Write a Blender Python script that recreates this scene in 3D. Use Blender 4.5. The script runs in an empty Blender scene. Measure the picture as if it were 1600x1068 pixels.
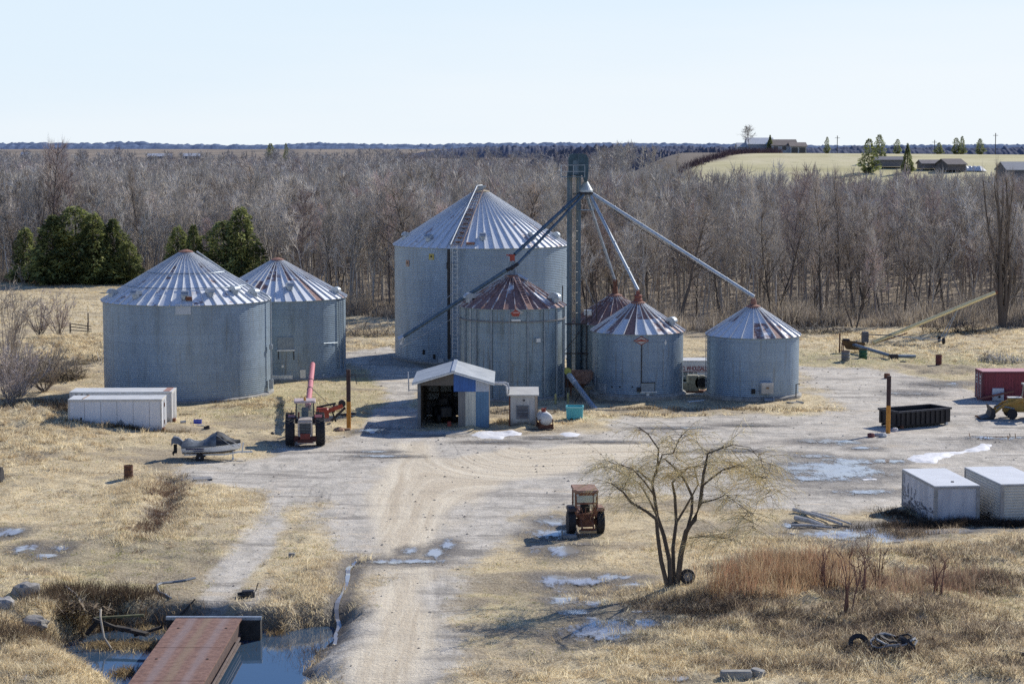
import bpy, math, random
import numpy as np
from mathutils import Vector, Matrix, Euler
R = math.radians
PI = math.pi
scene = bpy.context.scene
COL = scene.collection
rng = np.random.default_rng(7)
random.seed(7)

# ------------------------------------------------------------------ camera
CAM_H, FPX, PITCH = 21.0, 3111.0, math.atan(302 / 3111.0)
cam_d = bpy.data.cameras.new('camera')
cam_d.lens = 70.0; cam_d.sensor_width = 36.0; cam_d.clip_end = 30000.0; cam_d.clip_start = 0.5
cam = bpy.data.objects.new('camera', cam_d)
cam.location = (0, 0, CAM_H); cam.rotation_euler = (PI / 2 - PITCH, 0, 0)
COL.objects.link(cam); scene.camera = cam


def ray(px, py):
    """direction of a photograph pixel (1600 x 1068) from the camera"""
    a, b = px - 800.0, 534.0 - py
    return a, FPX * math.cos(PITCH) + b * math.sin(PITCH), -FPX * math.sin(PITCH) + b * math.cos(PITCH)


def G(px, py, z=0.0):
    """point of the level z seen at a pixel"""
    dx, dy, dz = ray(px, py)
    t = (z - CAM_H) / dz
    return dx * t, dy * t


def P(px, py, Y):
    """point at distance Y seen at a pixel"""
    dx, dy, dz = ray(px, py)
    t = Y / dy
    return dx * t, Y, CAM_H + dz * t


# ------------------------------------------------------------------ light
SUN_AZ, SUN_EL = 43.0, 33.0
w = bpy.data.worlds.new('World'); scene.world = w; w.use_nodes = True
wn = w.node_tree
sky = wn.nodes.new('ShaderNodeTexSky'); sky.sky_type = 'NISHITA'; sky.sun_disc = False
sky.sun_elevation = R(SUN_EL); sky.sun_rotation = R(SUN_AZ)
sky.air_density = 1.0; sky.dust_density = 0.2; sky.ozone_density = 3.0; sky.altitude = 200
tint = wn.nodes.new('ShaderNodeMix'); tint.data_type = 'RGBA'; tint.blend_type = 'MULTIPLY'
tint.inputs['Factor'].default_value = 1.0
tint.inputs['B'].default_value = (0.82, 1.0, 1.36, 1)
wn.links.new(sky.outputs[0], tint.inputs['A'])
# pale haze low over the horizon, as on a clear day over open country
wtc = wn.nodes.new('ShaderNodeTexCoord'); wsp = wn.nodes.new('ShaderNodeSeparateXYZ'); wn.links.new(wtc.outputs['Generated'], wsp.inputs[0])
wmr = wn.nodes.new('ShaderNodeMapRange'); wmr.interpolation_type = 'SMOOTHSTEP'
wmr.inputs[1].default_value = 0.055; wmr.inputs[2].default_value = 0.27; wmr.inputs[3].default_value = 0.95; wmr.inputs[4].default_value = 0.0
wn.links.new(wsp.outputs[2], wmr.inputs[0])
whz = wn.nodes.new('ShaderNodeMix'); whz.data_type = 'RGBA'; whc = wn.nodes.new('ShaderNodeMix'); whc.data_type = 'RGBA'; whc.inputs['A'].default_value = (10.2, 10.9, 11.5, 1); whc.inputs['B'].default_value = (8.9, 10.3, 11.5, 1)
wm2 = wn.nodes.new('ShaderNodeMapRange'); wm2.interpolation_type = 'SMOOTHSTEP'; wm2.inputs[1].default_value = 0.0; wm2.inputs[2].default_value = 0.085
wnz = wn.nodes.new('ShaderNodeTexNoise'); wnz.inputs['Scale'].default_value = 5.0; wnz.inputs['Detail'].default_value = 5.0      # faint uneven haze
wns = wn.nodes.new('ShaderNodeVectorMath'); wns.operation = 'MULTIPLY'; wns.inputs[1].default_value = (1, 1, 9); wn.links.new(wtc.outputs['Generated'], wns.inputs[0]); wn.links.new(wns.outputs[0], wnz.inputs['Vector'])
wad = wn.nodes.new('ShaderNodeMath'); wad.operation = 'MULTIPLY_ADD'; wad.inputs[1].default_value = 0.05; wn.links.new(wnz.outputs['Fac'], wad.inputs[0]); wn.links.new(wsp.outputs[2], wad.inputs[2])
wsx = wn.nodes.new('ShaderNodeMath'); wsx.operation = 'MULTIPLY_ADD'; wsx.inputs[1].default_value = -0.12; wn.links.new(wsp.outputs[0], wsx.inputs[0]); wn.links.new(wad.outputs[0], wsx.inputs[2])
wof = wn.nodes.new('ShaderNodeMath'); wof.operation = 'SUBTRACT'; wof.inputs[1].default_value = 0.025; wn.links.new(wsx.outputs[0], wof.inputs[0]); wn.links.new(wof.outputs[0], wm2.inputs[0])
wn.links.new(wm2.outputs[0], whc.inputs['Factor']); wn.links.new(whc.outputs['Result'], whz.inputs['B'])
wn.links.new(wmr.outputs[0], whz.inputs['Factor']); wn.links.new(tint.outputs['Result'], whz.inputs['A'])
wn.links.new(whz.outputs['Result'], wn.nodes['Background'].inputs[0])
wn.nodes['Background'].inputs[1].default_value = 0.087
sl = bpy.data.lights.new('sun', 'SUN'); sl.energy = 5.0; sl.angle = R(0.5); sl.color = (1.0, 0.945, 0.855)
so = bpy.data.objects.new('sun', sl); COL.objects.link(so)
sd = Vector((math.sin(R(SUN_AZ)) * math.cos(R(SUN_EL)), math.cos(R(SUN_AZ)) * math.cos(R(SUN_EL)), math.sin(R(SUN_EL))))
so.rotation_euler = sd.to_track_quat('Z', 'Y').to_euler(); so.location = (60, 60, 80)
scene.view_settings.view_transform = 'Standard'; scene.view_settings.look = 'None'
scene.view_settings.exposure = 0; scene.view_settings.gamma = 1
scene.render.engine = 'CYCLES'
scene.cycles.max_bounces = 5; scene.cycles.diffuse_bounces = 2; scene.cycles.glossy_bounces = 3
scene.cycles.transparent_max_bounces = 12
scene.cycles.use_denoising = False
scene.render.film_transparent = False


# ------------------------------------------------------------------ node helper
class NB:
    def __init__(s, name):
        s.m = bpy.data.materials.new(name); s.m.use_nodes = True
        s.nt = s.m.node_tree; s.nt.nodes.clear()
        s.out = s.nt.nodes.new('ShaderNodeOutputMaterial')
        s.b = s.nt.nodes.new('ShaderNodeBsdfPrincipled')
        s.nt.links.new(s.b.outputs[0], s.out.inputs[0])

    def n(s, t, **kw):
        o = s.nt.nodes.new(t)
        for k, v in kw.items(): setattr(o, k, v)
        return o

    def put(s, inp, v):
        if isinstance(v, bpy.types.NodeSocket): s.nt.links.new(v, inp)
        elif isinstance(v, (tuple, list)) and len(v) == 3 and inp.type == 'RGBA': inp.default_value = (*v, 1)
        else: inp.default_value = v

    def obj(s): return s.n('ShaderNodeTexCoord').outputs['Object']
    def pos(s): return s.n('ShaderNodeNewGeometry').outputs['Position']

    def math(s, op, a, b=None, c=None, clamp=False):
        o = s.n('ShaderNodeMath', operation=op, use_clamp=clamp)
        s.put(o.inputs[0], a)
        if b is not None: s.put(o.inputs[1], b)
        if c is not None: s.put(o.inputs[2], c)
        return o.outputs[0]

    def sep(s, v):
        o = s.n('ShaderNodeSeparateXYZ'); s.put(o.inputs[0], v); return o.outputs

    def comb(s, x=0., y=0., z=0.):
        o = s.n('ShaderNodeCombineXYZ')
        for i, v in enumerate((x, y, z)): s.put(o.inputs[i], v)
        return o.outputs[0]

    def scale(s, v, sc):
        o = s.n('ShaderNodeVectorMath', operation='MULTIPLY'); s.put(o.inputs[0], v); o.inputs[1].default_value = sc
        return o.outputs[0]

    def noise(s, v, sc=5., det=4., rough=.6, dist=0.):
        o = s.n('ShaderNodeTexNoise'); s.put(o.inputs['Vector'], v)
        o.inputs['Scale'].default_value = sc; o.inputs['Detail'].default_value = det
        o.inputs['Roughness'].default_value = rough; o.inputs['Distortion'].default_value = dist
        return o.outputs['Fac']

    def white(s, v):
        o = s.n('ShaderNodeTexWhiteNoise', noise_dimensions='3D'); s.put(o.inputs['Vector'], v); return o.outputs['Value']

    def ramp(s, f, lo, hi, smooth=True):
        o = s.n('ShaderNodeMapRange'); s.put(o.inputs[0], f)
        o.inputs[1].default_value = lo; o.inputs[2].default_value = hi
        if smooth: o.interpolation_type = 'SMOOTHSTEP'
        return o.outputs[0]

    def mix(s, f, a, b, mode='MIX'):
        o = s.n('ShaderNodeMix', data_type='RGBA', blend_type=mode)
        s.put(o.inputs['Factor'], f); s.put(o.inputs['A'], a); s.put(o.inputs['B'], b)
        return o.outputs['Result']

    def attr(s, name, what='Fac'):
        return s.n('ShaderNodeAttribute', attribute_name=name).outputs[what]

    def bump(s, h, strength=.3, dist=.05):
        o = s.n('ShaderNodeBump'); s.put(o.inputs['Height'], h)
        o.inputs['Strength'].default_value = strength; o.inputs['Distance'].default_value = dist
        s.nt.links.new(o.outputs[0], s.b.inputs['Normal'])

    def done(s, col=None, rough=None, metal=None, **kw):
        if col is not None: s.put(s.b.inputs['Base Color'], col)
        if rough is not None: s.put(s.b.inputs['Roughness'], rough)
        if metal is not None: s.put(s.b.inputs['Metallic'], metal)
        for k, v in kw.items(): s.put(s.b.inputs[k.replace('_', ' ')], v)
        return s.m


def mat(name, c, c2=None, sc=3., rough=.6, metal=0., bump=0., rust=0., rustc=(.16, .06, .03), streak=False, dirt=0., spec=.4):
    """weathered plain material: mottled colour, optional rust patches and dirt near the foot"""
    b = NB(name); o = b.obj()
    c2 = c2 or tuple(x * .72 for x in c)
    v = b.scale(o, (1, 1, .25)) if streak else o
    f = b.ramp(b.noise(v, sc, 5, .65), .32, .7)
    col = b.mix(f, c2, c)
    if rust:
        rf = b.ramp(b.noise(v, sc * .8 + .7, 6, .7, .4), .72 - rust * .5, .80 - rust * .4)
        col = b.mix(rf, col, b.mix(b.noise(o, sc * 6, 3), rustc, tuple(min(1, x * 2.2) for x in rustc)))
    if dirt:
        z = b.sep(o)[2]
        df = b.math('MULTIPLY', b.ramp(b.math('ADD', z, b.math('MULTIPLY', b.noise(o, 2.5, 4), -.9)), .15, -.45), dirt)
        col = b.mix(df, col, (.10, .085, .06))
    if bump: b.bump(b.noise(o, sc * 5, 4), bump, .03)
    return b.done(col, rough, metal, Specular_IOR_Level=spec)


# ------------------------------------------------------------------ mesh helper
def rotz(a): return Matrix.Rotation(a, 4, 'Z')


class MB:
    def __init__(s): s.v = []; s.f = []; s.a = []; s.cur = 0.

    def add(s, vs, fs, M=None):
        n = len(s.v)
        for p in vs:
            p = Vector(p)
            s.v.append(tuple(M @ p) if M is not None else tuple(p))
        for f in fs: s.f.append(tuple(i + n for i in f)); s.a.append(s.cur)
        return s

    def box(s, x, y, z, sx, sy, sz, M=None, taper=1.0):
        """box centred on x, y with its foot at z"""
        hx, hy, t = sx / 2, sy / 2, taper
        vs = [(-hx, -hy, 0), (hx, -hy, 0), (hx, hy, 0), (-hx, hy, 0), (-hx * t, -hy * t, sz), (hx * t, -hy * t, sz), (hx * t, hy * t, sz), (-hx * t, hy * t, sz)]
        T = Matrix.Translation((x, y, z))
        if M is not None: T = M @ T
        return s.add(vs, [(0, 3, 2, 1), (4, 5, 6, 7), (0, 1, 5, 4), (1, 2, 6, 5), (2, 3, 7, 6), (3, 0, 4, 7)], T)

    def rbox(s, x, y, z, sx, sy, sz, r=.05, M=None):
        """box with its upright and upper edges chamfered"""
        hx, hy = sx / 2, sy / 2
        def ring(i, zz): return [(-hx + r + i, -hy + i, zz), (hx - r - i, -hy + i, zz), (hx - i, -hy + r + i, zz), (hx - i, hy - r - i, zz), (hx - r - i, hy - i, zz), (-hx + r + i, hy - i, zz), (-hx + i, hy - r - i, zz), (-hx + i, -hy + r + i, zz)]
        vs = ring(0, 0) + ring(0, sz - r) + ring(r * .5, sz)
        fs = [tuple(range(7, -1, -1)), tuple(range(16, 24))]
        for k in (0, 8):
            for i in range(8): fs.append((k + i, k + (i + 1) % 8, k + 8 + (i + 1) % 8, k + 8 + i))
        T = Matrix.Translation((x, y, z))
        if M is not None: T = M @ T
        return s.add(vs, fs, T)

    def bar(s, p, q, wx, wz=None):
        """rectangular bar from p to q"""
        p, q = Vector(p), Vector(q); d = q - p; L = d.length
        M = Matrix.Translation(p) @ d.to_track_quat('Z', 'Y').to_matrix().to_4x4()
        return s.box(0, 0, 0, wx, wz or wx, L, M)

    def tube(s, pts, r, n=6, cap=True):
        pts = [Vector(p) for p in pts]
        rs = r if isinstance(r, (list, tuple)) else [r] * len(pts)
        vs, fs = [], []
        for i, p in enumerate(pts):
            d = (pts[min(i + 1, len(pts) - 1)] - pts[max(i - 1, 0)]).normalized()
            u = d.cross(Vector((0.013, .021, 1)) if abs(d.z) < .9 else Vector((1, .01, .02))).normalized(); v = d.cross(u)
            for k in range(n):
                a = 2 * PI * k / n
                vs.append(p + (u * math.cos(a) + v * math.sin(a)) * rs[i])
        for i in range(len(pts) - 1):
            for k in range(n): fs.append((i * n + k, i * n + (k + 1) % n, (i + 1) * n + (k + 1) % n, (i + 1) * n + k))
        if cap: fs += [tuple(range(n)), tuple(reversed(range((len(pts) - 1) * n, len(pts) * n)))]
        return s.add(vs, fs)

    def lathe(s, prof, n=24, M=None, cap=True, a0=0., a1=2 * PI):
        vs, fs = [], []; full = abs(a1 - a0 - 2 * PI) < 1e-6; m = n if full else n + 1
        for r, z in prof:
            for k in range(m):
                a = a0 + (a1 - a0) * k / n; vs.append((r * math.cos(a), r * math.sin(a), z))
        for i in range(len(prof) - 1):
            for k in range(n): fs.append((i * m + k, i * m + (k + 1) % m, (i + 1) * m + (k + 1) % m, (i + 1) * m + k))
        if cap and full: fs += [tuple(reversed(range(n))), tuple(range((len(prof) - 1) * m, len(prof) * m))]
        return s.add(vs, fs, M)

    def prism(s, poly, depth, M=None):
        """polygon in x, z swept along +y"""
        n = len(poly)
        vs = [(x, 0, z) for x, z in poly] + [(x, depth, z) for x, z in poly]
        fs = [tuple(range(n)), tuple(reversed(range(n, 2 * n)))] + [((i + 1) % n, i, n + i, n + (i + 1) % n) for i in range(n)]
        return s.add(vs, fs, M)

    def build(s, name, m, parent=None, smooth=False):
        me = bpy.data.meshes.new(name); me.from_pydata(s.v, [], s.f); me.materials.append(m)
        if any(s.a):
            at = me.attributes.new('val', 'FLOAT', 'FACE'); at.data.foreach_set('value', s.a)
        if smooth: me.polygons.foreach_set('use_smooth', [True] * len(me.polygons))
        me.update()
        o = bpy.data.objects.new(name, me); COL.objects.link(o); o.parent = parent
        return o


def smooth_by_angle(o, deg=35):
    me = o.data; me.polygons.foreach_set('use_smooth', [True] * len(me.polygons))
    try: me.set_sharp_from_angle(angle=R(deg))
    except Exception: pass
    return o


def tag(o, label, cat, group=None, kind=None):
    o['label'] = label; o['category'] = cat
    if group: o['group'] = group
    if kind: o['kind'] = kind
    return o


def thing(name, label, cat, loc=(0, 0, 0), rz=0., group=None):
    o = bpy.data.objects.new(name, None); COL.objects.link(o)
    o.empty_display_size = .3
    o.location = loc; o.rotation_euler = (0, 0, rz)
    return tag(o, label, cat, group)


def np_mesh(name, V, F, m, parent=None, col=None, smooth=False, extra=None):
    """mesh from arrays: F is (n, 3) or (n, 4); col is a per-vertex colour"""
    V = np.ascontiguousarray(V, np.float32); F = np.ascontiguousarray(F, np.int32); k = F.shape[1]
    me = bpy.data.meshes.new(name)
    me.vertices.add(len(V)); me.vertices.foreach_set('co', V.ravel())
    me.loops.add(F.size); me.loops.foreach_set('vertex_index', F.ravel())
    me.polygons.add(len(F)); me.polygons.foreach_set('loop_start', np.arange(0, F.size, k, dtype=np.int32))
    if smooth: me.polygons.foreach_set('use_smooth', np.ones(len(F), bool))
    if col is not None:
        at = me.attributes.new('col', 'FLOAT_COLOR', 'POINT')
        c = np.ones((len(V), 4), np.float32); c[:, :3] = col; at.data.foreach_set('color', c.ravel())
    for nm, arr in (extra or {}).items():
        at = me.attributes.new(nm, 'FLOAT', 'POINT'); at.data.foreach_set('value', np.ascontiguousarray(arr, np.float32))
    me.update(calc_edges=True); me.materials.append(m)
    o = bpy.data.objects.new(name, me); COL.objects.link(o); o.parent = parent
    return o


# ------------------------------------------------------------------ numeric noise
def _h(ix, iy, s):
    n = (ix.astype(np.int64) * 374761393 + iy.astype(np.int64) * 668265263 + s * 1442695041) & 0x7fffffff
    n = ((n ^ (n >> 13)) * 1274126177) & 0x7fffffff
    return ((n ^ (n >> 16)) & 0xffff) / 65535.0


def vnoise(x, y, s=0):
    x = np.asarray(x, float); y = np.asarray(y, float)
    ix, iy = np.floor(x), np.floor(y); fx, fy = x - ix, y - iy
    fx = fx * fx * (3 - 2 * fx); fy = fy * fy * (3 - 2 * fy)
    a, b, c, d = _h(ix, iy, s), _h(ix + 1, iy, s), _h(ix, iy + 1, s), _h(ix + 1, iy + 1, s)
    return (a * (1 - fx) + b * fx) * (1 - fy) + (c * (1 - fx) + d * fx) * fy


def fbm(x, y, s=0, o=4):
    t, a, r = 0., .5, 0.
    for i in range(o):
        r = r + a * vnoise(np.asarray(x) * 2 ** i, np.asarray(y) * 2 ** i, s + i * 17); t += a; a *= .5
    return r / t


def sstep(a, b, x):
    t = np.clip((np.asarray(x, float) - a) / (b - a), 0, 1); return t * t * (3 - 2 * t)


def sdf(x, y, poly):
    """signed distance to a polygon, negative inside"""
    x = np.asarray(x, float); y = np.asarray(y, float)
    d = np.full(x.shape, 1e18); ins = np.zeros(x.shape, bool); n = len(poly)
    for i in range(n):
        ax, ay = poly[i]; bx, by = poly[(i + 1) % n]
        ex, ey = bx - ax, by - ay; L = ex * ex + ey * ey + 1e-12
        t = np.clip(((x - ax) * ex + (y - ay) * ey) / L, 0, 1)
        d = np.minimum(d, (x - ax - t * ex) ** 2 + (y - ay - t * ey) ** 2)
        c = ((ay > y) != (by > y))
        with np.errstate(divide='ignore', invalid='ignore'):
            ins ^= c & (x < (bx - ax) * (y - ay) / ((by - ay) if by != ay else 1e-9) + ax)
    d = np.sqrt(d); return np.where(ins, -d, d)


def pl(pts, z=0.0): return [G(px, py, z) for px, py in pts]
# ------------------------------------------------------------------ ground plan (read off the photograph, laid out in metres)
YARD = pl([(498, 1130), (522, 1040), (550, 930), (556, 878), (520, 838), (455, 800), (420, 772), (330, 756), (285, 738), (330, 722), (395, 712), (432, 694), (520, 684), (640, 674),
           (800, 680), (940, 668), (1010, 655), (1120, 650), (1240, 648), (1292, 638), (1282, 612), (1256, 592), (1258, 574), (1330, 576), (1450, 590), (1510, 604), (1640, 640),
           (1720, 690), (1700, 735), (1420, 742), (1398, 790), (1270, 800), (1180, 786), (1000, 772), (880, 800), (810, 842), (742, 890), (702, 950), (690, 1010), (684, 1130)])
LANE = pl([(296, 968), (384, 968), (424, 880), (452, 806), (470, 782), (420, 762), (385, 830), (336, 900)])
DRIVE = pl([(536, 552), (612, 538), (622, 562), (668, 580), (652, 600), (655, 668), (560, 676), (572, 640), (600, 615), (560, 580)])
TRACK = pl([(516, 1130), (544, 1000), (570, 880), (584, 800), (596, 735), (602, 690), (655, 688), (690, 712), (800, 700), (930, 690), (1040, 692), (1040, 706), (920, 728), (790, 752), (716, 792), (692, 870), (672, 960), (656, 1130)])
WATER = pl([(96, 1012), (160, 990), (240, 978), (275, 978), (375, 986), (440, 988), (500, 980), (516, 988), (492, 1012), (472, 1040), (455, 1072), (440, 1150), (195, 1150), (196, 1072), (150, 1042), (112, 1032)], -1.0)
RUNNEL = [G(*p) for p in [(556, 872), (549, 880), (541, 905), (530, 930), (524, 960), (518, 985)]]
RUNNEL2 = [G(*p) for p in [(553, 876), (600, 876), (640, 876), (672, 872), (682, 852)]]
SWALE = [G(*p) for p in [(268, 748), (262, 775), (255, 800), (232, 832)]]


def near_line(x, y, pts):
    d = np.full(np.shape(x), 1e9)
    for (ax, ay), (bx, by) in zip(pts[:-1], pts[1:]):
        ex, ey = bx - ax, by - ay; t = np.clip(((x - ax) * ex + (y - ay) * ey) / (ex * ex + ey * ey), 0, 1)
        d = np.minimum(d, np.hypot(x - ax - t * ex, y - ay - t * ey))
    return d


def blob(x, y, px, py, rx, ry):
    cx, cy = G(px, py); return np.exp(-(((x - cx) / rx) ** 2 + ((y - cy) / ry) ** 2))


def gravel_mask(x, y):
    nz = (fbm(x * .22, y * .11, 3) - .5) * 7.0 + (fbm(x * 1.1, y * .6, 9) - .5) * 2.0
    g = sstep(2.2, -2.2, sdf(x, y, YARD) + nz)
    lane = sstep(.8, -.6, sdf(x, y, LANE) + nz * .35)
    lx = x - (-12.9 + (y - 92) * .07)                     # two wheel tracks with grass between
    lane = lane * (1 - .75 * np.exp(-((lx - .1) / .55) ** 2) * sstep(122, 108, y))
    drv = sstep(1.2, -1., sdf(x, y, DRIVE) + nz * .6)
    return np.clip(np.maximum(np.maximum(g, lane * .85), drv), 0, 1)


WEEDS = pl([(1085, 905), (1150, 880), (1240, 868), (1340, 885), (1420, 900), (1500, 930), (1450, 985), (1340, 985), (1240, 975), (1130, 965), (1080, 940)])


def height(x, y):
    x = np.asarray(x, float); y = np.asarray(y, float)
    g = gravel_mask(x, y)
    rgh = sstep(.42, .62, fbm(x * .09, y * .09, 27)) * .8 + .5
    h = (fbm(x * .30, y * .30, 21) - .5) * .45 + (fbm(x * .95, y * .95, 23, 4) - .5) * .40 * rgh
    near = sstep(2.2, -.5, sdf(x, y, WEEDS)); h = h * (1 + 1.2 * near) + .35 * near
    h = h * (1 - .9 * g) - .03 * g
    lump = blob(x, y, 108, 545, 11, 12); h = h + lump * (1.0 + 1.6 * (fbm(x * .5, y * .5, 31) - .5))
    for px, py, rx, ry, a in ((60, 690, 7, 9, .5), (95, 665, 5, 5, .45), (20, 655, 6, 8, .6), (1560, 862, 6, 6, .55), (1500, 888, 7, 4, .4), (1570, 690, 7, 3, .35), (1440, 1000, 9, 7, .3), (1250, 1010, 9, 5, .2), (60, 1010, 4, 6, .45), (25, 940, 5, 7, .4), (230, 790, 1.6, 9, .3), (300, 790, 2, 8, .2)):
        b = blob(x, y, px, py, rx, ry); h = h + a * b * (.6 + .9 * fbm(x * .8, y * .8, 33))
    h = h - .55 * np.exp(-(near_line(x, y, SWALE) / .9) ** 2)
    h = h - .16 * np.exp(-(near_line(x, y, RUNNEL) / .45) ** 2) - .04 * np.exp(-(near_line(x, y, RUNNEL2) / .6) ** 2)
    sw = sdf(x, y, WATER) + (fbm(x * .9, y * .9, 41) - .5) * 1.1
    ax, ay = G(250, 964); bx, by = G(415, 964)
    wide = np.where(y > ay - 1.5, .9 + 1.3 * sstep(0, 3.5, np.maximum(ax - x, x - bx)), 2.6)   # steep at the bridge seat, gentle elsewhere
    h = h * sstep(-.2, 2.2, sw) - 1.55 * sstep(1.0, -.35, sw / wide) 
    pads = np.minimum.reduce([np.hypot(x - bx_, y - by_) - r_ for bx_, by_, r_ in BINS_XY])
    h = h * sstep(0, 3, pads)
    return h


def hz(x, y): return float(height(np.array([x]), np.array([y]))[0])


def far_height(x, y):
    x = np.asarray(x, float); y = np.asarray(y, float)
    t = x / np.maximum(y, 1)
    h = 8.0 * sstep(700, 2300, y) + 11.0 * sstep(2300, 4500, y)
    hill = sstep(385, 650, y) * sstep(.025, .088, t)
    hill2 = 18.9 + .6 * np.sin(x * .013 + 1) - 4.5 * sstep(720, 1100, y)
    h = h * (1 - hill * sstep(1600, 900, y)) + hill * sstep(1600, 900, y) * hill2
    h = h + (fbm(x * .004, y * .003, 51) - .5) * 3.0 * sstep(800, 2500, y)
    return h * sstep(330, 430, y)


BINS = dict(  # centre, radius, eave height, apex height
    one=(G(294, 613.5), 7.09, 8.15, 12.25), two=(G(435.5, 583.5), 6.3, 7.3, 10.75), three=(G(752, 556), 8.75, 11.4, 16.75),
    four=(G(800.5, 617), 4.42, 7.75, 10.3), five=(P(961, 461, 177.8)[:2], 3.85, 5.6, 8.0), six=(G(996, 617), 3.87, 5.6, 8.0), seven=(G(1175.5, 617.5), 3.9, 5.3, 7.7))
BINS_XY = [(b[0][0], b[0][1], b[1]) for b in BINS.values()]

# ------------------------------------------------------------------ near ground
DX = .42
gx = np.arange(-98, 106, DX); gy = np.arange(50, 334, DX)
GX, GY = np.meshgrid(gx, gy)
GXf, GYf = GX.ravel(), GY.ravel()
HZ = height(GXf, GYf)
GRAV = gravel_mask(GXf, GYf)
TRK = sstep(1.0, -1.0, sdf(GXf, GYf, TRACK) + (fbm(GXf * .5, GYf * .15, 61) - .5) * 3.5) * GRAV
cxr, cyr = G(1120, 850)
rad = np.hypot(GXf - cxr, (GYf - cyr) * .9)
kb = sstep(112, 136, GYf) * sstep(-7.5, 1.5, GXf)
UCO = GXf * (1 - kb) - (rad - 10.2) * kb + (fbm(GXf * .08, GYf * .05, 63) - .5) * 2.0
PUDDLES = [(1300, 690, 2.6, 1.6), (1260, 688, 1.2, .9), (1300, 735, 4.2, 4.5), (1262, 747, 1.5, 1.3), (1240, 730, 2.2, 2.4), (1350, 768, 2.6, 1.2), (870, 815, 1.2, 2.0), (862, 834, 1.6, 1.6), (882, 862, 1.0, 2.2), (905, 905, 1.6, 1.4), (960, 985, 2.0, 2.4), (935, 990, 2.2, 1.3), (1000, 978, 1.2, .9), (955, 900, 1.5, 1.0),
                       (1310, 838, 3.0, 2.0), (1370, 840, 2.8, 1.7), (1245, 820, 1.0, .9), (1490, 838, 5.0, 1.0), (15, 832, 1.0, 1.6), (42, 858, .8, 1.3), (70, 868, .9, .8), (92, 856, .6, .8), (250, 798, .45, 1.6), (655, 876, 1.6, .8), (680, 862, .6, 2.2), (612, 876, 1.5, .7), (1425, 614, 2.5, 2.0), (1470, 600, 3.0, 2.2), (580, 672, 1.2, 1.4), (865, 905, .9, 1.8), (600, 712, 2.5, .5), (1560, 690, 3., 1.0), (30, 1068, .8, .5), (1040, 1062, 1.2, .6), (880, 935, .9, 2.2), (1145, 703, 2.0, .7), (1330, 720, 2.2, 1.6), (1270, 712, 1.6, 1.0), (1390, 720, 1.4, 1.2), (1350, 700, 1.2, .7), (905, 850, .8, .8), (925, 945, 1.2, 1.0), (985, 915, .9, .9), (1010, 960, .9, .7), (900, 960, .8, 1.0), (840, 855, .7, 1.4), (1400, 850, 1.6, .9), (590, 705, 1.6, .5), (770, 690, 2.4, .6), (860, 684, 2., .6), (950, 690, 2.6, .5), (1050, 668, 3., .6), (1170, 664, 2.6, .5), (640, 860, .5, 1.), (700, 850, .5, 1.5)]
WET_SHADE = np.zeros_like(GXf)
WETS = [(1290, 690, 4, 2.5, .8), (1300, 740, 7, 6, .9), (1240, 730, 5, 5, .6), (870, 815, 2.2, 4, .8), (855, 850, 3, 5, .5), (960, 975, 4, 4, .8), (900, 930, 4, 5, .7), (1400, 610, 5, 5, .5), (1440, 615, 4, 5, .5), (1330, 640, 4, 5, .4),
        (1300, 845, 5, 4, .8), (1370, 825, 4, 3, .9), (1500, 822, 6, 2.0, .9), (630, 880, 5, 1.6, .5), (690, 862, 3, 3, .6), (700, 680, 8, 1.6, .6), (900, 668, 9, 2.5, .4), (580, 672, 3, 2, .7), (660, 700, 14, 1.5, .35), (1150, 700, 12, 3, .35), (90, 850, 3, 5, .6), (20, 830, 3, 4, .6), (545, 715, 6, 1.4, .4), (1500, 660, 6, 3, .5), (1560, 700, 6, 3, .5)]
for px, py, rx, ry, a in WETS: WET_SHADE = np.maximum(WET_SHADE, a * blob(GXf, GYf, px, py, rx, ry))
for px, py, rx, ry in PUDDLES: WET_SHADE = np.maximum(WET_SHADE, .95 * blob(GXf, GYf, px, py, rx * 1.45 + .5, ry * 1.45 + .6))
WET_SHADE = np.maximum(WET_SHADE, .9 * np.exp(-(near_line(GXf, GYf, RUNNEL) / .9) ** 2))
WET_SHADE = np.maximum(WET_SHADE, .8 * sstep(1.6, .2, sdf(GXf, GYf, WATER)))
WET_SHADE = np.maximum(WET_SHADE, .7 * np.exp(-(near_line(GXf, GYf, SWALE) / .8) ** 2))
BIN_SHADE = sstep(3, -1.5, np.minimum.reduce([np.hypot(GXf - (bx - 4 * .68), GYf - (by - 4 * .73)) - r * 1.0 for bx, by, r in BINS_XY]))  # shadow the bins cast away from the sun, painted into the ground
WET_SHADE = np.maximum(WET_SHADE, .55 * BIN_SHADE)
GRN = np.zeros_like(GXf)
for px, py, rx, ry, a in ((190, 880, 8, 8, .8), (60, 880, 6, 10, .4), (470, 630, 9, 14, .9), (600, 590, 5, 8, 1.0), (600, 640, 3, 10, 1.0), (1330, 560, 14, 10, .9), (1500, 565, 12, 10, .8), (1180, 655, 12, 3, .6), (1270, 770, 5, 6, .7), (780, 930, 6, 8, .5), (1540, 940, 8, 8, .5), (180, 930, 6, 6, .7), (300, 700, 8, 5, .3), (1420, 590, 8, 8, .6), (880, 960, 6, 4, .4)):
    GRN = np.maximum(GRN, a * blob(GXf, GYf, px, py, rx, ry))
STR = np.zeros_like(GXf)
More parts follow.
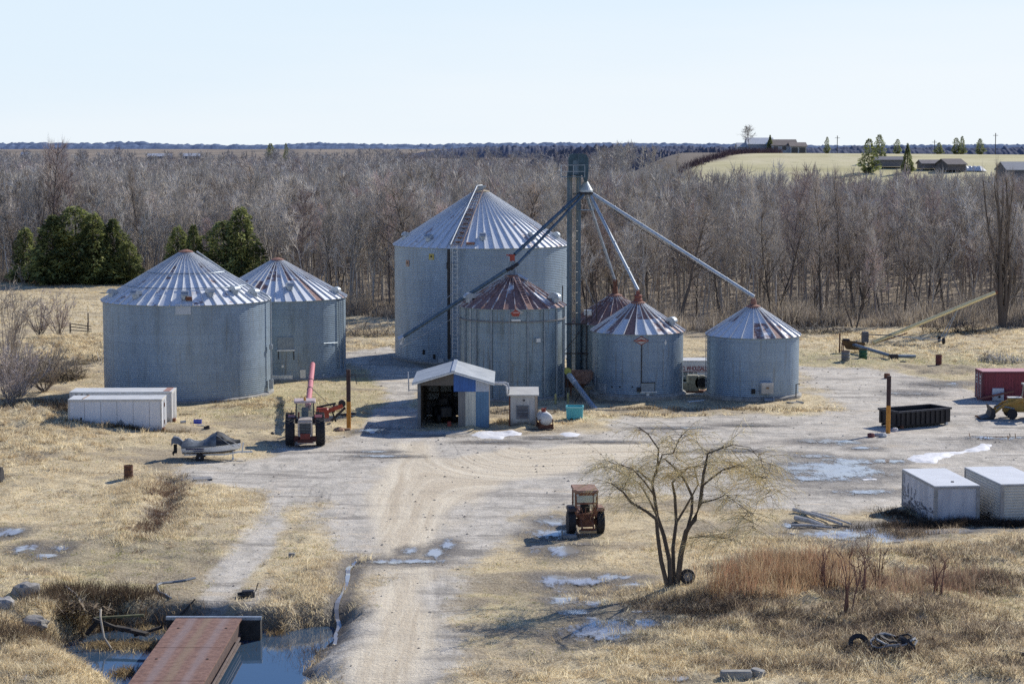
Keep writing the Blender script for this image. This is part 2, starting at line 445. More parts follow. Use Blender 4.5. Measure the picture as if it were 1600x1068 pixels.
for px, py, rx, ry, a in ((330, 800, 6, 9, 1.), (210, 790, 3, 10, .9), (120, 780, 7, 8, .8), (80, 480, 40, 40, .8), (100, 550, 10, 12, .9), (1450, 540, 16, 14, 1.), (40, 1040, 5, 5, 1.), (1150, 1030, 9, 4, .9), (1330, 1040, 8, 4, .7), (1400, 880, 8, 5, .8), (1560, 900, 8, 5, .6), (1200, 850, 8, 4, .7), (900, 1030, 9, 3, .6), (1250, 640, 7, 4, .8), (430, 660, 5, 4, .6), (590, 530, 5, 14, .8), (960, 650, 6, 2, .7), (470, 850, 4, 6, .4), (180, 850, 8, 6, .6)):
    STR = np.maximum(STR, a * blob(GXf, GYf, px, py, rx, ry))
WOOD = sstep(-2, 6, GYf - np.interp(GXf / GYf * FPX + 800, [0, 170, 400, 545, 700, 900, 1100, 1300, 1450, 1600], [312, 312, 284, 248, 240, 232, 229, 236, 234, 230]))


def ground_mat():
    b = NB('ground_surface'); p = b.pos()
    n1 = b.noise(p, .33, 5, .6); n2 = b.noise(p, 1.7, 6, .68); n3 = b.noise(p, 8.0, 5, .7); n4 = b.noise(b.scale(p, (1, .6, 1)), .9, 4, .6, .6)
    gr, tk, wt, gn, st, wd = [b.attr(k) for k in ('gravel', 'track', 'wet', 'green', 'straw', 'wood')]  # wet holds mud and also the painted shadow of the bins
    c = b.mix(b.ramp(n1, .35, .65), (.54, .42, .23), (.84, .68, .40))
    c = b.mix(b.math('MULTIPLY', b.ramp(n4, .35, .6), b.math('MULTIPLY_ADD', st, .75, .12)), c, (.90, .765, .49))
    c = b.mix(b.math('MULTIPLY', b.ramp(b.math('ADD', n2, b.math('MULTIPLY', gn, .25)), .5, .72), b.math('MULTIPLY_ADD', gn, .75, .10)), c, (.36, .35, .13))
    c = b.mix(b.math('MULTIPLY', b.ramp(n2, .46, .32), .8), c, (.16, .12, .078))
    n5 = b.noise(b.scale(p, (1, .7, 1)), .55, 6, .72, .8)
    c = b.mix(b.math('MULTIPLY', b.ramp(n5, .57, .66), .75), c, b.mix(n3, (.15, .115, .08), (.30, .245, .175)))
    c = b.mix(b.math('MULTIPLY', b.attr('soil'), .8), c, b.mix(b.ramp(n2, .3, .7), (.15, .115, .08), (.36, .285, .195)))
    c = b.mix(b.ramp(n3, .35, .72), b.mix(.34, c, (.16, .12, .075)), b.mix(.34, c, (.90, .80, .60)))
    # gravel with fine stones and long wheel marks
    u = b.attr('ucoord')
    s1 = b.noise(b.comb(b.math('MULTIPLY', u, 1.1), b.math('MULTIPLY', b.sep(p)[1], .045), b.math('MULTIPLY', b.sep(p)[0], .045)), 1.0, 7, .72)
    g0 = b.mix(b.ramp(n4, .3, .7), (.47, .43, .36), (.75, .69, .585))
    g0 = b.mix(b.ramp(s1, .50, .68), g0, (.68, .60, .49))
    g0 = b.mix(b.math('MULTIPLY', b.ramp(s1, .44, .34), .55), g0, (.25, .23, .205))
    g0 = b.mix(b.math('MULTIPLY', b.ramp(b.noise(b.scale(p, (.5, 1.4, 1)), .8, 5, .7), .55, .70), .6), g0, (.74, .70, .635))
    t0 = b.mix(b.ramp(s1, .36, .62), (.66, .545, .38), (.91, .80, .60))
    g0 = b.mix(b.math('MULTIPLY', tk, .95), g0, t0)
    bands = b.noise(b.scale(p, (.16, .75, 1)), .55, 7, .74, .5); bands2 = b.noise(b.scale(p, (.35, 1.1, 1)), 1.1, 6, .72)
    yk = b.math('SUBTRACT', 1., b.math('MULTIPLY', tk, .8))
    g0 = b.mix(b.math('MULTIPLY', b.math('MULTIPLY', b.ramp(bands, .50, .62), .72), yk), g0, (.225, .20, .17))
    g0 = b.mix(b.math('MULTIPLY', b.math('MULTIPLY', b.ramp(bands2, .54, .66), .6), yk), g0, (.80, .73, .61))
    g0 = b.mix(b.math('MULTIPLY', b.math('MULTIPLY', b.ramp(bands, .42, .34), .6), yk), g0, (.68, .555, .385))
    g0 = b.mix(b.ramp(n3, .30, .75), b.mix(.20, g0, (.08, .075, .07)), b.mix(.14, g0, (.7, .68, .64)))
    gm = b.ramp(b.math('ADD', gr, b.math('MULTIPLY_ADD', n2, 1.3, -.65)), .15, .85)
    c = b.mix(gm, c, g0)
    c = b.mix(wd, c, b.mix(b.ramp(n2, .35, .65), (.22, .175, .125), (.42, .345, .25)))
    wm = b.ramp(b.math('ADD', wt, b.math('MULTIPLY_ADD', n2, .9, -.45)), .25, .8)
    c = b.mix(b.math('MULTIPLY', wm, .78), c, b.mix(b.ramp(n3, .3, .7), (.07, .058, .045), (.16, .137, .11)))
    rough = b.math('MULTIPLY_ADD', wm, -.35, .9)
    b.bump(b.math('ADD', b.math('MULTIPLY', n3, .6), n2), .8, .12)
    return b.done(c, rough, 0., Specular_IOR_Level=.25)


GM = ground_mat()
ny, nx = GX.shape
idx = np.arange(nx * ny).reshape(ny, nx)
quads = np.stack([idx[:-1, :-1], idx[:-1, 1:], idx[1:, 1:], idx[1:, :-1]], -1).reshape(-1, 4)
qg = GRAV[quads].mean(1) > .5
SOIL = sstep(.54, .63, fbm(GXf * .17, GYf * .24, 141, 5) + .10 * (fbm(GXf * 1.1, GYf * .8, 143) - .5)) * (1 - .5 * STR)
ATT = dict(soil=SOIL, gravel=GRAV, track=TRK, wet=WET_SHADE, green=GRN, straw=STR, wood=WOOD, ucoord=UCO)
VV = np.stack([GXf, GYf, HZ], -1)
for nm, q in (('ground', quads[~qg]), ('gravel_road', quads[qg])):
    used, inv = np.unique(q, return_inverse=True)
    o = np_mesh(nm, VV[used], inv.reshape(-1, 4), GM, smooth=True, extra={k: v[used] for k, v in ATT.items()})
    o['kind'] = 'structure'
    o['label'] = 'rough ground of dry straw grass, mud and leaf litter' if nm == 'ground' else 'grey gravel yard and tan dirt road with wheel marks'

# outer ground to the sides and behind
mo = MB()
for x0, x1, y0, y1 in ((-500, -97.6, -80, 330), (105.5, 500, -80, 330), (-97.6, 105.5, -80, 50.3)): mo.add([(x0, y0, -.1), (x1, y0, -.1), (x1, y1, -.1), (x0, y1, -.1)], [(0, 1, 2, 3)])
b = NB('outer_ground'); n = b.noise(b.pos(), .4, 6)
o = mo.build('ground', b.done(b.mix(b.ramp(n, .3, .7), (.2, .155, .09), (.42, .33, .19)), .9)); o['kind'] = 'structure'; o['label'] = 'dry grass land around the yard'

# ------------------------------------------------------------------ far land
yy = 331 * (9000 / 331.) ** np.linspace(0, 1, 260); tt = np.linspace(-.62, .62, 300)
FX = (tt[None, :] * yy[:, None]); FY = np.repeat(yy[:, None], 300, 1)
FH = far_height(FX, FY)
ii = np.arange(FX.size).reshape(FX.shape)
fq = np.stack([ii[:-1, :-1], ii[:-1, 1:], ii[1:, 1:], ii[1:, :-1]], -1).reshape(-1, 4)
cxq = FX.ravel()[fq].mean(1); cyq = FY.ravel()[fq].mean(1)
pxq = cxq / cyq * FPX + 800; onhill = (cyq > 410) & (cyq < np.minimum(545 + (pxq - 1050) * .85, 1000)) & (pxq > 1030)
FLD = sstep(14, -14, FY + 60 * (fbm(FX * .04, FY * .04, 8) - .5) - (np.minimum(548 + (FX / FY * FPX + 800 - 1050) * .85, 900))) * sstep(1020, 1060, FX / FY * FPX + 800 + 30 * (fbm(FX * .05, FY * .02, 7) - .5)) * sstep(395, 430, FY)
def land_mat(nm, c1, c2, sc, c3=None):
    b = NB(nm); p = b.pos(); n = b.noise(b.scale(p, (1, .35, 1)), sc, 5)
    c = b.mix(b.ramp(n, .35, .65), c1, c2)
    if c3: c = b.mix(b.ramp(b.noise(b.scale(p, (.3, 1, 1)), sc * .6, 3), .55, .62), c, c3)
    n2 = b.noise(b.scale(p, (.25, 1, 1)), .045, 6, .65)
    f1 = b.mix(b.ramp(n2, .35, .65), (.47, .43, .235), (.62, .565, .36)); f1 = b.mix(b.ramp(b.noise(b.scale(p, (.6, .15, 1)), .02, 4), .5, .62), f1, (.66, .59, .43))
    f1 = b.mix(b.math('MULTIPLY', b.ramp(b.noise(p, .25, 5), .55, .7), .4), f1, (.26, .26, .12))
    c = b.mix(b.attr('field'), c, f1)
    return b.done(c, .95, Specular_IOR_Level=.1)
LM = land_mat('far_land', (.19, .165, .14), (.30, .25, .20), .01)
for nm, q, m, lb in (('hills', fq[~onhill], LM, 'rolling land under the far woods'), ('hill_field', fq[onhill], LM, 'pale green field on the hill beyond the wood')):
    used, inv = np.unique(q, return_inverse=True)
    o = np_mesh(nm, np.stack([FX.ravel(), FY.ravel(), FH.ravel()], -1)[used], inv.reshape(-1, 4), m, smooth=True, extra=dict(field=FLD.ravel()[used])); o['kind'] = 'structure'; o['label'] = lb

# far wooded ridges on the horizon: bands of rounded tree crowns, one behind the other
def ridge(name, Y, t0, t1, z0, z1, amp, col, seed, label, n=900, rows=3):
    V, F = [], []
    for r in range(rows):
        yr = Y + r * Y * .02
        x = np.linspace(t0 * yr, t1 * yr, n)
        top = z0 + (z1 - z0) * np.linspace(0, 1, n) + (fbm(x / (Y * .05), x * 0 + r, seed, 3) - .5) * amp * 1.6 + (vnoise(x / (Y * .0022), x * 0 + r * 3, seed + 5) - .5) * amp * .5 + (vnoise(x / (Y * .0008), x * 0, seed + 6) - .5) * amp * .35 + r * amp * .25
        gz = far_height(x, np.full(n, yr)) - 3; ef = np.minimum(1, np.minimum(np.linspace(0, 1, n), np.linspace(1, 0, n)) * 7) ** .6; top = top * ef + (gz + 2) * (1 - ef)
        k = len(V) * 0 + r * n * 3
        V.append(np.stack([x, np.full(n, yr - Y * .004), gz], -1)); V.append(np.stack([x, np.full(n, yr), top * .7 + gz * .3 ], -1)); V.append(np.stack([x, np.full(n, yr + Y * .006), top], -1))
        for j in range(2):
            a = np.arange(n - 1) + k + j * n
            F.append(np.stack([a, a + 1, a + 1 + n, a + n], -1))
    b = NB(name + '_bark'); p = b.pos()  # blue grey of the distance haze is put into the ridge colour
    f = b.noise(b.scale(p, (1, .2, 1.6)), 1 / (Y * .0012), 5, .7)
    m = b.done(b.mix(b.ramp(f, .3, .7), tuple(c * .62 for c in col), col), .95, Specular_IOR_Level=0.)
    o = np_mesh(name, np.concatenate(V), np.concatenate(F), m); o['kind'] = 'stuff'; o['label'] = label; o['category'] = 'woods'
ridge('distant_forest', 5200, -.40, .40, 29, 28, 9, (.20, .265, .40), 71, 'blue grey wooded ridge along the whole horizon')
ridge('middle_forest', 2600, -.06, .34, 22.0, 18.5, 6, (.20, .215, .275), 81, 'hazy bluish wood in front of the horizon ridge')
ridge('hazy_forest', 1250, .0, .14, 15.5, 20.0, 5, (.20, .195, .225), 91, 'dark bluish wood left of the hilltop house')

# ------------------------------------------------------------------ water
def water_mat(name, deep, rough, ragged, metal=0.):
    b = NB(name); p = b.pos()
    b.bump(b.noise(p, 2.2, 3), .06, .02)
    m = b.done(deep, rough, metal, IOR=1.5)
    if ragged:
        tr = b.n('ShaderNodeBsdfTransparent'); mx = b.n('ShaderNodeMixShader')
        e = b.math('ADD', b.attr('edge'), b.math('MULTIPLY_ADD', b.noise(b.scale(p, (1., .4, 1)), 1.6, 6, .75), 2.6, -1.3))
        b.put(mx.inputs[0], b.math('MULTIPLY', b.ramp(e, .22, .85), .96)); b.nt.links.new(tr.outputs[0], mx.inputs[1]); b.nt.links.new(b.b.outputs[0], mx.inputs[2]); b.nt.links.new(mx.outputs[0], b.out.inputs[0])
    return m
WM = water_mat('ditch_water', (.045, .085, .14), .03, False)
PM = water_mat('puddle_water', (.60, .565, .51), .10, True, .34)
xs = [p[0] for p in WATER]; ys = [p[1] for p in WATER]
mw = MB(); mw.add([(min(xs) - 3, min(ys) - 4, -1.0), (max(xs) + 1.5, min(ys) - 4, -1.0), (max(xs) + 1.5, max(ys) + 1.5, -1.0), (min(xs) - 3, max(ys) + 1.5, -1.0)], [(0, 1, 2, 3)])
o = mw.build('water', WM); o['kind'] = 'structure'; o['label'] = 'still blue water in the ditch under the bridge'


def puddle(px, py, rx, ry, seed, m=None, name='puddle'):
    """sheet that follows the ground, its edge frayed by the material"""
    cx, cy = G(px, py); st = .3
    nx_, ny_ = max(6, int(2 * rx / st)), max(6, int(2 * ry / st))
    X, Y = np.meshgrid(np.linspace(-1.25, 1.25, nx_), np.linspace(-1.25, 1.25, ny_))
    a = np.arctan2(Y, X)
    e = 1.0 - np.hypot(X, Y) + .35 * (fbm(X * 2 + seed, Y * 2, seed) - .5) * 2
    x, y = cx + X.ravel() * rx, cy + Y.ravel() * ry
    z = height(x, y); z = z * .6 + np.median(z) * .4 + .035
    i = np.arange(X.size).reshape(X.shape)
    q = np.stack([i[:-1, :-1], i[:-1, 1:], i[1:, 1:], i[1:, :-1]], -1).reshape(-1, 4)
    q = q[e.ravel()[q].max(1) > -.15]
    used, inv = np.unique(q, return_inverse=True)
    o = np_mesh(name, np.stack([x, y, z], -1)[used], inv.reshape(-1, 4), m or PM, smooth=True, extra=dict(edge=np.clip(e.ravel()[used] + .1, 0, 1)))
    o['kind'] = 'structure'; o['label'] = 'shallow puddle reflecting the pale sky'
    return o
for k, a in enumerate(PUDDLES):
    puddle(*a, 100 + k)
# narrow runnel beside the road
rv, rf = MB(), 0
pts = []
for (ax, ay), (bx, by) in zip(RUNNEL[:-1], RUNNEL[1:]):
    for t in np.linspace(0, 1, 8)[:-1]: pts.append((ax + (bx - ax) * t, ay + (by - ay) * t))
vs, fs = [], []
for i, (x, y) in enumerate(pts):
    wv = .05 + .10 * vnoise([i * .5], [0], 5)[0]
    x = x + .25 * (vnoise([i * .35], [3], 6)[0] - .5); zc = .5 * (hz(x - wv, y) + hz(x + wv, y)) + .06
    vs += [(x - wv, y, zc), (x + wv, y, zc)]
    if i: fs.append((2 * i - 2, 2 * i - 1, 2 * i + 1, 2 * i))
rv.add(vs, fs)
o = rv.build('water', water_mat('runnel_water', (.40, .38, .35), .09, False, .38)); o['kind'] = 'structure'; o['label'] = 'narrow strip of water running beside the dirt road'

# snow left on the ground
def snow_mat():
    b = NB('old_snow'); p = b.pos(); n = b.noise(p, 3, 5)
    b.bump(n, .4, .05)
    return b.done(b.mix(b.ramp(n, .3, .6), (.62, .62, .62), (.86, .86, .87)), .7)
SM = snow_mat()
def snow(outline, h, label):
    poly = pl(outline); xs = [p[0] for p in poly]; ys = [p[1] for p in poly]
    X, Y = np.meshgrid(np.arange(min(xs) - .4, max(xs) + .4, .16), np.arange(min(ys) - .6, max(ys) + .6, .22))
    d = -sdf(X.ravel(), Y.ravel(), poly) + (fbm(X.ravel() * 1.2, Y.ravel() * .8, 15) - .5) * 1.0
    z = height(X.ravel(), Y.ravel()) - .06 + h * sstep(-.15, .9, d) * (.7 + .6 * fbm(X.ravel() * 1.5, Y.ravel() * 1.5, 17))
    i = np.arange(X.size).reshape(X.shape)
    q = np.stack([i[:-1, :-1], i[:-1, 1:], i[1:, 1:], i[1:, :-1]], -1).reshape(-1, 4); q = q[d[q].max(1) > -.1]
    used, inv = np.unique(q, return_inverse=True)
    tag(np_mesh('snow_patch', np.stack([X.ravel(), Y.ravel(), z], -1)[used], inv.reshape(-1, 4), SM, smooth=True), label, 'snow', 'patches of melting snow')
snow([(1408, 716), (1440, 706), (1490, 704), (1530, 696), (1556, 697), (1556, 703), (1500, 710), (1465, 722), (1432, 724)], .16, 'long white snow bank behind the two white box containers at right')
snow([(722, 679), (745, 673), (790, 673), (826, 676), (826, 680), (795, 682), (790, 687), (750, 685)], .12, 'melting snow patch in front of the blue panelled shed')
snow([(868, 677), (885, 672), (910, 677), (908, 682), (880, 682)], .11, 'small oval snow patch in front of the turquoise tub')
snow([(1335, 746), (1375, 744), (1382, 750), (1340, 752)], .1, 'thin white ice sheet on the wet yard')
snow([(572, 660), (584, 654), (592, 662), (588, 668), (598, 676), (575, 678), (568, 670)], .09, 'snow remnant beside the rusty post left of the shed')
snow([(1560, 780), (1600, 775), (1610, 790), (1570, 792)], .1, 'snow remnant under the right white box container')
snow([(848, 818), (880, 812), (884, 835), (852, 836)], .07, 'bluish ice patch left of the rusty tractor')
# ------------------------------------------------------------------ materials of the grain bins
def wall_mat(name, R_, tone=1.0, stain=.4, ringh=.81, tint=(1, 1, 1), pitch=.17):
    b = NB(name); o = b.obj(); x, y, z = b.sep(o)
    ang = b.math('ARCTAN2', y, x)
    rz_ = b.math('DIVIDE', z, ringh); ring = b.math('FLOOR', rz_); fz = b.math('FRACT', rz_)
    odd = b.math('MULTIPLY', b.math('MODULO', ring, 2.0), .5)
    pc = b.math('ADD', b.math('MULTIPLY', ang, R_ / 2.75), odd); fp = b.math('FRACT', pc)
    wn_ = b.white(b.comb(b.math('FLOOR', pc), ring, .5))
    base = tuple(c * tone * t for c, t in zip((.30, .385, .47), tint))
    c = b.mix(wn_, tuple(v * .94 for v in base), tuple(v * 1.05 for v in base))
    ns = b.noise(b.scale(o, (.9, .9, .16)), 1.3, 6, .7)
    c = b.mix(b.math('MULTIPLY', b.ramp(ns, .45, .75), stain), c, tuple(v * .5 * f for v, f in zip(base, (1.05, 1, .9))))
    nl = b.noise(o, 2.2, 6, .7)
    c = b.mix(b.math('MULTIPLY', b.ramp(nl, .52, .7), .35), c, tuple(min(.8, v * 1.35) for v in base))
    st2 = b.noise(b.scale(o, (3., 3., .12)), 1.6, 4, .6)
    c = b.mix(b.math('MULTIPLY', b.ramp(st2, .57, .70), stain * .8), c, (.20, .185, .15))
    seam = b.math('MAXIMUM', b.math('LESS_THAN', fz, .05), b.math('MULTIPLY', b.math('LESS_THAN', fp, .022), .9))
    c = b.mix(b.math('MULTIPLY', seam, .20), c, tuple(v * .35 for v in base))
    # darker, dirtier skirt
    c = b.mix(b.math('MULTIPLY', b.ramp(b.math('ADD', z, b.math('MULTIPLY', nl, .8)), 1.1, .2), .45), c, (.17, .165, .15))
    wave = b.math('SINE', b.math('MULTIPLY', z, 2 * PI / pitch))
    b.bump(b.math('ADD', b.math('MULTIPLY', wave, .5), b.math('MULTIPLY', seam, -.1)), 1.0, .017)
    return b.done(c, b.math('MULTIPLY_ADD', nl, .2, .36), .45, Specular_IOR_Level=.4)


def roof_mat(name, rust, tone=1.0):
    """sheet roof: 'val' holds one random number per panel"""
    b = NB(name); o = b.obj(); x, y, z = b.sep(o); v = b.attr('val')
    n = b.noise(o, 1.1, 6, .7); n2 = b.noise(o, 4.0, 5, .7)
    c = b.mix(v, tuple(k * tone for k in (.80, .83, .86)), tuple(k * tone for k in (.90, .92, .94)))
    c = b.mix(b.math('MULTIPLY', b.ramp(n2, .5, .72), .35), c, (.33, .35, .37))
    rf = b.ramp(b.math('ADD', b.math('MULTIPLY', v, .55), b.math('MULTIPLY', n, .9)), 1.02 - rust * .72, 1.14 - rust * .66)
    rc = b.mix(b.ramp(n2, .3, .7), (.15, .06, .045), (.36, .19, .15))
    c = b.mix(b.math('MULTIPLY', rf, .92), c, rc)
    b.bump(n2, .12, .02)
    return b.done(c, b.math('MULTIPLY_ADD', rf, .2, .52), b.math('MULTIPLY_ADD', rf, -.05, .1), Specular_IOR_Level=.4)


GALV = mat('galvanised', (.44, .49, .53), (.30, .34, .38), 4, .45, .5)
GALVD = mat('dull_galvanised', (.30, .35, .39), (.20, .24, .28), 4, .5, .5)
GALVB = mat('bright_galvanised', (.66, .69, .71), (.50, .54, .57), 4, .4, .5)
RUST = mat('rusty_steel', (.23, .10, .06), (.12, .05, .03), 6, .85)
RUSTP = mat('rusty_collar', (.38, .20, .15), (.22, .10, .07), 6, .8)
CONC = mat('old_concrete', (.40, .39, .36), (.24, .23, .21), 2, .9, bump=.3)
BLACK = mat('black_hole', (.02, .02, .022), (.012, .012, .012), 4, .7)
DARKST = mat('dark_steel', (.055, .055, .06), (.03, .03, .033), 4, .6, .3)
WHITE = mat('white_paint', (.72, .72, .70), (.55, .55, .53), 3, .55, dirt=.4)
REDP = mat('red_paint', (.45, .08, .05), (.28, .06, .045), 5, .6, rust=.3)
YEL = mat('faded_yellow', (.55, .43, .13), (.38, .28, .09), 4, .6)


def cone_roof(r0, r1, z0, z1, n, seed):
    """panels as separate flat faces (val = random per panel) and a rib on every joint"""
    rr = random.Random(seed); pan, rib = MB(), MB()
    for k in range(n):
        a, a2 = 2 * PI * k / n, 2 * PI * (k + 1) / n
        t0 = 0.
        for t1 in (.5, 1.):
            pan.cur = max(.01, rr.random())
            def pt(an, t): r_ = r0 + (r1 - r0) * t; return (r_ * math.cos(an), r_ * math.sin(an), z0 + (z1 - z0) * t)
            pan.add([pt(a, t0), pt(a2, t0), pt(a2, t1), pt(a, t1)], [(0, 1, 2, 3)])
            t0 = t1
        p0 = Vector((r0 * math.cos(a), r0 * math.sin(a), z0)); p1 = Vector((r1 * math.cos(a), r1 * math.sin(a), z1))
        t = Vector((-math.sin(a), math.cos(a), 0)); nrm = (p1 - p0).normalized().cross(t) * -1
        if nrm.z < 0: nrm = -nrm
        w0, w1, hh = .05, .02, .115
        rib.add([p0 - t * w0, p0 + t * w0, p1 + t * w1, p1 - t * w1, p0 - t * w0 * .6 + nrm * hh, p0 + t * w0 * .6 + nrm * hh, p1 + t * w1 * .6 + nrm * hh, p1 - t * w1 * .6 + nrm * hh],
                [(4, 5, 6, 7), (0, 1, 5, 4), (1, 2, 6, 5), (2, 3, 7, 6), (3, 0, 4, 7)])
    return pan, rib


def roof_vent(parent, r0, z0, r1, z1, ang, t, s=.45, m=None):
    """hooded gooseneck vent standing on the roof slope"""
    r = r0 + (r1 - r0) * t; z = z0 + (z1 - z0) * t
    b = MB()
    b.lathe([(s * .5, -.15), (s * .5, s * .55)], 10, cap=False)
    # half-round hood lying outwards
    M = Matrix.Translation((0, 0, s * .55)) @ Matrix.Rotation(PI / 2, 4, 'X')
    n = 8; vs, fs = [], []
    for i in range(n + 1):
        an = PI * i / n
        for yy_ in (-s * .5, s * .5): vs.append((s * .72 * math.cos(an), yy_, s * .5 + s * .62 * math.sin(an) - .1))
    for i in range(n): fs.append((2 * i, 2 * i + 1, 2 * i + 3, 2 * i + 2))
    fs.append(tuple(range(0, 2 * n + 2, 2))); fs.append(tuple(range(2 * n + 1, 0, -2)))
    b.add(vs, fs)
    o = b.build('roof_vent', m or GALV, parent)
    o.location = (r * math.cos(ang), r * math.sin(ang), z + .05); o.rotation_euler = (0, 0, ang)
    return o


def ladder(name, parent, p0, p1, wid, step, m, off=Vector((0, -1, 0)), side=None, rr_=.03):
    p0, p1 = Vector(p0), Vector(p1); d = p1 - p0; L = d.length; d.normalize()
    sv = Vector(side) if side else d.cross(off).normalized()
    b = MB()
    for s_ in (-.5, .5): b.bar(p0 + sv * wid * s_, p1 + sv * wid * s_, rr_ * 2)
    k = step * .5
    while k < L:
        b.bar(p0 + d * k - sv * wid / 2, p0 + d * k + sv * wid / 2, rr_ * 1.4); k += step
    return b.build(name, m, parent)


def bin_body(key, name, label, group, rust, vents, tone=1., stain=.4, npan=None, seed=1, found=.25, collar=RUSTP, cap_r=.5, tint=(1, 1, 1), vs=.45, ventm=None):
    (cx, cy), r, ze, zp = BINS[key]
    t = thing(name, label, 'grain bin', (cx, cy, 0), 0, group)
    w_ = MB(); prof = [(r, -.3), (r, ze)]
    w_.lathe(prof, 96, cap=False); wall = w_.build('wall', wall_mat(key + '_corrugated_wall', r, tone, stain, tint=tint), t, smooth=True)
    f = MB(); f.lathe([(r + .28, -.5), (r + .28, found * .6), (r + .03, found)], 64, cap=False); f.build('foundation', CONC, t)
    n = npan or round(2 * PI * r / .95)
    r0, z0, r1, z1 = r + .16, ze - .06, cap_r, zp - .15
    pan, rib = cone_roof(r0, r1, z0, z1, n, seed)
    rm = roof_mat(key + '_roof_sheets', rust)
    ro = pan.build('roof', rm, t)
    rb = rib.build('roof_rib', roof_mat(key + '_roof_ribs', rust, .8), ro); rb['kind'] = 'stuff'
    e = MB(); e.lathe([(r + .01, ze - .05), (r0, z0 - .03), (r0, z0 + .01)], 96, cap=False); e.build('eave', GALVD, t)
    c = MB(); c.lathe([(r1 + .12, z1 - .12), (r1 + .12, z1 + .12), (r1 + .04, z1 + .16), (.12, z1 + .30)], 20); c.build('roof_cap', collar, ro)
    for ang, tt_ in vents: roof_vent(ro, r0, z0, r1, z1, R(ang), tt_, vs, ventm)
    return t, ro, (r, ze, zp, r0, z0, r1, z1)


def ang_at(key, px, depth=None):
    """bearing on the front of a bin that shows at pixel column px"""
    (cx, cy), r, _, _ = BINS[key]
    k = (px - 800) / FPX
    x = k * (cy - r * .7) - cx
    s = max(-.99, min(.99, x / r)); return -PI / 2 + math.asin(s)


def on_wall(key, px, py, out=.04):
    """local point, bearing on a bin's wall seen at a pixel"""
    (cx, cy), r, _, _ = BINS[key]; a = ang_at(key, px)
    x, y = r * math.cos(a), r * math.sin(a)
    z = P(px, py, cy + y)[2]
    return Vector(((r + out) * math.cos(a), (r + out) * math.sin(a), z)), a


def plate(name, key, parent, px, py, wpx, hpx, m, thick=.04, shape=None, out=.03):
    p, a = on_wall(key, px, py, out); (cx, cy), r, _, _ = BINS[key]
    s = cy / FPX; w_, h_ = wpx * s, hpx * s
    b = MB()
    if shape == 'diamond': b.prism([(0, -h_ / 2), (w_ / 2, 0), (0, h_ / 2), (-w_ / 2, 0)], thick)
    elif shape == 'hex': b.prism([(-w_ / 2, 0), (-w_ * .28, -h_ / 2), (w_ * .28, -h_ / 2), (w_ / 2, 0), (0, h_ / 2)], thick)
    else: b.box(0, 0, -h_ / 2, w_, thick, h_)
    o = b.build(name, m, parent); o.location = p; o.rotation_euler = (0, 0, a + PI / 2)
    return o, w_, h_


# ------------------------------------------------------------------ the seven bins
G1 = 'corrugated grain bins'
t, ro, d = bin_body('one', 'grain_bin', 'wide squat grey grain bin behind the two white trailers', G1, .12,
                    [(-155, .12), (-122, .14), (-82, .14), (-62, .18), (-38, .2), (-20, .12), (60, .2), (120, .2)], stain=.5, seed=3, tone=.96, vs=.62)
r, ze, zp, r0, z0, r1, z1 = d
for tt_ in (.3, .58):                                     # stiffening hoops on the roof
    rr_ = r0 + (r1 - r0) * tt_; zz = z0 + (z1 - z0) * tt_
    b = MB(); b.tube([(rr_ * math.cos(a), rr_ * math.sin(a), zz + .10) for a in np.linspace(0, 2 * PI, 61)], .035, 5, False); b.build('roof_hoop', GALVD, ro)
s1, w1, h1 = plate('sign', 'one', t, 291, 483, 23, 16, mat('sign_white', (.50, .55, .60), (.42, .47, .52), 3, .6))
b = MB()
for k, (zz, ww, xx) in enumerate(((.30, .9, 0), (.12, .35, -.3), (.12, .4, .3), (-.04, 1.0, 0), (-.2, .8, .1), (-.32, .9, 0))): b.box(xx, -.012, zz, ww, .015, .05)
b.build('sign_lettering', mat('sign_blue_ink', (.10, .16, .25), None, 3, .6), s1)
a = ang_at('one', 419)
b = MB(); ca, sa = math.cos(a), math.sin(a)
b.tube([(.9 * math.cos(a + .35), .9 * math.sin(a + .35), z1 + .1), (r * .6 * math.cos(a + .1), r * .6 * math.sin(a + .1), ze + 1.78), ((r + .1) * ca, (r + .1) * sa, ze + .3), ((r + .32) * ca, (r + .32) * sa, ze + .1), ((r + .32) * ca, (r + .32) * sa, 1.2)], .075, 8)
b.box((r + .3) * ca, (r + .3) * sa, .5, .35, .35, .8); b.box((r + .32) * ca, (r + .32) * sa, 3.9, .3, .3, .4)
b.build('fill_pipe', GALV, t)
b = MB(); p, aa = on_wall('one', 300, 469); b.box(0, 0, 0, .5, .3, .3); o = b.build('roof_hatch', RUST, ro); o.location = (p[0] * .93, p[1] * .93, ze + .35); o.rotation_euler = (0, 0, aa + PI / 2)

t, ro, d = bin_body('two', 'grain_bin', 'grey grain bin with a square hatch, partly hidden behind the wide squat bin', G1, .33,
                    [(-118, .12), (-70, .3), (-15, .12), (60, .2)], stain=.65, seed=5, tone=.9, vs=.6, tint=(1, 1, .97))
h_, w_, hh = plate('hatch', 'two', t, 448, 537, 24, 20, GALVD, .1); plate('hatch_shelf', 'two', t, 448, 547, 27, 2.5, GALVB, .35)
for px in (437, 460): plate('hatch_brace', 'two', t, px, 554, 1.2, 14, DARKST, .08)
plate('panel', 'two', t, 473, 585, 9, 15, GALVB, .06)
for px, py in ((443, 572), (503, 586)): plate('bolt_cover', 'two', t, px, py, 5, 5, GALVB, .05, 'diamond')
plate('doorway_panel', 'two', t, 440, 591, 36, 10, GALVB, .06)
b = MB()
for px in (524, 529):
    p0, a0 = on_wall('two', px, 468, .12); p1, _ = on_wall('two', px, 576, .12); b.tube([p0, p1], .05, 6)
b.build('down_pipe', GALVD, t)
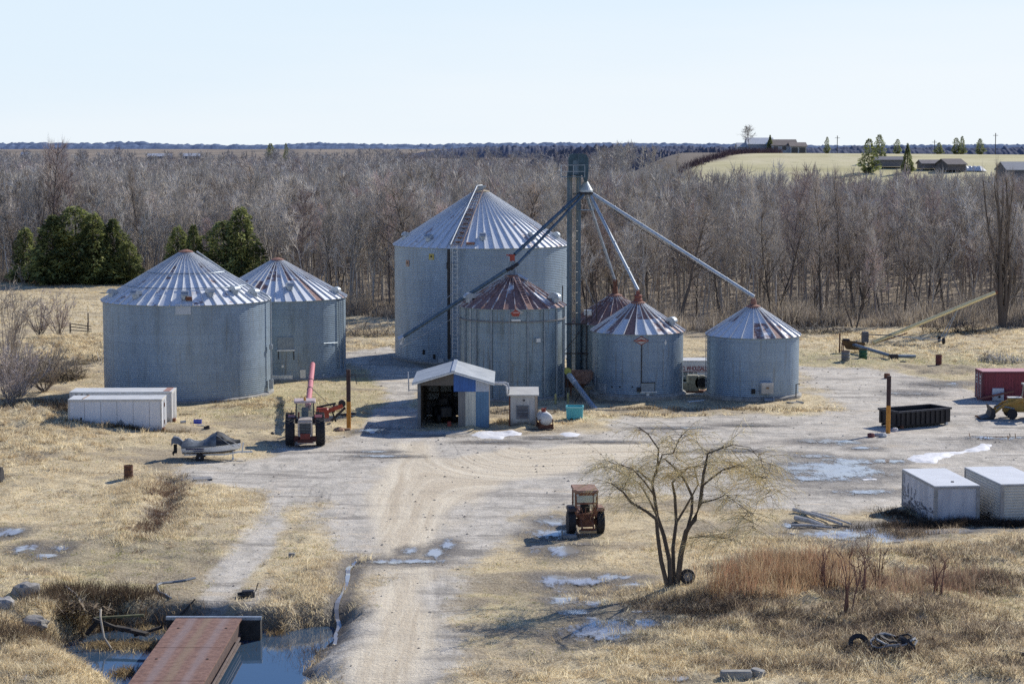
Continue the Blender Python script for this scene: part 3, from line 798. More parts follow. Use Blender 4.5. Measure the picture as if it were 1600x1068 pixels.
b = MB(); p0, a0 = on_wall('two', 503, 536, .1); p1, _ = on_wall('two', 522, 535, .1); b.tube([p0, p1], .03, 5); b.build('brace', GALVD, t)

t, ro, d = bin_body('three', 'grain_bin', 'tallest grain bin, with caged ladder and pale ribbed roof, standing at the back', G1, .10,
                    [(-165, .14), (-130, .13), (-88, .17), (-47, .17), (-15, .14), (30, .15), (80, .15), (150, .15)], stain=.45, seed=8, npan=58, cap_r=.75, collar=mat('tan_collar', (.55, .47, .34), (.4, .32, .2), 4, .7), vs=.6, tone=.95)
r, ze, zp, r0, z0, r1, z1 = d
p0, aL = on_wall('three', 714, 566, .5); p0.z = .8; p1 = Vector((p0.x, p0.y, ze + .3))
ld = ladder('ladder', t, p0, p1, .55, .4, GALVB, off=Vector((math.cos(aL), math.sin(aL), 0)), rr_=.022)
b = MB()                                                # safety cage: hoops and uprights
ou = Vector((math.cos(aL), math.sin(aL), 0)); sd_ = Vector((-ou.y, ou.x, 0))
z = 3.
while z < ze + .4:
    b.tube([Vector((p0.x, p0.y, z)) + sd_ * .42 * math.cos(k) + ou * .72 * math.sin(k) for k in np.linspace(0, PI, 9)], .022, 4, False); z += 1.0
for k in (0, PI * .25, PI * .5, PI * .75, PI): q = Vector((p0.x, p0.y, 3)) + sd_ * .42 * math.cos(k) + ou * .72 * math.sin(k); b.bar(q, q + Vector((0, 0, ze - 2.6)), .03)
b.build('ladder_cage', GALV, ld)
b = MB(); p, a = on_wall('three', 703, 400, .2); b.tube([(p.x, p.y, ze - .1), (p.x, p.y, .6)], .14, 8); b.box(p.x, p.y, ze - 2., .4, .4, .6); b.build('down_pipe', DARKST, t)
q0 = Vector(((r0 - .1) * math.cos(aL), (r0 - .1) * math.sin(aL), z0 + .22)); q1 = Vector(((r1 + .1) * math.cos(aL), (r1 + .1) * math.sin(aL), z1 + .3))
ladder('roof_ladder', ro, q0, q1, .95, .55, mat('pale_rusty_ladder', (.55, .45, .38), (.36, .22, .16), 3, .7, rust=.3), off=Vector((0, 0, 1)), rr_=.045)
pb = MB(); nst = 9
for k in range(1, nst):
    f_ = k / (nst + 1); q = q0.lerp(q1, f_ * .8)
    pb.box(q.x, q.y, q.z - .05, .5, .45, .07)
pb.build('roof_step', RUST, ro)['kind'] = 'stuff'
b = MB(); b.tube([q0 + Vector((-.6, 0, .15)), q1 + Vector((-.2, 0, .35)), (0.1, -.2, zp + .55)], .09, 6); b.box(0, 0, zp - .1, .5, .5, .5); b.box(.1, 0, zp + .4, .8, .3, .12); b.build('roof_pipe', GALV, ro)
for px, py, c_ in ((675, 401, (.5, .42, .12)), (636, 411, (.45, .28, .20))):
    s_, ww, hh = plate('warning_sign', 'three', t, px, py, 9, 9, mat('warning_yellow', c_, None, 3, .6))
    bb = MB(); bb.prism([(-.12, -.1), (.12, -.1), (0, .14)], .01); q = bb.build('warning_mark', BLACK, s_); q.location = (0, -.04, .04)
    bb = MB(); bb.box(0, 0, 0, .34, .01, .08); q = bb.build('warning_text', WHITE, s_); q.location = (0, -.04, -.2)
plate('hatch', 'three', t, 690, 564, 9, 8, GALVB, .2)
for px, py in ((662, 550), (679, 557)): plate('port', 'three', t, px, py, 4, 7, BLACK, .05)
b = MB(); p, a = on_wall('three', 735, 366, 0); q = b.box(0, 0, 0, .8, .5, .2).build('roof_hatch', RUSTP, ro); q.location = (p.x * .94, p.y * .94, ze + .35)

t, ro, d = bin_body('four', 'grain_bin', 'grain bin with rusty brown roof and red sign, in front of the tallest bin', G1, .93,
                    [(200, .18), (-22, .18), (90, .2)], stain=.95, seed=11, tone=.93, tint=(1.06, 1.03, .93), vs=.7)
r, ze, zp, r0, z0, r1, z1 = d
b = MB(); n = 18
for k in range(n):
    a = 2 * PI * k / n + .12; b.box((r + .05) * math.cos(a), (r + .05) * math.sin(a), .1, .13, .13, ze - .2, )
st = b.build('wall_stiffener', GALVD, t); st['kind'] = 'stuff'
b = MB(); b.lathe([(r + .02, ze - 1.15), (r + .14, ze - 1.13), (r + .14, ze - 1.05), (r + .02, ze - 1.03)], 64, cap=False); b.build('wind_ring', mat('rust_stain', (.26, .20, .15), (.2, .22, .24), 5, .7), t)
s_, ww, hh = plate('sign', 'four', t, 807, 488, 21, 14, WHITE, .05, 'diamond', out=.16)
bb = MB(); bb.prism([(-ww * .38, -.02), (-ww * .25, -hh * .40), (ww * .22, -hh * .40), (ww * .3, 0), (0, hh * .36)], .02); q = bb.build('sign_emblem', REDP, s_); q.location = (-.06, -.03, 0)
bb = MB(); bb.box(0, 0, 0, .5, .012, .1); q = bb.build('sign_lettering', mat('pale_pink', (.7, .42, .38), None, 3, .6), s_); q.location = (-.06, -.045, -.05)
plate('sign_bracket', 'four', t, 806, 500, 14, 3, GALVB, .08, out=.12)
plate('lamp_box', 'four', t, 839, 531, 7, 6, GALVB, .25, out=.15)
b = MB(); b.lathe([(.55, z1), (.42, z1 + .35), (.3, z1 + .9)], 10); b.box(0, 0, z1 + .9, .35, .35, .35)
for k in range(4):
    a = k * PI / 2 + .5; b.bar((.6 * math.cos(a), .6 * math.sin(a), z1), (.18 * math.cos(a), .18 * math.sin(a), z1 + 1.5), .05)
b.build('spout_stand', GALVD, ro)
b = MB(); b.box(0, 0, z1 + 1.35, .42, .42, .55); b.box(-.25, 0, z1 + 1.75, .5, .2, .15); b.build('valve_box', REDP, ro)
b = MB(); b.tube([(.5, -.3, z1 + .15), (1.3, -.6, z1 - .28)], .14, 8); b.build('fill_hatch', GALVB, ro)
plate('anchor_plate', 'four', t, 735, 536, 1.5, 110, GALVB, .05)
ladder('roof_ladder', ro, (.95 * math.cos(-1.25), .95 * math.sin(-1.25), z1 + .02), (r0 * math.cos(-1.25), r0 * math.sin(-1.25), z0 + .16), .42, .36, mat('pale_pink_ladder', (.6, .42, .36), (.4, .25, .2), 3, .7), off=Vector((0, 0, 1)))

t, ro, d = bin_body('five', 'grain_bin', 'rusty roofed grain bin mostly hidden behind the one with the diamond sign', G1, .97, [(-60, .5)], stain=.8, seed=14, tone=.9, tint=(1.05, 1.02, .95))
z1 = d[6]; b = MB(); b.lathe([(.3, z1 + .1), (.2, z1 + .9)], 8); b.box(0, 0, z1 + .9, .35, .35, .6); b.build('spout_socket', RUST, ro)
b = MB(); b.box(0, 0, 0, .7, .5, .45); q = b.build('inspection_hatch', GALVB, ro); q.location = (-2.5, -2.2, 6.35)

t, ro, d = bin_body('six', 'grain_bin', 'grain bin with half rusty roof and red and white diamond sign', G1, .62, [(-25, .28), (70, .2)], stain=.55, seed=17, tone=.9, vs=.62, ventm=GALV, found=.5)
r, ze, zp, r0, z0, r1, z1 = d
s_, ww, hh = plate('sign', 'six', t, 1001.5, 532, 24, 14, mat('sign_rim', (.30, .07, .06), None, 3, .6), .04, 'diamond', out=.05)
bb = MB(); bb.prism([(0, -hh * .4), (ww * .4, 0), (0, hh * .4), (-ww * .4, 0)], .02); q = bb.build('sign_face', WHITE, s_); q.location = (0, -.025, 0)
bb = MB(); bb.prism([(-ww * .26, -.06), (ww * .26, -.06), (ww * .34, .03), (ww * .1, .08), (0, .16), (-ww * .1, .08), (-ww * .34, .03)], .02); q = bb.build('sign_band', REDP, s_); q.location = (0, -.045, 0)
plate('sign_rod', 'six', t, 1002, 570, 1.5, 62, DARKST, .06)
pl_, ww, hh = plate('hatch', 'six', t, 1012, 604, 21, 14, GALVD, .06)
for px in (1002, 1022.5): plate('hatch_frame', 'six', t, px, 604, 1.5, 15, BLACK, .1)
plate('hatch_frame', 'six', t, 1012, 597.5, 21, 1.4, BLACK, .1)
plate('hatch_sill', 'six', t, 1013, 612, 26, 1.8, GALVB, .3); plate('lock_box', 'six', t, 1012, 616, 4.5, 4, GALVB, .12)
plate('switch_box', 'six', t, 944, 606, 15, 16, GALV, .25, out=.12)
for px in (957, 969, 988): plate('port', 'six', t, px, 604, 3, 3, BLACK, .05, 'diamond')
plate('motor', 'six', t, 998, 608, 6, 6, DARKST, .4, out=.15)
plate('lamp', 'six', t, 1040, 535, 5, 9, GALVB, .05, 'diamond'); plate('conduit', 'six', t, 1037, 576, .7, 60, GALV, .04)
b = MB(); p0, _ = on_wall('six', 934, 525, .12); p1, _ = on_wall('six', 934, 600, .12); b.tube([p0 + Vector((.5, -.1, .2)), p0, p1], .04, 5); b.build('down_pipe', GALV, t)
b = MB(); p0, _ = on_wall('six', 936, 588, .06); p1, _ = on_wall('six', 988, 591, .06); b.tube([p0, p0.lerp(p1, .5) + Vector((0, -.35, 0)), p1], .03, 5); b.build('cable', GALVB, t)
b = MB(); b.lathe([(.35, z1 + .1), (.38, z1 + .35), (.28, z1 + .45), (.36, z1 + .7), (.16, z1 + .8)], 10); b.box(0, 0, z1 + .75, .3, .3, .3); b.build('spout_socket', mat('rust_red', (.33, .12, .09), (.2, .07, .05), 5, .8), ro)

t, ro, d = bin_body('seven', 'grain_bin', 'silver roofed grain bin standing alone at right, white control box on its wall', G1, .30, [(75, .2)], stain=.45, seed=21, tone=.95, found=.35)
r, ze, zp, r0, z0, r1, z1 = d
q, ww, hh = plate('control_box', 'seven', t, 1196.5, 605.5, 20, 17, WHITE, .45, out=.22)
bb = MB(); bb.box(0, 0, 0, .25, .02, .16); k = bb.build('box_label', mat('brown_label', (.25, .16, .1), None, 3, .6), q); k.location = (.03, -.24, -.05)
bb = MB(); bb.box(0, 0, 0, .05, .03, .86); k = bb.build('box_hinge', GALVD, q); k.location = (-.5, -.235, -.43)
b = MB(); p, a = on_wall('seven', 1198, 624, .5); b.lathe([(.22, -.35), (.22, .35)], 12, Matrix.Translation(p) @ Matrix.Rotation(PI / 2, 4, 'Y')); b.box(p.x, p.y, 0, .5, .4, p.z - .2); b.lathe([(.28, -.06), (.28, .06)], 12, Matrix.Translation(p + Vector((.42, 0, 0))) @ Matrix.Rotation(PI / 2, 4, 'Y')); b.build('fan_motor', GALVD, t)
plate('junction_box', 'seven', t, 1177, 611, 6, 7, BLACK, .2, out=.1)
p0, a0 = on_wall('seven', 1108, 600, .15); p0.z = .6; ladder('ladder', t, p0, (p0.x, p0.y, ze), .5, .35, GALVD, off=Vector((math.cos(a0), math.sin(a0), 0)), rr_=.025)
b = MB(); b.lathe([(.25, z1 + .1), (.25, z1 + .5), (.17, z1 + .75)], 10); b.build('spout_socket', RUSTP, ro)
b = MB(); p, a = on_wall('seven', 1244, 606, .25); b.tube([(p.x, p.y, 0.1), (p.x, p.y, 1.25), (p.x + .3, p.y - .1, 1.3)], .05, 6); b.build('vent_pipe', DARKST, t)

# ------------------------------------------------------------------ grain elevator and its spouts
LX, LY, _ = P(898, 500, 175.5)
t = thing('grain_elevator', 'tall twin leg grain elevator with head box and spouts running down to the bins', 'grain elevator', (LX, LY, 0))
ELV = mat('elevator_steel', (.135, .195, .25), (.085, .13, .17), 3, .45, .45, streak=True)
def loc(px, py, Y): x, y, z = P(px, py, Y); return Vector((x - LX, y - LY, z))
for sx in (-.50, .30):
    b = MB(); b.box(sx, 0, 0, .42, .42, 19.0)
    z = 2.4
    while z < 19: b.box(sx, 0, z, .50, .5, .08); z += 2.4
    b.build('leg_trunk', ELV, t)
ladder('ladder', t, (-.1, -.3, .5), (-.1, -.3, 18.9), .34, .33, mat('pale_ladder', (.46, .43, .33), (.34, .31, .24), 3, .6), off=Vector((0, -1, 0)), rr_=.03)
b = MB(); z = 3.
while z < 18.6:
    b.tube([(-.1 + .36 * math.cos(k), -.3 - .6 * math.sin(k), z) for k in np.linspace(0, PI, 7)], .02, 4, False); z += .9
for k in (.3, PI / 2, PI - .3): b.bar((-.1 + .36 * math.cos(k), -.3 - .6 * math.sin(k), 3), (-.1 + .36 * math.cos(k), -.3 - .6 * math.sin(k), 18.5), .03)
b.build('ladder_cage', mat('dull_cage', (.38, .36, .30), (.26, .25, .22), 3, .6), t)
b = MB(); hx = 1.78                                    # head: rounded shoulders, sides and a seam
b.prism([(-.60, 0), (.66, 0), (.80, -.55), (1.06, -.55), (1.15, .3), (1.15, 1.45), (1.0, 1.78), (.72, 1.9), (-.22, 1.9), (-.5, 1.78), (-.62, 1.45)], 1.05, Matrix.Translation((0, -.55, 18.65)))
hd = b.build('elevator_head', mat('head_steel', (.055, .105, .14), (.035, .07, .095), 2.5, .5, .3), t)
b = MB(); b.box(.27, -.575, 18.7, .05, .03, 1.8); b.box(.27, -.575, 19.55, 1.7, .03, .05); b.box(.0, -.57, 18.75, .42, .04, 1.2); b.build('head_seam', ELV, hd)
b = MB(); b.box(-.15, -.9, 18.5, 1.9, .7, .06); b.box(-.95, 0, 18.5, .6, 1.6, .06); b.build('platform', ELV, t)
b = MB()
for z in (19.0, 19.55):
    b.bar((-1.25, -1.25, z), (-1.25, .8, z), .04); b.bar((-1.25, -1.25, z), (.8, -1.25, z), .04)
    b.bar((1.15, 0, z), (1.6, 0, z), .04) if z > 19.3 else None
for x_, y_ in ((-1.25, -1.25), (-1.25, -.2), (-1.25, .8), (-.2, -1.25), (.8, -1.25)): b.bar((x_, y_, 18.5), (x_, y_, 19.57), .04)
b.build('railing', GALV, t)
b = MB(); b.lathe([(.16, 18.15), (.62, 17.35), (.62, 17.2)], 16, Matrix.Translation((.93, 0, 0))); b.build('distributor', mat('pale_distributor', (.62, .66, .66), (.40, .46, .48), 2, .5, .3), t)
b = MB(); b.lathe([(.7, 17.0), (.7, 17.2)], 16, Matrix.Translation((.93, 0, 0))); b.box(.4, -.2, 16.95, 1.2, .25, .15); b.build('distributor_ring', DARKST, t)
b = MB()                                              # lower service platform
for z in (15.6,): b.box(.9, -.3, z, 1.6, 1.2, .05)
for x_ in (.15, 1.65): b.bar((x_, -.9, 15.6), (x_, -.9, 16.6), .04)
b.bar((.15, -.9, 16.6), (1.65, -.9, 16.6), .04); b.bar((1.6, -.3, 15.6), (1.3, -.2, 17.1), .06); b.bar((.2, -.3, 15.6), (.3, -.1, 17.1), .06)
b.build('lower_platform', ELV, t)
def top_of(key, dz=0., dx=0., dy=0.):
    (cx, cy), r, ze, zp = BINS[key]; return Vector((cx - LX + dx, cy - LY + dy, zp + dz))
D0 = Vector((.93, -.1, 17.1))
LIT = mat('bright_spout', (.60, .65, .68), (.42, .48, .52), 3, .4, .5)
def spout(a, b_, r_, m, truss=0., label=None):
    mb = MB(); mb.tube([a, b_], r_, 10); d_ = (b_ - a); L = d_.length; k = 2.5
    dn = d_.normalized()
    while k < L: q = a + dn * k; mb.tube([q - dn * .05, q + dn * .05], r_ * 1.3, 10); k += 3.0
    o = smooth_by_angle(mb.build('spout', m, t))
    if truss:
        tb = MB(); up = Vector((0, 0, -truss)); q = a.lerp(b_, .5) + up
        tb.tube([a, a.lerp(b_, .25) + up * .8, q, a.lerp(b_, .75) + up * .8, b_], .03, 5)
        for f in (.25, .5, .75): tb.bar(a.lerp(b_, f), a.lerp(b_, f) + up * (.8 if f != .5 else 1), .04)
        tb.build('spout_truss', DARKST, o)
    if label: o['label'] = label
    return o
spout(D0 + Vector((-.45, -.2, 0)), top_of('four', 1.75, .2), .15, ELV)
lo_top = top_of('four', .95, .45, -.3)
spout(D0 + Vector((-.2, -.45, -.15)), lo_top, .13, ELV)
spout(D0 + Vector((.05, .1, -.1)), top_of('five', 1.2), .13, GALV)
spout(D0 + Vector((.35, -.1, -.1)), top_of('six', 1.0), .14, LIT)
spout(D0 + Vector((.5, 0, 0)), top_of('seven', .75, .05), .15, LIT, .42)
e_ = Vector((P(629, 527, 168)[0] - LX, 168 - LY, P(629, 527, 168)[2]))
st_ = Vector((BINS['four'][0][0] - LX - .5, BINS['four'][0][1] - LY - .9, 10.75))
so_ = spout(st_, e_, .17, ELV, 0, 'long loading spout reaching down past the front of the tallest bin')
b = MB(); b.tube([lo_top, lo_top.lerp(st_, .5) + Vector((0, -.1, -.05)), st_], .16, 8); b.build('spout_elbow', DARKST, so_)
b = MB(); dn = (e_ - st_).normalized(); b.tube([e_ - dn * .1, e_ + dn * .35], [.2, .27], 12); b.tube([e_ + Vector((0, 0, -.1)), e_ + Vector((-.1, 0, -.6))], [.2, .16], 10); b.build('spout_hood', GALVB, so_)
b = MB()
for f, up in ((.55, .9), (.9, .5)):
    pass
b.tube([e_, e_.lerp(st_, .45) + Vector((0, 0, .95)), st_ + Vector((.2, 0, 1.3))], .022, 4); b.tube([e_ + Vector((-.2, 0, -.9)), e_.lerp(st_, .62) + Vector((0, -.1, -1.2)), st_ + Vector((.8, 0, .2))], .022, 4)
b.build('guy_cable', GALVB, so_)

# frame and braces at the foot of the elevator
b = MB()
for x_ in (-1.1, 1.0): b.bar((x_, -.6, 0), (x_, -.6, 9.0), .09)
for z in (3.0, 5.6): b.bar((-1.3, -.6, z), (1.9, -.6, z), .10)
b.bar((1.9, -.6, 0), (1.9, -.6, 8.4), .1); b.bar((-1.1, -.6, 3.0), (1.0, -.6, 5.6), .05); b.bar((1.5, -.6, 3.0), (1.5, -.6, 8), .06)
b.build('support_frame', mat('brown_frame', (.12, .09, .08), (.07, .05, .05), 4, .8), t)
b = MB(); b.box(.0, -.2, 0, 1.9, 1.0, 1.25); b.build('boot', RUST, t)
# ------------------------------------------------------------------ bare trees
def frame_of(d):
    d = d / np.linalg.norm(d); u = np.cross(d, [.02, .03, 1.] if abs(d[2]) < .9 else [1., .02, .01]); u /= np.linalg.norm(u)
    return d, u, np.cross(d, u)


class Wood:
    """collects tapered branches (tubes) and thin twig slivers"""
    def __init__(s, seed): s.r = np.random.default_rng(seed); s.V, s.F, s.TV = [], [], []; s.n = 0

    def limb(s, pts, r0, r1, sides=3):
        pts = np.asarray(pts, float); m = len(pts)
        for i in range(m):
            d = pts[min(i + 1, m - 1)] - pts[max(i - 1, 0)]; d, u, v = frame_of(d)
            rr_ = r0 + (r1 - r0) * i / (m - 1)
            for k in range(sides):
                a = 2 * PI * k / sides; s.V.append(pts[i] + (u * math.cos(a) + v * math.sin(a)) * rr_)
        for i in range(m - 1):
            for k in range(sides):
                a0, b0 = s.n + i * sides + k, s.n + i * sides + (k + 1) % sides
                s.F.append((a0, b0, b0 + sides, a0 + sides))
        s.n += m * sides

    def twig(s, p, d, L, w_, bend=0.):
        d, u, v = frame_of(d); a = s.r.uniform(0, 2 * PI); q = u * math.cos(a) + v * math.sin(a)
        m = p + d * L * .55 + np.array([0, 0, bend * L * .25])
        s.TV += [p - q * w_, p + q * w_, m - q * w_ * .6, m + q * w_ * .6, m - q * w_ * .6, p + q * w_]
        e = p + d * L + np.array([0, 0, bend * L])
        s.TV += [m - q * w_ * .6, m + q * w_ * .6, e]

    def path(s, p, d, L, n, wob, up=0.):
        pts = [np.array(p, float)]; d = np.array(d, float); d /= np.linalg.norm(d)
        for i in range(n):
            d = d + s.r.normal(0, wob, 3) + np.array([0, 0, up]); d /= np.linalg.norm(d)
            pts.append(pts[-1] + d * L / n)
        return pts


def rdir(r, az, el): return np.array([math.cos(az) * math.cos(el), math.sin(az) * math.cos(el), math.sin(el)])


def bare_tree(seed, H, r0, first=.28, nl=20, nb=5, nt=5, spread=.26, el=(35, 70), tw=.022, forks=1, twl=.085, sides=4, fel=(66, 80), butt=0.):
    s = Wood(seed); r = s.r; stems = []
    for f in range(forks):
        if forks == 1: pts = s.path((0, 0, -.4), (r.normal(0, .05), r.normal(0, .05), 1), H * .96, 8, .05, .06)
        else:
            az = 2 * PI * f / forks + r.uniform(-.5, .5); pts = s.path((.2 * math.cos(az), .2 * math.sin(az), -.4), rdir(r, az, R(r.uniform(*fel))), H * r.uniform(.8, 1.), 8, .06, .07)
        s.limb(pts, r0 * (1 if forks == 1 else .65), r0 * .12, sides + 1); stems.append(pts)
    if butt: s.limb([(0, 0, -.4), (0, 0, butt * .5), (.03, 0, butt)], r0 * 1.25, r0 * .95, 9)
    for k in range(nl):
        pts = stems[k % forks]
        t = first + (1 - first) * ((k + r.uniform(0, 1)) / nl) ** .9
        i = t * (len(pts) - 1); i0 = min(int(i), len(pts) - 2); p = pts[i0] + (pts[i0 + 1] - pts[i0]) * (i - i0)
        az = k * 2.4 + r.uniform(-.5, .5); e = R(r.uniform(*el))
        L = H * (spread * (1.05 - t) + .055) * r.uniform(.75, 1.35)
        lp = s.path(p, rdir(r, az, e), L, 4, .11, .07); s.limb(lp, r0 * (.42 - .3 * t) + .012, .012, sides - 1)
        for j in range(nb):
            q = lp[1 + int(r.integers(0, 4))]; az2 = az + r.uniform(-1.3, 1.3); e2 = e + R(r.uniform(-35, 30))
            l2 = L * r.uniform(.28, .55); bp = s.path(q, rdir(r, az2, e2), l2, 2, .15, .08); s.limb(bp, .022, .008, 3)
            for m in range(nt):
                f = r.uniform(.15, 1.); qq = bp[0] + (bp[2] - bp[0]) * f
                s.twig(qq, rdir(r, az2 + r.uniform(-1.2, 1.2), e2 + R(r.uniform(-40, 45))), H * twl * r.uniform(.5, 1.2), tw, r.uniform(-.05, .15))
        for m in range(nt):
            qq = lp[int(r.integers(1, 5))]; s.twig(qq, rdir(r, az + r.uniform(-1, 1), e + R(r.uniform(-30, 35))), H * twl * r.uniform(.6, 1.2), tw)
    return s


def bark_mat(name, c1, c2, use_col=False, vary=.35):
    b = NB(name); info = b.n('ShaderNodeObjectInfo').outputs['Random']
    p = b.pos(); n = b.noise(b.scale(p, (1, 1, .4)), 2.5, 3)
    c = b.mix(n, c1, c2)
    if use_col: c = b.mix(1.0, c, b.attr('col', 'Color'), 'MULTIPLY')
    else: c = b.mix(1.0, c, b.mix(info, (1 - vary,) * 3, (1 + vary,) * 3), 'MULTIPLY')
    return b.done(c, .85, Specular_IOR_Level=.15)


def wood_meshes(s, tm, cm, nm):
    V = np.array(s.V); F = np.array(s.F)
    me1 = np_mesh('trunk', V, F, tm); T = np.array(s.TV); tri = np.arange(len(T)).reshape(-1, 3)
    me2 = np_mesh('crown', T, tri, cm)
    a, b = me1.data, me2.data
    bpy.data.objects.remove(me1); bpy.data.objects.remove(me2)
    return a, b


BK = dict(grey=(bark_mat('grey_bark', (.36, .325, .285), (.58, .54, .49)), bark_mat('grey_twigs', (.56, .51, .44), (.74, .68, .60))),
          brown=(bark_mat('brown_bark', (.085, .068, .055), (.17, .14, .115)), bark_mat('brown_twigs', (.42, .36, .30), (.58, .50, .42))),
          red=(bark_mat('maple_bark', (.15, .12, .11), (.26, .22, .20)), bark_mat('red_bud_twigs', (.48, .375, .33), (.62, .51, .455))),
          pale=(bark_mat('birch_bark', (.50, .48, .44), (.70, .68, .63)), bark_mat('birch_twigs', (.36, .32, .28), (.47, .43, .38))),
          tan=(bark_mat('beech_bark', (.22, .19, .15), (.33, .29, .24)), bark_mat('leafy_twigs', (.40, .30, .19), (.50, .39, .26))))
VAR = {}
for i, (k, a) in enumerate([('grey', {}), ('grey', dict(el=(45, 75), spread=.2)), ('grey', dict(first=.38, forks=2)), ('brown', dict(r0=.23)), ('brown', dict(el=(40, 72), first=.2, r0=.2, forks=2)), ('brown', dict(el=(25, 60), first=.4, r0=.24, spread=.34)), ('red', dict(spread=.28, first=.3, nt=7)), ('red', dict(el=(30, 60), nt=7)), ('pale', dict(r0=.13, spread=.17, el=(45, 75))), ('tan', dict(first=.15, spread=.3, el=(15, 55)))]):
    a = dict(dict(H=15, r0=.16, nl=22, nb=6, nt=6), **a)
    VAR.setdefault(k, []).append(wood_meshes(bare_tree(200 + i, **a), *BK[k], k))


def plant_tree(mesh, x, y, h, label, group=None, sx=1., name='bare_tree', z=None, base=15.):
    t = thing(name, label, 'tree', (x, y, (hz(x, y) if y < 333 else float(far_height([x], [y])[0])) if z is None else z), rng.uniform(0, 6.28), group)
    t.scale = (h / base * sx, h / base * sx, h / base)
    for nm, me in zip(('trunk', 'crown'), mesh):
        o = bpy.data.objects.new(nm, me); COL.objects.link(o); o.parent = t
    return t


EDGE_PX = [-200, 0, 170, 400, 545, 700, 900, 1100, 1300, 1450, 1600, 1800]
EDGE_Y = [318, 314, 314, 304, 252, 243, 234, 231, 238, 237, 235, 236]
def edge_y(x, y): return np.interp(x / max(y, 1) * FPX + 800, EDGE_PX, EDGE_Y)


# the 300 nearest trees, one object each; the deeper wood is one mass
cand = []
for yb in np.arange(228, 420, 3.9):
    for xb in np.arange(-.30 * yb - 10, .30 * yb + 10, 4.1):
        x = xb + rng.normal(0, 1.9); y = yb + rng.normal(0, 1.9)
        d = y - edge_y(x, y) - 2.5
        if d < 0: continue
        pxx = x / y * FPX + 800
        if pxx > 890 and d < 14 and rng.random() < .45: continue
        if 545 < pxx < 620 and d < 3: continue
        cand.append((d * (.72 if pxx < 545 else 1.) + rng.uniform(0, 2), x, y))
cand.sort()
LBL = dict(grey='bare grey leafless tree of the near rows in the wood behind the bins', brown='dark brown leafless tree of the near rows in the wood behind the bins', red='leafless tree with reddish buds in the near rows of the wood',
           pale='pale barked birch in the near rows of the wood', tan='low tree holding tan dead leaves at the edge of the wood')
GRP = dict(grey='grey bare trees of the near wood', brown='dark bare trees of the near wood', red='red budded trees of the near wood', pale='birches of the near wood', tan='tan leaved trees of the wood edge')
for d, x, y in cand[:284]:
    pxx = x / y * FPX + 800
    redp = .05 + .30 * float(fbm([x * .03], [y * .03], 5)[0] > .55)
    q = rng.random()
    right = pxx > 900
    k = 'red' if q < redp else 'pale' if q < redp + (.04 if right else .12) else 'tan' if (q < redp + .13 and right and d < 20) else 'brown' if q < (.62 if right else .35) else 'grey'
    ms = VAR[k][int(rng.integers(len(VAR[k])))]
    h = rng.triangular(7.5, 13.5, 19) if k != 'tan' else rng.uniform(4, 9)
    if d < 6: h *= .85
    t_ = plant_tree(ms, x, y, h, LBL[k], GRP[k], rng.uniform(.75, 1.3)); t_.rotation_euler = (rng.normal(0, .06), rng.normal(0, .06), t_.rotation_euler[2])
rest = cand[284:]

# remarkable trees one can tell apart
BIG = wood_meshes(bare_tree(301, 19, .55, first=.16, nl=48, nb=5, nt=5, spread=.16, el=(55, 80), forks=7, tw=.02, fel=(78, 86), butt=2.6), BK['brown'][0], BK['brown'][1], 'big')
x, y = G(1566, 512); plant_tree(BIG, x, y, 19, 'tallest dark many stemmed tree at the right, beside the yellow auger tip', None, .8, base=19)
VEE = wood_meshes(bare_tree(302, 15, .24, first=.2, nl=26, nb=6, nt=5, spread=.3, el=(30, 60), forks=2), BK['brown'][0], BK['brown'][1], 'vee')
x, y = G(1207, 503); plant_tree(VEE, x, y, 14.5, 'dark forked tree rising behind the small silver roofed bin', None, .9)
x, y = G(1283, 505); plant_tree(VAR['brown'][0], x, y, 17.5, 'tall slim dark tree right of the forked one, top above the green field', None, .7)
x, y = G(1335, 512); plant_tree(VAR['brown'][1], x, y, 13, 'dark tree with low limbs behind the yellow auger foot', None, .9)
x, y = G(1312, 490); plant_tree(VAR['brown'][0], x, y, 18, 'thin tall tree with its bare top standing against the green hill field', None, .6)
TALL = wood_meshes(bare_tree(303, 18, .26, first=.35, nl=30, nb=6, nt=6, spread=.3, el=(35, 62)), BK['red'][0], BK['red'][1], 'tall')
x, y, _ = P(92, 440, 330); plant_tree(TALL, x, y, 21.8, 'tallest reddish tree at left, its top above the skyline', None, 1., base=18)
x, y, _ = P(108, 440, 334); plant_tree(TALL, x, y, 17, 'broad reddish tree just right of the tallest one at left', None, 1.1, base=18)
x, y, _ = P(222, 440, 318); plant_tree(VAR['pale'][0], x, y, 11.5, 'white barked leaning birch beside the dark cedars', None, 1.3)
x, y, _ = P(548, 480, 262); plant_tree(VAR['grey'][0], x, y, 15, 'grey tree standing right behind the gap between the left bins and the tallest bin', None, 1.1)

# deeper wood: light trees merged into one mass
def lod(seed, **kw):
    s = bare_tree(seed, 15, .17, nl=14, nb=3, nt=4, tw=.045, twl=.11, sides=3, **kw)
    V = np.array(s.V); F = np.array(s.F); T = np.array(s.TV)
    tri = np.concatenate([F[:, [0, 1, 2]], F[:, [0, 2, 3]], np.arange(len(T)).reshape(-1, 3) + len(V)])
    return np.concatenate([V, T]), tri, len(V)
def lod_far(seed):
    s = bare_tree(seed, 15, .2, nl=9, nb=2, nt=3, tw=.10, twl=.15, sides=3, first=.35)
    V = np.array(s.V); F = np.array(s.F); T = np.array(s.TV)
    tri = np.concatenate([F[:, [0, 1, 2]], F[:, [0, 2, 3]], np.arange(len(T)).reshape(-1, 3) + len(V)])
    return np.concatenate([V, T]), tri, len(V)
LODS = [lod(401), lod(402, el=(45, 75)), lod(403, spread=.3), lod(404, first=.4)]
LODF = [lod_far(411), lod_far(412), lod_far(413)]
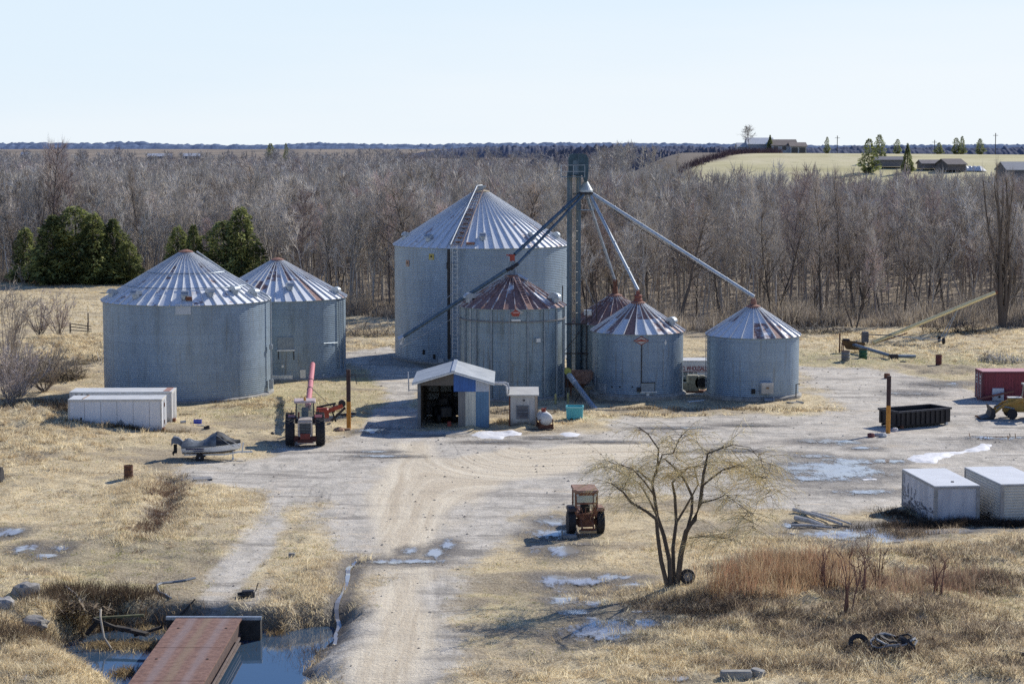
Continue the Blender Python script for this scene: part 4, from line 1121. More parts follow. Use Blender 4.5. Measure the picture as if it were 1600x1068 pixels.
pts = [(x, y) for _, x, y in rest]
yb = 345.
while yb < 1750:
    stp = 4.6 + (yb - 345) * .0135
    for xb in np.arange(-.30 * yb - 12, .30 * yb + 12, stp):
        x = xb + rng.uniform(-.45, .45) * stp; y = yb + rng.uniform(-.45, .45) * stp * 1.5
        pts.append((x, y))
    yb += stp * 1.45
for yb in np.arange(240, 420, 7.):                       # wood beyond the sides of the frame
    for sgn in (-1, 1):
        for xb in np.arange(.30 * yb + 10, .30 * yb + 70, 8.): pts.append((sgn * xb + rng.uniform(-2, 2), yb + rng.uniform(-2, 2)))
VA, FA, CA, off = [], [], [], 0
for x, y in pts:
    if y < edge_y(x, y) + 3: continue
    t = x / y; pxx = t * FPX + 800
    if y > 415 and t > .062 + max(0, 560 - y) * .0003 and y < 1800: continue     # open field on the hill
    if y > 1500 and 205 < pxx < 420: continue                              # cleared land round the far farm
    L = (LODS if y < 640 else LODF)
    V, tri, nv = L[int(rng.integers(len(L)))]
    h = rng.uniform(10.5, 16.5) / 15 * (1.12 if rng.random() < .06 else 1); sx = h * rng.uniform(.85, 1.25) * (1 if y < 640 else 1.35)
    if y > 400 and t > .03 and y < 700: h *= .85
    a = rng.uniform(0, 6.28); ca, sa = math.cos(a), math.sin(a)
    W = np.empty_like(V); W[:, 0] = (V[:, 0] * ca - V[:, 1] * sa) * sx + x; W[:, 1] = (V[:, 0] * sa + V[:, 1] * ca) * sx + y
    gz = float(far_height([x], [y])[0]) if y > 333 else 0.
    W[:, 2] = V[:, 2] * h + gz
    q = rng.random(); red = fbm([x * .02], [y * .02], 5)[0] > .56
    c = np.array((.52, .435, .385) if (red and q < .5) else (.47, .41, .345) if q < .45 else (.62, .57, .49) if q < .9 else (.76, .71, .63)) * rng.uniform(.8, 1.15)
    hzf = float(np.clip((y - 420) / 1800, 0, .55)); c = c * (1 - hzf) + np.array((.25, .27, .32)) * hzf  # distance haze blended into the bark colour of far trees
    cc = np.tile(c, (len(V), 1)); cc[:nv] *= .82
    VA.append(W); FA.append(tri + off); CA.append(cc); off += len(V)
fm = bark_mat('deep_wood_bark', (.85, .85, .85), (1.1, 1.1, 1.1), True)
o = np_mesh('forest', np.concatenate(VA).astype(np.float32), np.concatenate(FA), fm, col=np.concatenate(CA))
o['kind'] = 'stuff'; o['label'] = 'deep mass of bare woodland stretching back to the horizon'; o['category'] = 'woods'
print('forest trees', len(VA), 'tris', sum(len(f) for f in FA))
del VA, FA, CA

# ------------------------------------------------------------------ evergreens
def evergreen(seed, H, Rb, n=4200, ragged=.55, shape=1.0, droop=-.2, size=.30):
    r = np.random.default_rng(seed)
    t = r.random(n) ** 1.25                               # more leaves low down
    az = r.uniform(0, 2 * PI, n)
    lobes = 1 + ragged * (vnoise(az * 2.2 / 1.0, t * 9, seed) - .5) * 2
    prof = (np.clip(1 - t, 0, 1) ** shape) * np.clip(.25 + t * 9, 0, 1)
    rad = Rb * prof * lobes * (1 - .55 * r.random(n) ** 2.2) + .06
    p = np.stack([rad * np.cos(az), rad * np.sin(az), t * H * .97 + H * .03 + r.normal(0, .15, n)], -1)
    d = np.stack([np.cos(az + r.normal(0, .5, n)), np.sin(az + r.normal(0, .5, n)), r.normal(droop, .35, n)], -1); d /= np.linalg.norm(d, axis=1)[:, None]
    s_ = np.cross(d, r.normal(0, 1, (n, 3))); s_ /= np.linalg.norm(s_, axis=1)[:, None]
    L = size * H / 10 * r.uniform(.6, 1.4, n)[:, None] * (1.15 - .5 * t[:, None])
    V = np.stack([p - s_ * L * .45, p + s_ * L * .45, p + d * L * 1.5 + s_ * L * .12, p + d * L * 1.5 - s_ * L * .12], 1).reshape(-1, 3)
    F = np.arange(4 * n).reshape(-1, 4)
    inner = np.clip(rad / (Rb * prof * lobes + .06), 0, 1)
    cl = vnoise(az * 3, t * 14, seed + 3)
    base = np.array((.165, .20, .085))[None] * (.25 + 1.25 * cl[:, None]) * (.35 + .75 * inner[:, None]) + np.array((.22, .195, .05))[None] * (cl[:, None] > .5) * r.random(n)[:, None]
    return V, F, np.repeat(base, 4, 0)


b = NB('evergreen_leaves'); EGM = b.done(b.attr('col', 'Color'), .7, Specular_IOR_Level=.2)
tl_ = b.n('ShaderNodeBsdfTranslucent'); mx_ = b.n('ShaderNodeMixShader'); mx_.inputs[0].default_value = .4
b.put(tl_.inputs[0], b.attr('col', 'Color')); b.nt.links.new(b.b.outputs[0], mx_.inputs[1]); b.nt.links.new(tl_.outputs[0], mx_.inputs[2]); b.nt.links.new(mx_.outputs[0], b.out.inputs[0])
TRM = mat('evergreen_trunk', (.12, .09, .07), (.07, .05, .04), 4, .9)
def eg_mesh(seed, H, Rb, **kw):
    V, F, C = evergreen(seed, H, Rb, **kw); o = np_mesh('crown', V, F, EGM, col=C); me = o.data; bpy.data.objects.remove(o)
    mb = MB(); mb.tube([(0, 0, -.3), (0, 0, H * .5), (0, 0, H * .95)], [H * .02, H * .012, .02], 6); o = mb.build('trunk', TRM); tm = o.data; bpy.data.objects.remove(o)
    return tm, me
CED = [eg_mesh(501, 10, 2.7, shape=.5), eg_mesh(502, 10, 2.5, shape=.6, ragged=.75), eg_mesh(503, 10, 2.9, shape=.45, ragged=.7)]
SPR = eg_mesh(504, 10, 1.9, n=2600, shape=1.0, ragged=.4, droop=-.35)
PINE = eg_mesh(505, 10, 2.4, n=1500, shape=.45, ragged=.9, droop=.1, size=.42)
CL = ['small dark cedar at the left end of the evergreen clump', 'tall broad cedar with a blunt top at the left of the clump', 'tallest cedar in the middle of the evergreen clump', 'cedar with yellow green top right of the tallest one', 'cedar on the right flank of the evergreen clump', 'low outermost cedar at the right end of the clump',
      'small cedar left of a pair above the wide squat bin roof', 'right cedar of the small pair above the wide squat bin roof', 'dark cedar left of a taller one behind the gap of the left bins', 'pointed olive cedar behind the gap between the two left bins']
for k, (px, top, by, wd) in enumerate([(42, 357, 441, 1.0), (88, 337, 443, 1.35), (120, 324, 443, 1.35), (150, 335, 443, 1.25), (178, 343, 443, 1.15), (205, 378, 443, 1.3), (279, 355, 451, .95), (306, 352, 451, .85), (350, 346, 452, 1.3), (380, 325, 452, .95)]):
    x, y = G(px, by); zt = P(px, top, y)[2]; x += 0
    plant_tree(CED[k % 3], x, y - (k % 2) * 1.5, zt, CL[k], None, wd, 'cedar_tree', z=0, base=10.)
# ------------------------------------------------------------------ far hill: house, sheds, single trees, poles
def far_at(px, Y): x = P(px, 240, Y)[0]; return x, Y, float(far_height([x], [Y])[0])
SID = mat('pale_siding', (.55, .56, .58), (.45, .46, .48), 1, .6); RFB = mat('brown_shingles', (.26, .22, .20), (.19, .16, .14), 1, .8); GLS = mat('dark_window', (.04, .05, .07), None, 1, .2)
def gable_house(name, label, cat, px, Y, L, W, he, hr, wm, rm, rz=0., doors=0, windows=0, group=None, sink=0.):
    x, y, z = far_at(px, Y); t = thing(name, label, cat, (x, y, z - sink), rz, group)
    b = MB(); b.box(0, 0, 0, L, W, he); b.prism([(-W / 2, he), (W / 2, he), (0, hr - .1)], L, rotz(-PI / 2) @ Matrix.Translation((0, -L / 2, 0))); b.build('wall', wm, t)
    b = MB(); o_ = .4
    for s_ in (-1, 1): b.add([(-L / 2 - o_, s_ * (W / 2 + o_), he - .25), (L / 2 + o_, s_ * (W / 2 + o_), he - .25), (L / 2 + o_, 0, hr), (-L / 2 - o_, 0, hr), (-L / 2 - o_, s_ * (W / 2 + o_), he - .05), (L / 2 + o_, s_ * (W / 2 + o_), he - .05), (L / 2 + o_, 0, hr + .2), (-L / 2 - o_, 0, hr + .2)], [(0, 1, 2, 3), (4, 5, 6, 7), (0, 1, 5, 4), (0, 3, 7, 4), (1, 2, 6, 5)])
    b.build('roof', rm, t)
    for k in range(doors): b = MB(); b.box(-L / 2 + (k + .5) * L / doors, -W / 2 - .04, 0, L / doors * .8, .08, he * .8); b.build('door', GLS, t)
    for k in range(windows): b = MB(); b.box(-L / 2 + (k + .5) * L / windows, -W / 2 - .04, he * .4, 1.4, .08, 1.2); b.build('window', GLS, t)
    return t
HY = 705
gable_house('farm_house', 'long low house with brown roof on the hilltop', 'house', 1222, HY, 9, 8, 2.8, 4.6, SID, RFB, .05, windows=3)
gable_house('garage', 'low garage with two dark doors at the right end of the hilltop house', 'garage', 1245, HY - 4, 5.5, 6, 2.5, 3.6, SID, RFB, .05, doors=2)
gable_house('pale_barn', 'pale barn with white roof left of the dark spruce on the hilltop', 'barn', 1186, HY + 4, 9, 8, 3.2, 5.2, mat('blue_grey_siding', (.35, .39, .45), (.3, .33, .38), 1, .6), mat('white_roof', (.75, .76, .78), (.66, .68, .7), 1, .5), 0.)
gable_house('small_shed', 'small white shed beside the big bare tree on the hilltop', 'shed', 1160, HY + 6, 4, 4, 2.2, 3.4, SID, mat('white_shed_roof', (.74, .75, .77), None, 1, .5), .1)
gable_house('timber_shed', 'dark brown shed with sagging roof below the hill field', 'shed', 1486, 565, 6.6, 5, 1.8, 3.1, mat('dark_boards', (.17, .155, .155), (.11, .10, .10), 2, .9), mat('dark_roof', (.20, .18, .18), (.14, .125, .125), 2, .9), .5, sink=-.3)
gable_house('long_shed', 'long low dark shed left of the sagging brown one', 'shed', 1456, 570, 7, 5, 1.5, 2.3, mat('grey_boards', (.24, .22, .22), (.16, .145, .145), 2, .9), mat('grey_old_roof', (.27, .25, .25), (.2, .18, .18), 2, .9), .1, sink=-.3)
gable_house('dark_barn', 'big dark barn cut by the right edge of the picture', 'barn', 1592, 540, 9.5, 9, 3.0, 4.9, mat('black_boards', (.14, .145, .17), (.10, .10, .12), 2, .9), mat('blue_grey_roof', (.26, .29, .34), (.2, .22, .26), 2, .7), .1, sink=-.4)
gable_house('grey_shed', 'grey weathered shed frame between the two dark conifers', 'shed', 1388, 575, 8, 5, 2.0, 2.7, mat('weathered_boards', (.26, .25, .26), (.18, .17, .18), 2, .9), mat('weathered_roof', (.22, .22, .24), (.16, .16, .17), 2, .8), 0., sink=-.3)
x, y, z = far_at(1518, 566); r_ = np.random.default_rng(3)
b = MB(); 
for k in range(5): b.lathe([(1.3 + .2 * k % 2, 0), (1.15, .8), (.7, 1.25), (.1, 1.4)], 8, Matrix.Translation((-3 + k * 1.3, r_.uniform(-.4, .4), 0)) @ Matrix.Rotation(k, 4, 'Z'))
o = b.build('tarped_pile', mat('white_blue_tarp', (.74, .77, .82), (.4, .46, .58), .5, .5)); o.location = (x, y, z + .1); tag(o, 'pile under a white and blue tarp right of the brown shed', 'pile')
for px, wpx, Y, lb in ((250, 38, 2350, 'long low white roofed farm building far away at left'), (300, 26, 2380, 'second far farm building right of the long one')):
    gable_house('far_farm', lb, 'farm building', px, Y, wpx * Y / FPX, 12, 4, 7, mat('far_dark_wall', (.08, .10, .16), None, .2, .8), mat('far_white_roof', (.72, .74, .78), None, .2, .6))
gable_house('far_house', 'tiny pale house at the far left skyline', 'house', 40, 2450, 10, 8, 5, 8, SID, mat('far_pale_roof', (.6, .62, .66), None, .2, .6))
# hill trees
BROAD = wood_meshes(bare_tree(311, 15, .3, first=.45, nl=30, nb=6, nt=6, spread=.42, el=(20, 60), tw=.04), BK['grey'][0], BK['grey'][1], 'b')
x, y, z = far_at(1172, HY); plant_tree(BROAD, x, y, 9.5, 'broad crowned bare tree alone against the sky beside the hilltop house', None, 1.15, z=z)
for px, Y, h, ms, w_, nm, lb in ((1203, HY - 3, 6.2, SPR, 1.2, 'spruce_tree', 'pointed dark spruce between the pale barn and the hilltop house'),
        (1358, 560, 9.4, PINE, .9, 'pine_tree', 'tall ragged pine at the left edge of the conifers on the hill field'), (1374, 590, 8.2, PINE, .8, 'pine_tree', 'ragged pine close right of the tallest one on the hill field'),
        (1418, 560, 8.2, SPR, 1.1, 'spruce_tree', 'narrow dark spruce in front of the green field beside the grey shed'), (1402, 690, 5.0, PINE, .9, 'pine_tree', 'small top heavy pine on the crest right of the tall pines'),
        (1467, 700, 4.0, PINE, 1.3, 'pine_tree', 'low wide pine on the crest above the brown shed'), (1494, 690, 5.6, PINE, 1.0, 'pine_tree', 'left pine of the pair on the crest above the white tarp'), (1503, 692, 6.2, PINE, .7, 'pine_tree', 'thin right pine of the pair on the crest above the white tarp'),
        (1531, 690, 5.4, PINE, 1.0, 'pine_tree', 'lone pine on the crest near the right edge'), (1292, 690, 5.6, PINE, .6, 'pine_tree', 'thin dark pine at the crest behind the tall bare tops')):
    x, y, z = far_at(px, Y); plant_tree(ms, x, y, h + 0, lb, None, w_, nm, z=z, base=10.)
for px, Y, h, lb in ((423, 2000, 9, 'dark round pine on the skyline above the left wood'), (447, 2050, 9, 'slim dark tree on the skyline right of the round pine')):
    x, y, z = far_at(px, Y); plant_tree(PINE, x, y, h + 9, lb, None, 1. if px < 430 else .5, 'pine_tree', z=z, base=10.)
for px, Y, h, lb in ((1308, 740, 6.5, 'utility pole on the crest left of the tall pines'), (1460, 740, 5.2, 'utility pole on the crest between the pines'), (1555, 700, 7.5, 'tallest utility pole near the right edge of the hill')):
    x, y, z = far_at(px, Y); t = thing('utility_pole', lb, 'pole', (x, y, z))
    b = MB(); b.tube([(0, 0, 0), (0, 0, h)], .14, 6); b.build('post', DARKST, t); b = MB(); b.box(0, 0, h - .9, 1.8, .12, .14); b.build('cross_arm', DARKST, t)
# hedge line and pale track on the hill
def bush_mass(name, pts, n, h, c, label, cat='hedge', sd=5, wid=2.):
    r = np.random.default_rng(sd); V, C = [], []
    for k in range(n):
        f = r.random() * (len(pts) - 1); i = int(f); p = np.array(pts[i]) + (np.array(pts[i + 1]) - np.array(pts[i])) * (f - i) + np.append(r.normal(0, wid * .5, 2), 0)
        d = np.append(r.normal(0, .4, 2), 1.); L = h * r.uniform(.5, 1.1); w_ = np.append(r.normal(0, 1, 2), 0); w_ /= np.linalg.norm(w_); w_ = w_ * h * .05
        V += [p - w_, p + w_, p + d * L]; C += [np.array(c) * r.uniform(.7, 1.3)] * 3
    b = NB(name + '_twigs'); o = np_mesh(name, np.array(V), np.arange(len(V)).reshape(-1, 3), b.done(b.attr('col', 'Color'), .9, Specular_IOR_Level=.1), col=np.array(C))
    return tag(o, label, cat)
hp = [far_at(px, Y) for px, Y in ((1035, 542), (1090, 584), (1150, 636), (1216, 692))]
bush_mass('hedge', hp, 2600, 2.2, (.13, .09, .10), 'dark hedge climbing to the hilltop house')
# ------------------------------------------------------------------ open shed with blue panels
TIN = mat('grey_tin', (.60, .64, .66), (.46, .50, .52), 1.5, .45, .3, streak=True)
def panel_mat(name, c, c2=None, pitch=.22):
    b = NB(name); o = b.obj(); x, y, z = b.sep(o)
    n = b.noise(b.scale(o, (1, 1, .3)), 2., 5); s_ = b.math('SINE', b.math('MULTIPLY', b.math('ADD', x, y), 2 * PI / pitch))
    col = b.mix(b.ramp(n, .3, .7), c2 or tuple(v * .75 for v in c), c)
    col = b.mix(b.math('MULTIPLY', b.ramp(s_, .55, 1.), .28), col, tuple(v * .45 for v in c))
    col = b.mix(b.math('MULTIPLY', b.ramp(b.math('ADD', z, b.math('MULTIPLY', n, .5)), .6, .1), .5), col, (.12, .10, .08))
    b.bump(s_, .5, .02); return b.done(col, .5)
SX, SY = G(653, 668); SX2, _ = G(764, 668); SW = SX2 - SX; SD = 7.2
t = thing('open_shed', 'open fronted tin shed with blue and cream panels and pale gable roof', 'shed', (SX, SY, 0))
HE, HP = 3.47, 4.25
def sx(px): return (px - 653) / (764 - 653) * SW
def szy(py): return P(700, py, SY)[2]
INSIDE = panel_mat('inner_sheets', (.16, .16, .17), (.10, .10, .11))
b = MB(); b.box(.06, SD / 2, 0, .1, SD, HE - .1); b.box(SW - .06, SD / 2, 0, .1, SD, HE - .1); b.box(SW / 2, SD - .05, 0, SW - .24, .1, HE - .1); b.prism([(0, HE - .1), (SW, HE - .1), (SW / 2, HP - .08)], .1, Matrix.Translation((0, SD - .1, 0)))
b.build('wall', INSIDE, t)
b = MB()
for x0, x1, z0, z1 in ((.55, 1.35, 1.3, 2.75), (1.45, 2.3, 1.9, 2.75), (2.5, 3.2, 1.5, 2.5)): b.box((x0 + x1) / 2, SD - .14, z0, x1 - x0, .04, z1 - z0)
b.build('skylight_sheet', mat('translucent_sheet', (.42, .46, .48), (.30, .34, .36), 2, .6), t)
b = MB()
for x_ in (.3, 1.4, 2.4, 3.4): b.bar((x_, SD - .25, 0), (x_, SD - .25, HE), .12)
for z in (1.2, 1.85, 2.8): b.bar((.1, SD - .25, z), (SW - .1, SD - .25, z), .1)
for y_ in (1.5, 3.5, 5.5): b.bar((.18, y_, 0), (.18, y_, HE - .1), .12); b.bar((.1, y_, HE - .12), (SW - .1, y_, HE - .12), .14)
b.build('frame', mat('old_timber', (.11, .09, .07), (.06, .05, .045), 3, .9), t)
b = MB(); o_ = .42; ts = (HP - HE) / (SW / 2)
for s_ in (-1, 1):
    xe = -o_ if s_ < 0 else SW + o_; ze_ = HE - ts * o_
    b.add([(xe, -.45, ze_), (SW / 2, -.45, HP), (SW / 2, SD + .3, HP), (xe, SD + .3, ze_), (xe, -.45, ze_ + .1), (SW / 2, -.45, HP + .1), (SW / 2, SD + .3, HP + .1), (xe, SD + .3, ze_ + .1)], [(0, 1, 2, 3), (4, 5, 6, 7), (0, 1, 5, 4), (0, 3, 7, 4), (2, 3, 7, 6)])
rf = b.build('roof', mat('pale_tin_roof', (.50, .53, .54), (.36, .39, .41), .9, .5, .25), t)
b = MB(); b.box(SW / 2, SD / 2, HP + .09, .3, SD + .7, .05)
for s_ in (-1, 1):
    xe = -o_ if s_ < 0 else SW + o_; b.bar((xe, -.47, HE - ts * o_ - .02), (SW / 2, -.47, HP - .02), .05, .10)
b.build('ridge_cap', GALVB, rf)
xm, xr, zo, zt = sx(709), sx(743.5), szy(611.5), szy(602)
def gz_(x): return (HE + ts * x if x < SW / 2 else HP - ts * (x - SW / 2)) - .06
b = MB(); b.prism([(0, zt), (xm, zt), (xm, gz_(xm)), (SW * .5, gz_(SW * .5)) if xm > SW / 2 else (xm, gz_(xm)), (0, gz_(0))], .05, Matrix.Translation((0, -.03, 0))); b.build('gable_sheet', panel_mat('brown_sheets', (.115, .10, .085)), t)
b = MB(); b.prism([(xm, zo), (xr, zo), (xr, gz_(xr)), (max(xm, SW / 2), gz_(max(xm, SW / 2)))] + ([(xm, gz_(xm))] if xm < SW / 2 else []), .05, Matrix.Translation((0, -.04, 0))); b.build('gable_panel', panel_mat('bright_blue_panel', (.035, .135, .42), (.03, .11, .34)), t)
b = MB(); b.prism([(xr, zo), (SW, zo), (SW, gz_(SW)), (xr, gz_(xr))], .05, Matrix.Translation((0, -.04, 0))); b.build('corner_panel', panel_mat('pale_blue_white_panel', (.50, .55, .62)), t)
for nm, a0, a1, m in (('side_panel', 716, 727, panel_mat('grey_panel', (.19, .19, .19))), ('cream_panel', 727, 743.5, panel_mat('cream_white_panel', (.60, .60, .52))), ('blue_panel', 743.5, 764, panel_mat('faded_blue_panel', (.10, .22, .36), (.08, .18, .30)))):
    b = MB(); b.box((sx(a0) + sx(a1)) / 2, -.03, 0, sx(a1) - sx(a0) - .01, .05, zo - .01); b.build(nm, m, t)
b = MB(); b.box(.1, -.02, 0, .24, .12, HE - .1); b.build('door_post', mat('grey_post', (.22, .23, .24), (.13, .14, .15), 3, .8), t)
b = MB(); b.tube([(-.75, 1.4, 2.6), (-.78, 1.4, 4.1)], .05, 6); b.bar((-.75, 1.4, 2.7), (0, 1.4, 2.7), .05); b.build('vent_pipe', GALVB, t)
b = MB(); b.tube([(SW + .05, .5, szy(598.5)), (SW + 1.15, .5, szy(598.5)), (SW + 1.42, .5, szy(600)), (SW + 1.5, .5, szy(608)), (SW + 1.5, 1.6, 2.35)], .075, 8); b.tube([(SW + .05, .8, szy(602)), (SW + 1.1, .8, szy(602)), (SW + 1.3, .8, szy(604)), (SW + 1.35, .8, 2.5), (SW + 1.4, 1.6, 2.3)], .06, 8)
b.build('cable_duct', mat('white_duct', (.68, .70, .72), (.5, .52, .54), 3, .5), t)

# dark machine parked in it: body, engine hood, seat, wheels
MX, MY = SX + 1.9, SY + 3.2
t = thing('yard_machine', 'dark machine with wheels parked deep inside the open shed', 'machine', (MX, MY, 0), .2)
DMM = mat('dark_machine_paint', (.05, .05, .055), (.03, .03, .03), 4, .5)
b = MB(); b.rbox(0, 0, .55, .9, 2.3, .75, .1); b.rbox(0, .7, 1.3, .8, .6, .5, .08); b.bar((-.3, -.2, 1.3), (-.3, .3, 1.9), .06); b.bar((.3, -.2, 1.3), (.3, .3, 1.9), .06); b.build('body', DMM, t)
for x_ in (-.6, .6):
    for y_, rr_ in ((-.75, .4), (.75, .6)): b = MB(); b.lathe([(rr_ * .6, -.15), (rr_, -.13), (rr_, .13), (rr_ * .6, .15)], 18, Matrix.Translation((x_, y_, rr_)) @ Matrix.Rotation(PI / 2, 4, 'Y')); b.build('wheel', BLACK, t)
t = thing('fuel_can', 'red fuel can on the floor just inside the open shed', 'fuel can', (SX + 2.35, SY + .9, 0)); b = MB(); b.rbox(0, 0, 0, .3, .2, .36, .04); b.build('can_body', REDP, t); b = MB(); b.tube([(-.08, 0, .36), (0, 0, .44), (.1, 0, .36)], .02, 5); b.build('handle', DARKST, t)

# ------------------------------------------------------------------ control hut
x, y = G(795.5, 665); x2, _ = G(838.8, 664.5); W_ = x2 - x; D_ = 2.5; H_ = P(800, 618, y)[2]
t = thing('control_hut', 'small white hut with one window and flat tin roof beside the blue panelled shed', 'hut', (x, y, 0))
HW = mat('dirty_white_boards', (.60, .59, .55), (.47, .45, .41), 2.5, .7, streak=True, dirt=.85)
b = MB(); b.box(W_ / 2, D_ / 2, 0, W_, D_, H_); b.build('wall', HW, t)
b = MB(); b.add([(-.16, -.2, H_ + .01), (W_ + .16, -.2, H_ + .01), (W_ + .16, D_ + .15, H_ + .3), (-.16, D_ + .15, H_ + .3), (-.16, -.2, H_ + .1), (W_ + .16, -.2, H_ + .1), (W_ + .16, D_ + .15, H_ + .38), (-.16, D_ + .15, H_ + .38)], [(0, 3, 2, 1), (4, 5, 6, 7), (0, 1, 5, 4), (1, 2, 6, 5), (2, 3, 7, 6), (3, 0, 4, 7)]); b.build('roof', mat('cream_roof', (.62, .61, .56), (.50, .49, .45), 1.2, .6), t)
b = MB(); b.box(W_ / 2, D_ - .06, H_ - .002, W_, .1, .3); b.build('back_wall_top', HW, t)
b = MB(); b.box(W_ - .06, -.03, 0, .16, .05, H_); b.box(W_ + .03, .1, 0, .05, .2, H_); b.build('corner_board', mat('beige_board', (.50, .42, .32), (.4, .33, .25), 3, .7), t)
b = MB(); b.box(.04, -.03, 0, .1, .05, H_); b.build('corner_board', RUST, t)
wx0, wx1 = .62, 1.42; wz0, wz1 = P(810, 653, y)[2], P(810, 634, y)[2]
b = MB(); 
for a in ((wx0 - .05, .07, wz0 - .06, wz1 - wz0 + .12), (wx1 + .05, .07, wz0 - .06, wz1 - wz0 + .12)): b.box(a[0], -.035, a[2], a[1], .07, a[3])
for z in (wz0 - .06, wz1, (wz0 + wz1) / 2): b.box((wx0 + wx1) / 2, -.03, z, wx1 - wx0, .05, .06)
fr = b.build('window', mat('window_frame', (.25, .27, .30), None, 3, .6), t)
b = MB(); b.box((wx0 + wx1) / 2, -.012, wz0, wx1 - wx0, .02, wz1 - wz0); b.build('pane', mat('window_glass', (.06, .10, .16), (.03, .05, .08), 1.5, .08, 0., spec=.8), fr)
b = MB(); b.add([(1.0, -.02, 2.02), (1.1, -.02, 1.88), (1.2, -.02, 1.92), (1.12, -.02, 2.0), (1.2, -.02, 2.06)], [(0, 1, 3), (1, 2, 3), (3, 2, 4)]); b.build('wall_hole', BLACK, t)
b = MB()
for k in range(5): b.bar((W_ + .25, .2 + k * .12, 0), (W_ + .2, .2 + k * .12, 1.0), .06, .03)
b.bar((W_ + .25, .1, .3), (W_ + .25, .9, .3), .05); b.bar((W_ + .22, .1, .8), (W_ + .22, .9, .8), .05)
tag(b.build('wooden_rack', mat('pale_wood', (.55, .47, .35), (.4, .33, .25), 4, .8)), 'short pale slatted wooden rack leaning by the hut', 'rack').location = (x, y, 0)

# white fuel tank on its cradle
x, y = G(854, 670)
t = thing('fuel_tank', 'round white fuel tank on a dark cradle right of the hut', 'fuel tank', (x, y, 0), R(8))
b = MB(); b.lathe([(.02, -.70), (.30, -.66), (.46, -.55), (.50, -.45), (.50, 1.15), (.30, 1.3)], 24, Matrix.Translation((0, .65, .72)) @ Matrix.Rotation(-PI / 2, 4, 'X')); smooth_by_angle(b.build('tank', WHITE, t), 50)
b = MB(); 
for y_ in (.15, 1.5): b.box(0, y_, 0, 1.05, .1, .34); b.box(-.5, y_, 0, .08, .1, .72); b.box(.5, y_, 0, .08, .1, .72)
for x_ in (-.5, .5): b.box(x_, .8, .02, .1, 1.7, .12)
b.bar((-.5, .08, .72), (.5, .08, .72), .06); b.build('cradle', RUST, t)
b = MB(); b.tube([(0, .7, 1.2), (0, .7, 1.5), (.1, .7, 1.55)], .06, 6); b.box(-.1, .9, 1.2, .3, .25, .25); b.build('pump', REDP, t)
b = MB(); b.box(0, 0, 0, 2.0, .3, .1); o = b.build('wooden_sleeper', mat('dark_timber', (.09, .07, .055), (.05, .04, .035), 3, .9)); o.location = (x - .6, y - .25, hz(x, y)); tag(o, 'dark timber lying in front of the white fuel tank', 'timber')

# turquoise tub
x, y = G(898, 654)
t = thing('plastic_tub', 'turquoise plastic bulk tub standing open on the grass', 'tub', (x, y, 0), R(-4))
TQ = mat('turquoise_plastic', (.10, .50, .58), (.085, .43, .50), 1.5, .4)
b = MB(); a_, c_, h_ = .66, .58, 1.02; i_ = .08
o8 = [(-a_ * .94, -c_ * .94, .12), (a_ * .94, -c_ * .94, .12), (a_ * .94, c_ * .94, .12), (-a_ * .94, c_ * .94, .12), (-a_, -c_, h_), (a_, -c_, h_), (a_, c_, h_), (-a_, c_, h_), (-a_ + i_, -c_ + i_, h_), (a_ - i_, -c_ + i_, h_), (a_ - i_, c_ - i_, h_), (-a_ + i_, c_ - i_, h_), (-a_ + i_, -c_ + i_, .3), (a_ - i_, -c_ + i_, .3), (a_ - i_, c_ - i_, .3), (-a_ + i_, c_ - i_, .3)]
b.add(o8, [(3, 2, 1, 0), (0, 1, 5, 4), (1, 2, 6, 5), (2, 3, 7, 6), (3, 0, 4, 7), (4, 5, 9, 8), (5, 6, 10, 9), (6, 7, 11, 10), (7, 4, 8, 11), (8, 9, 13, 12), (9, 10, 14, 13), (10, 11, 15, 14), (11, 8, 12, 15), (12, 13, 14, 15)])
b.build('tub', TQ, t)
b = MB()
for s_ in (-1, 1): b.box(0, s_ * (c_ + .01), h_ - .12, a_ * 2.04, .05, .12); b.box(s_ * (a_ + .01), 0, h_ - .12, .05, c_ * 2, .12)
b.build('rim', mat('pale_turquoise', (.25, .62, .68), (.2, .52, .58), 2, .4), t)
for x_ in (-.45, 0, .45): b = MB(); b.box(x_, 0, 0, .22, 1.0, .13); b.build('foot', TQ, t)

# short auger leaning out between the bins
p0 = Vector(P(890, 587, 165.5)); p1 = Vector(P(931, 641, 159.8))
t = thing('grain_auger', 'grey auger tube leaning down between two bins with its end on the grass', 'auger', (p1.x, p1.y, 0)); o_ = Vector((p1.x, p1.y, 0))
b = MB(); b.tube([p0 - o_, p1 - o_], .23, 12); smooth_by_angle(b.build('auger_tube', GALV, t))
b = MB(); d_ = (p1 - p0).normalized(); b.tube([p1 - o_ - d_ * .3, p1 - o_ + d_ * .35], [.27, .33], 12); b.build('spout_end', GALVB, t)
b = MB(); b.tube([p0 - o_ - d_ * .1, p0 - o_ + d_ * 1.5], .25, 12); b.build('bright_sleeve', GALVB, t)
b = MB(); m_ = p0.lerp(p1, .45) - o_
for s_ in (-.6, .6): b.bar(m_, (m_.x + s_, m_.y + .2, 0), .08)
b.build('stand', DARKST, t)
t = thing('grain_hopper', 'rusty grain hopper on legs at the foot of the elevator', 'hopper', (*G(912, 617)[:2], 0))
b = MB(); b.add([(-1.2, -.7, 2.1), (1.2, -.7, 2.1), (1.2, .7, 2.1), (-1.2, .7, 2.1), (-.4, -.3, 1.0), (.4, -.3, 1.0), (.4, .3, 1.0), (-.4, .3, 1.0)], [(4, 5, 1, 0), (5, 6, 2, 1), (6, 7, 3, 2), (7, 4, 0, 3), (7, 6, 5, 4)]); b.build('hopper_body', mat('pinkish_rust', (.42, .28, .23), (.22, .12, .09), 3, .8), t)
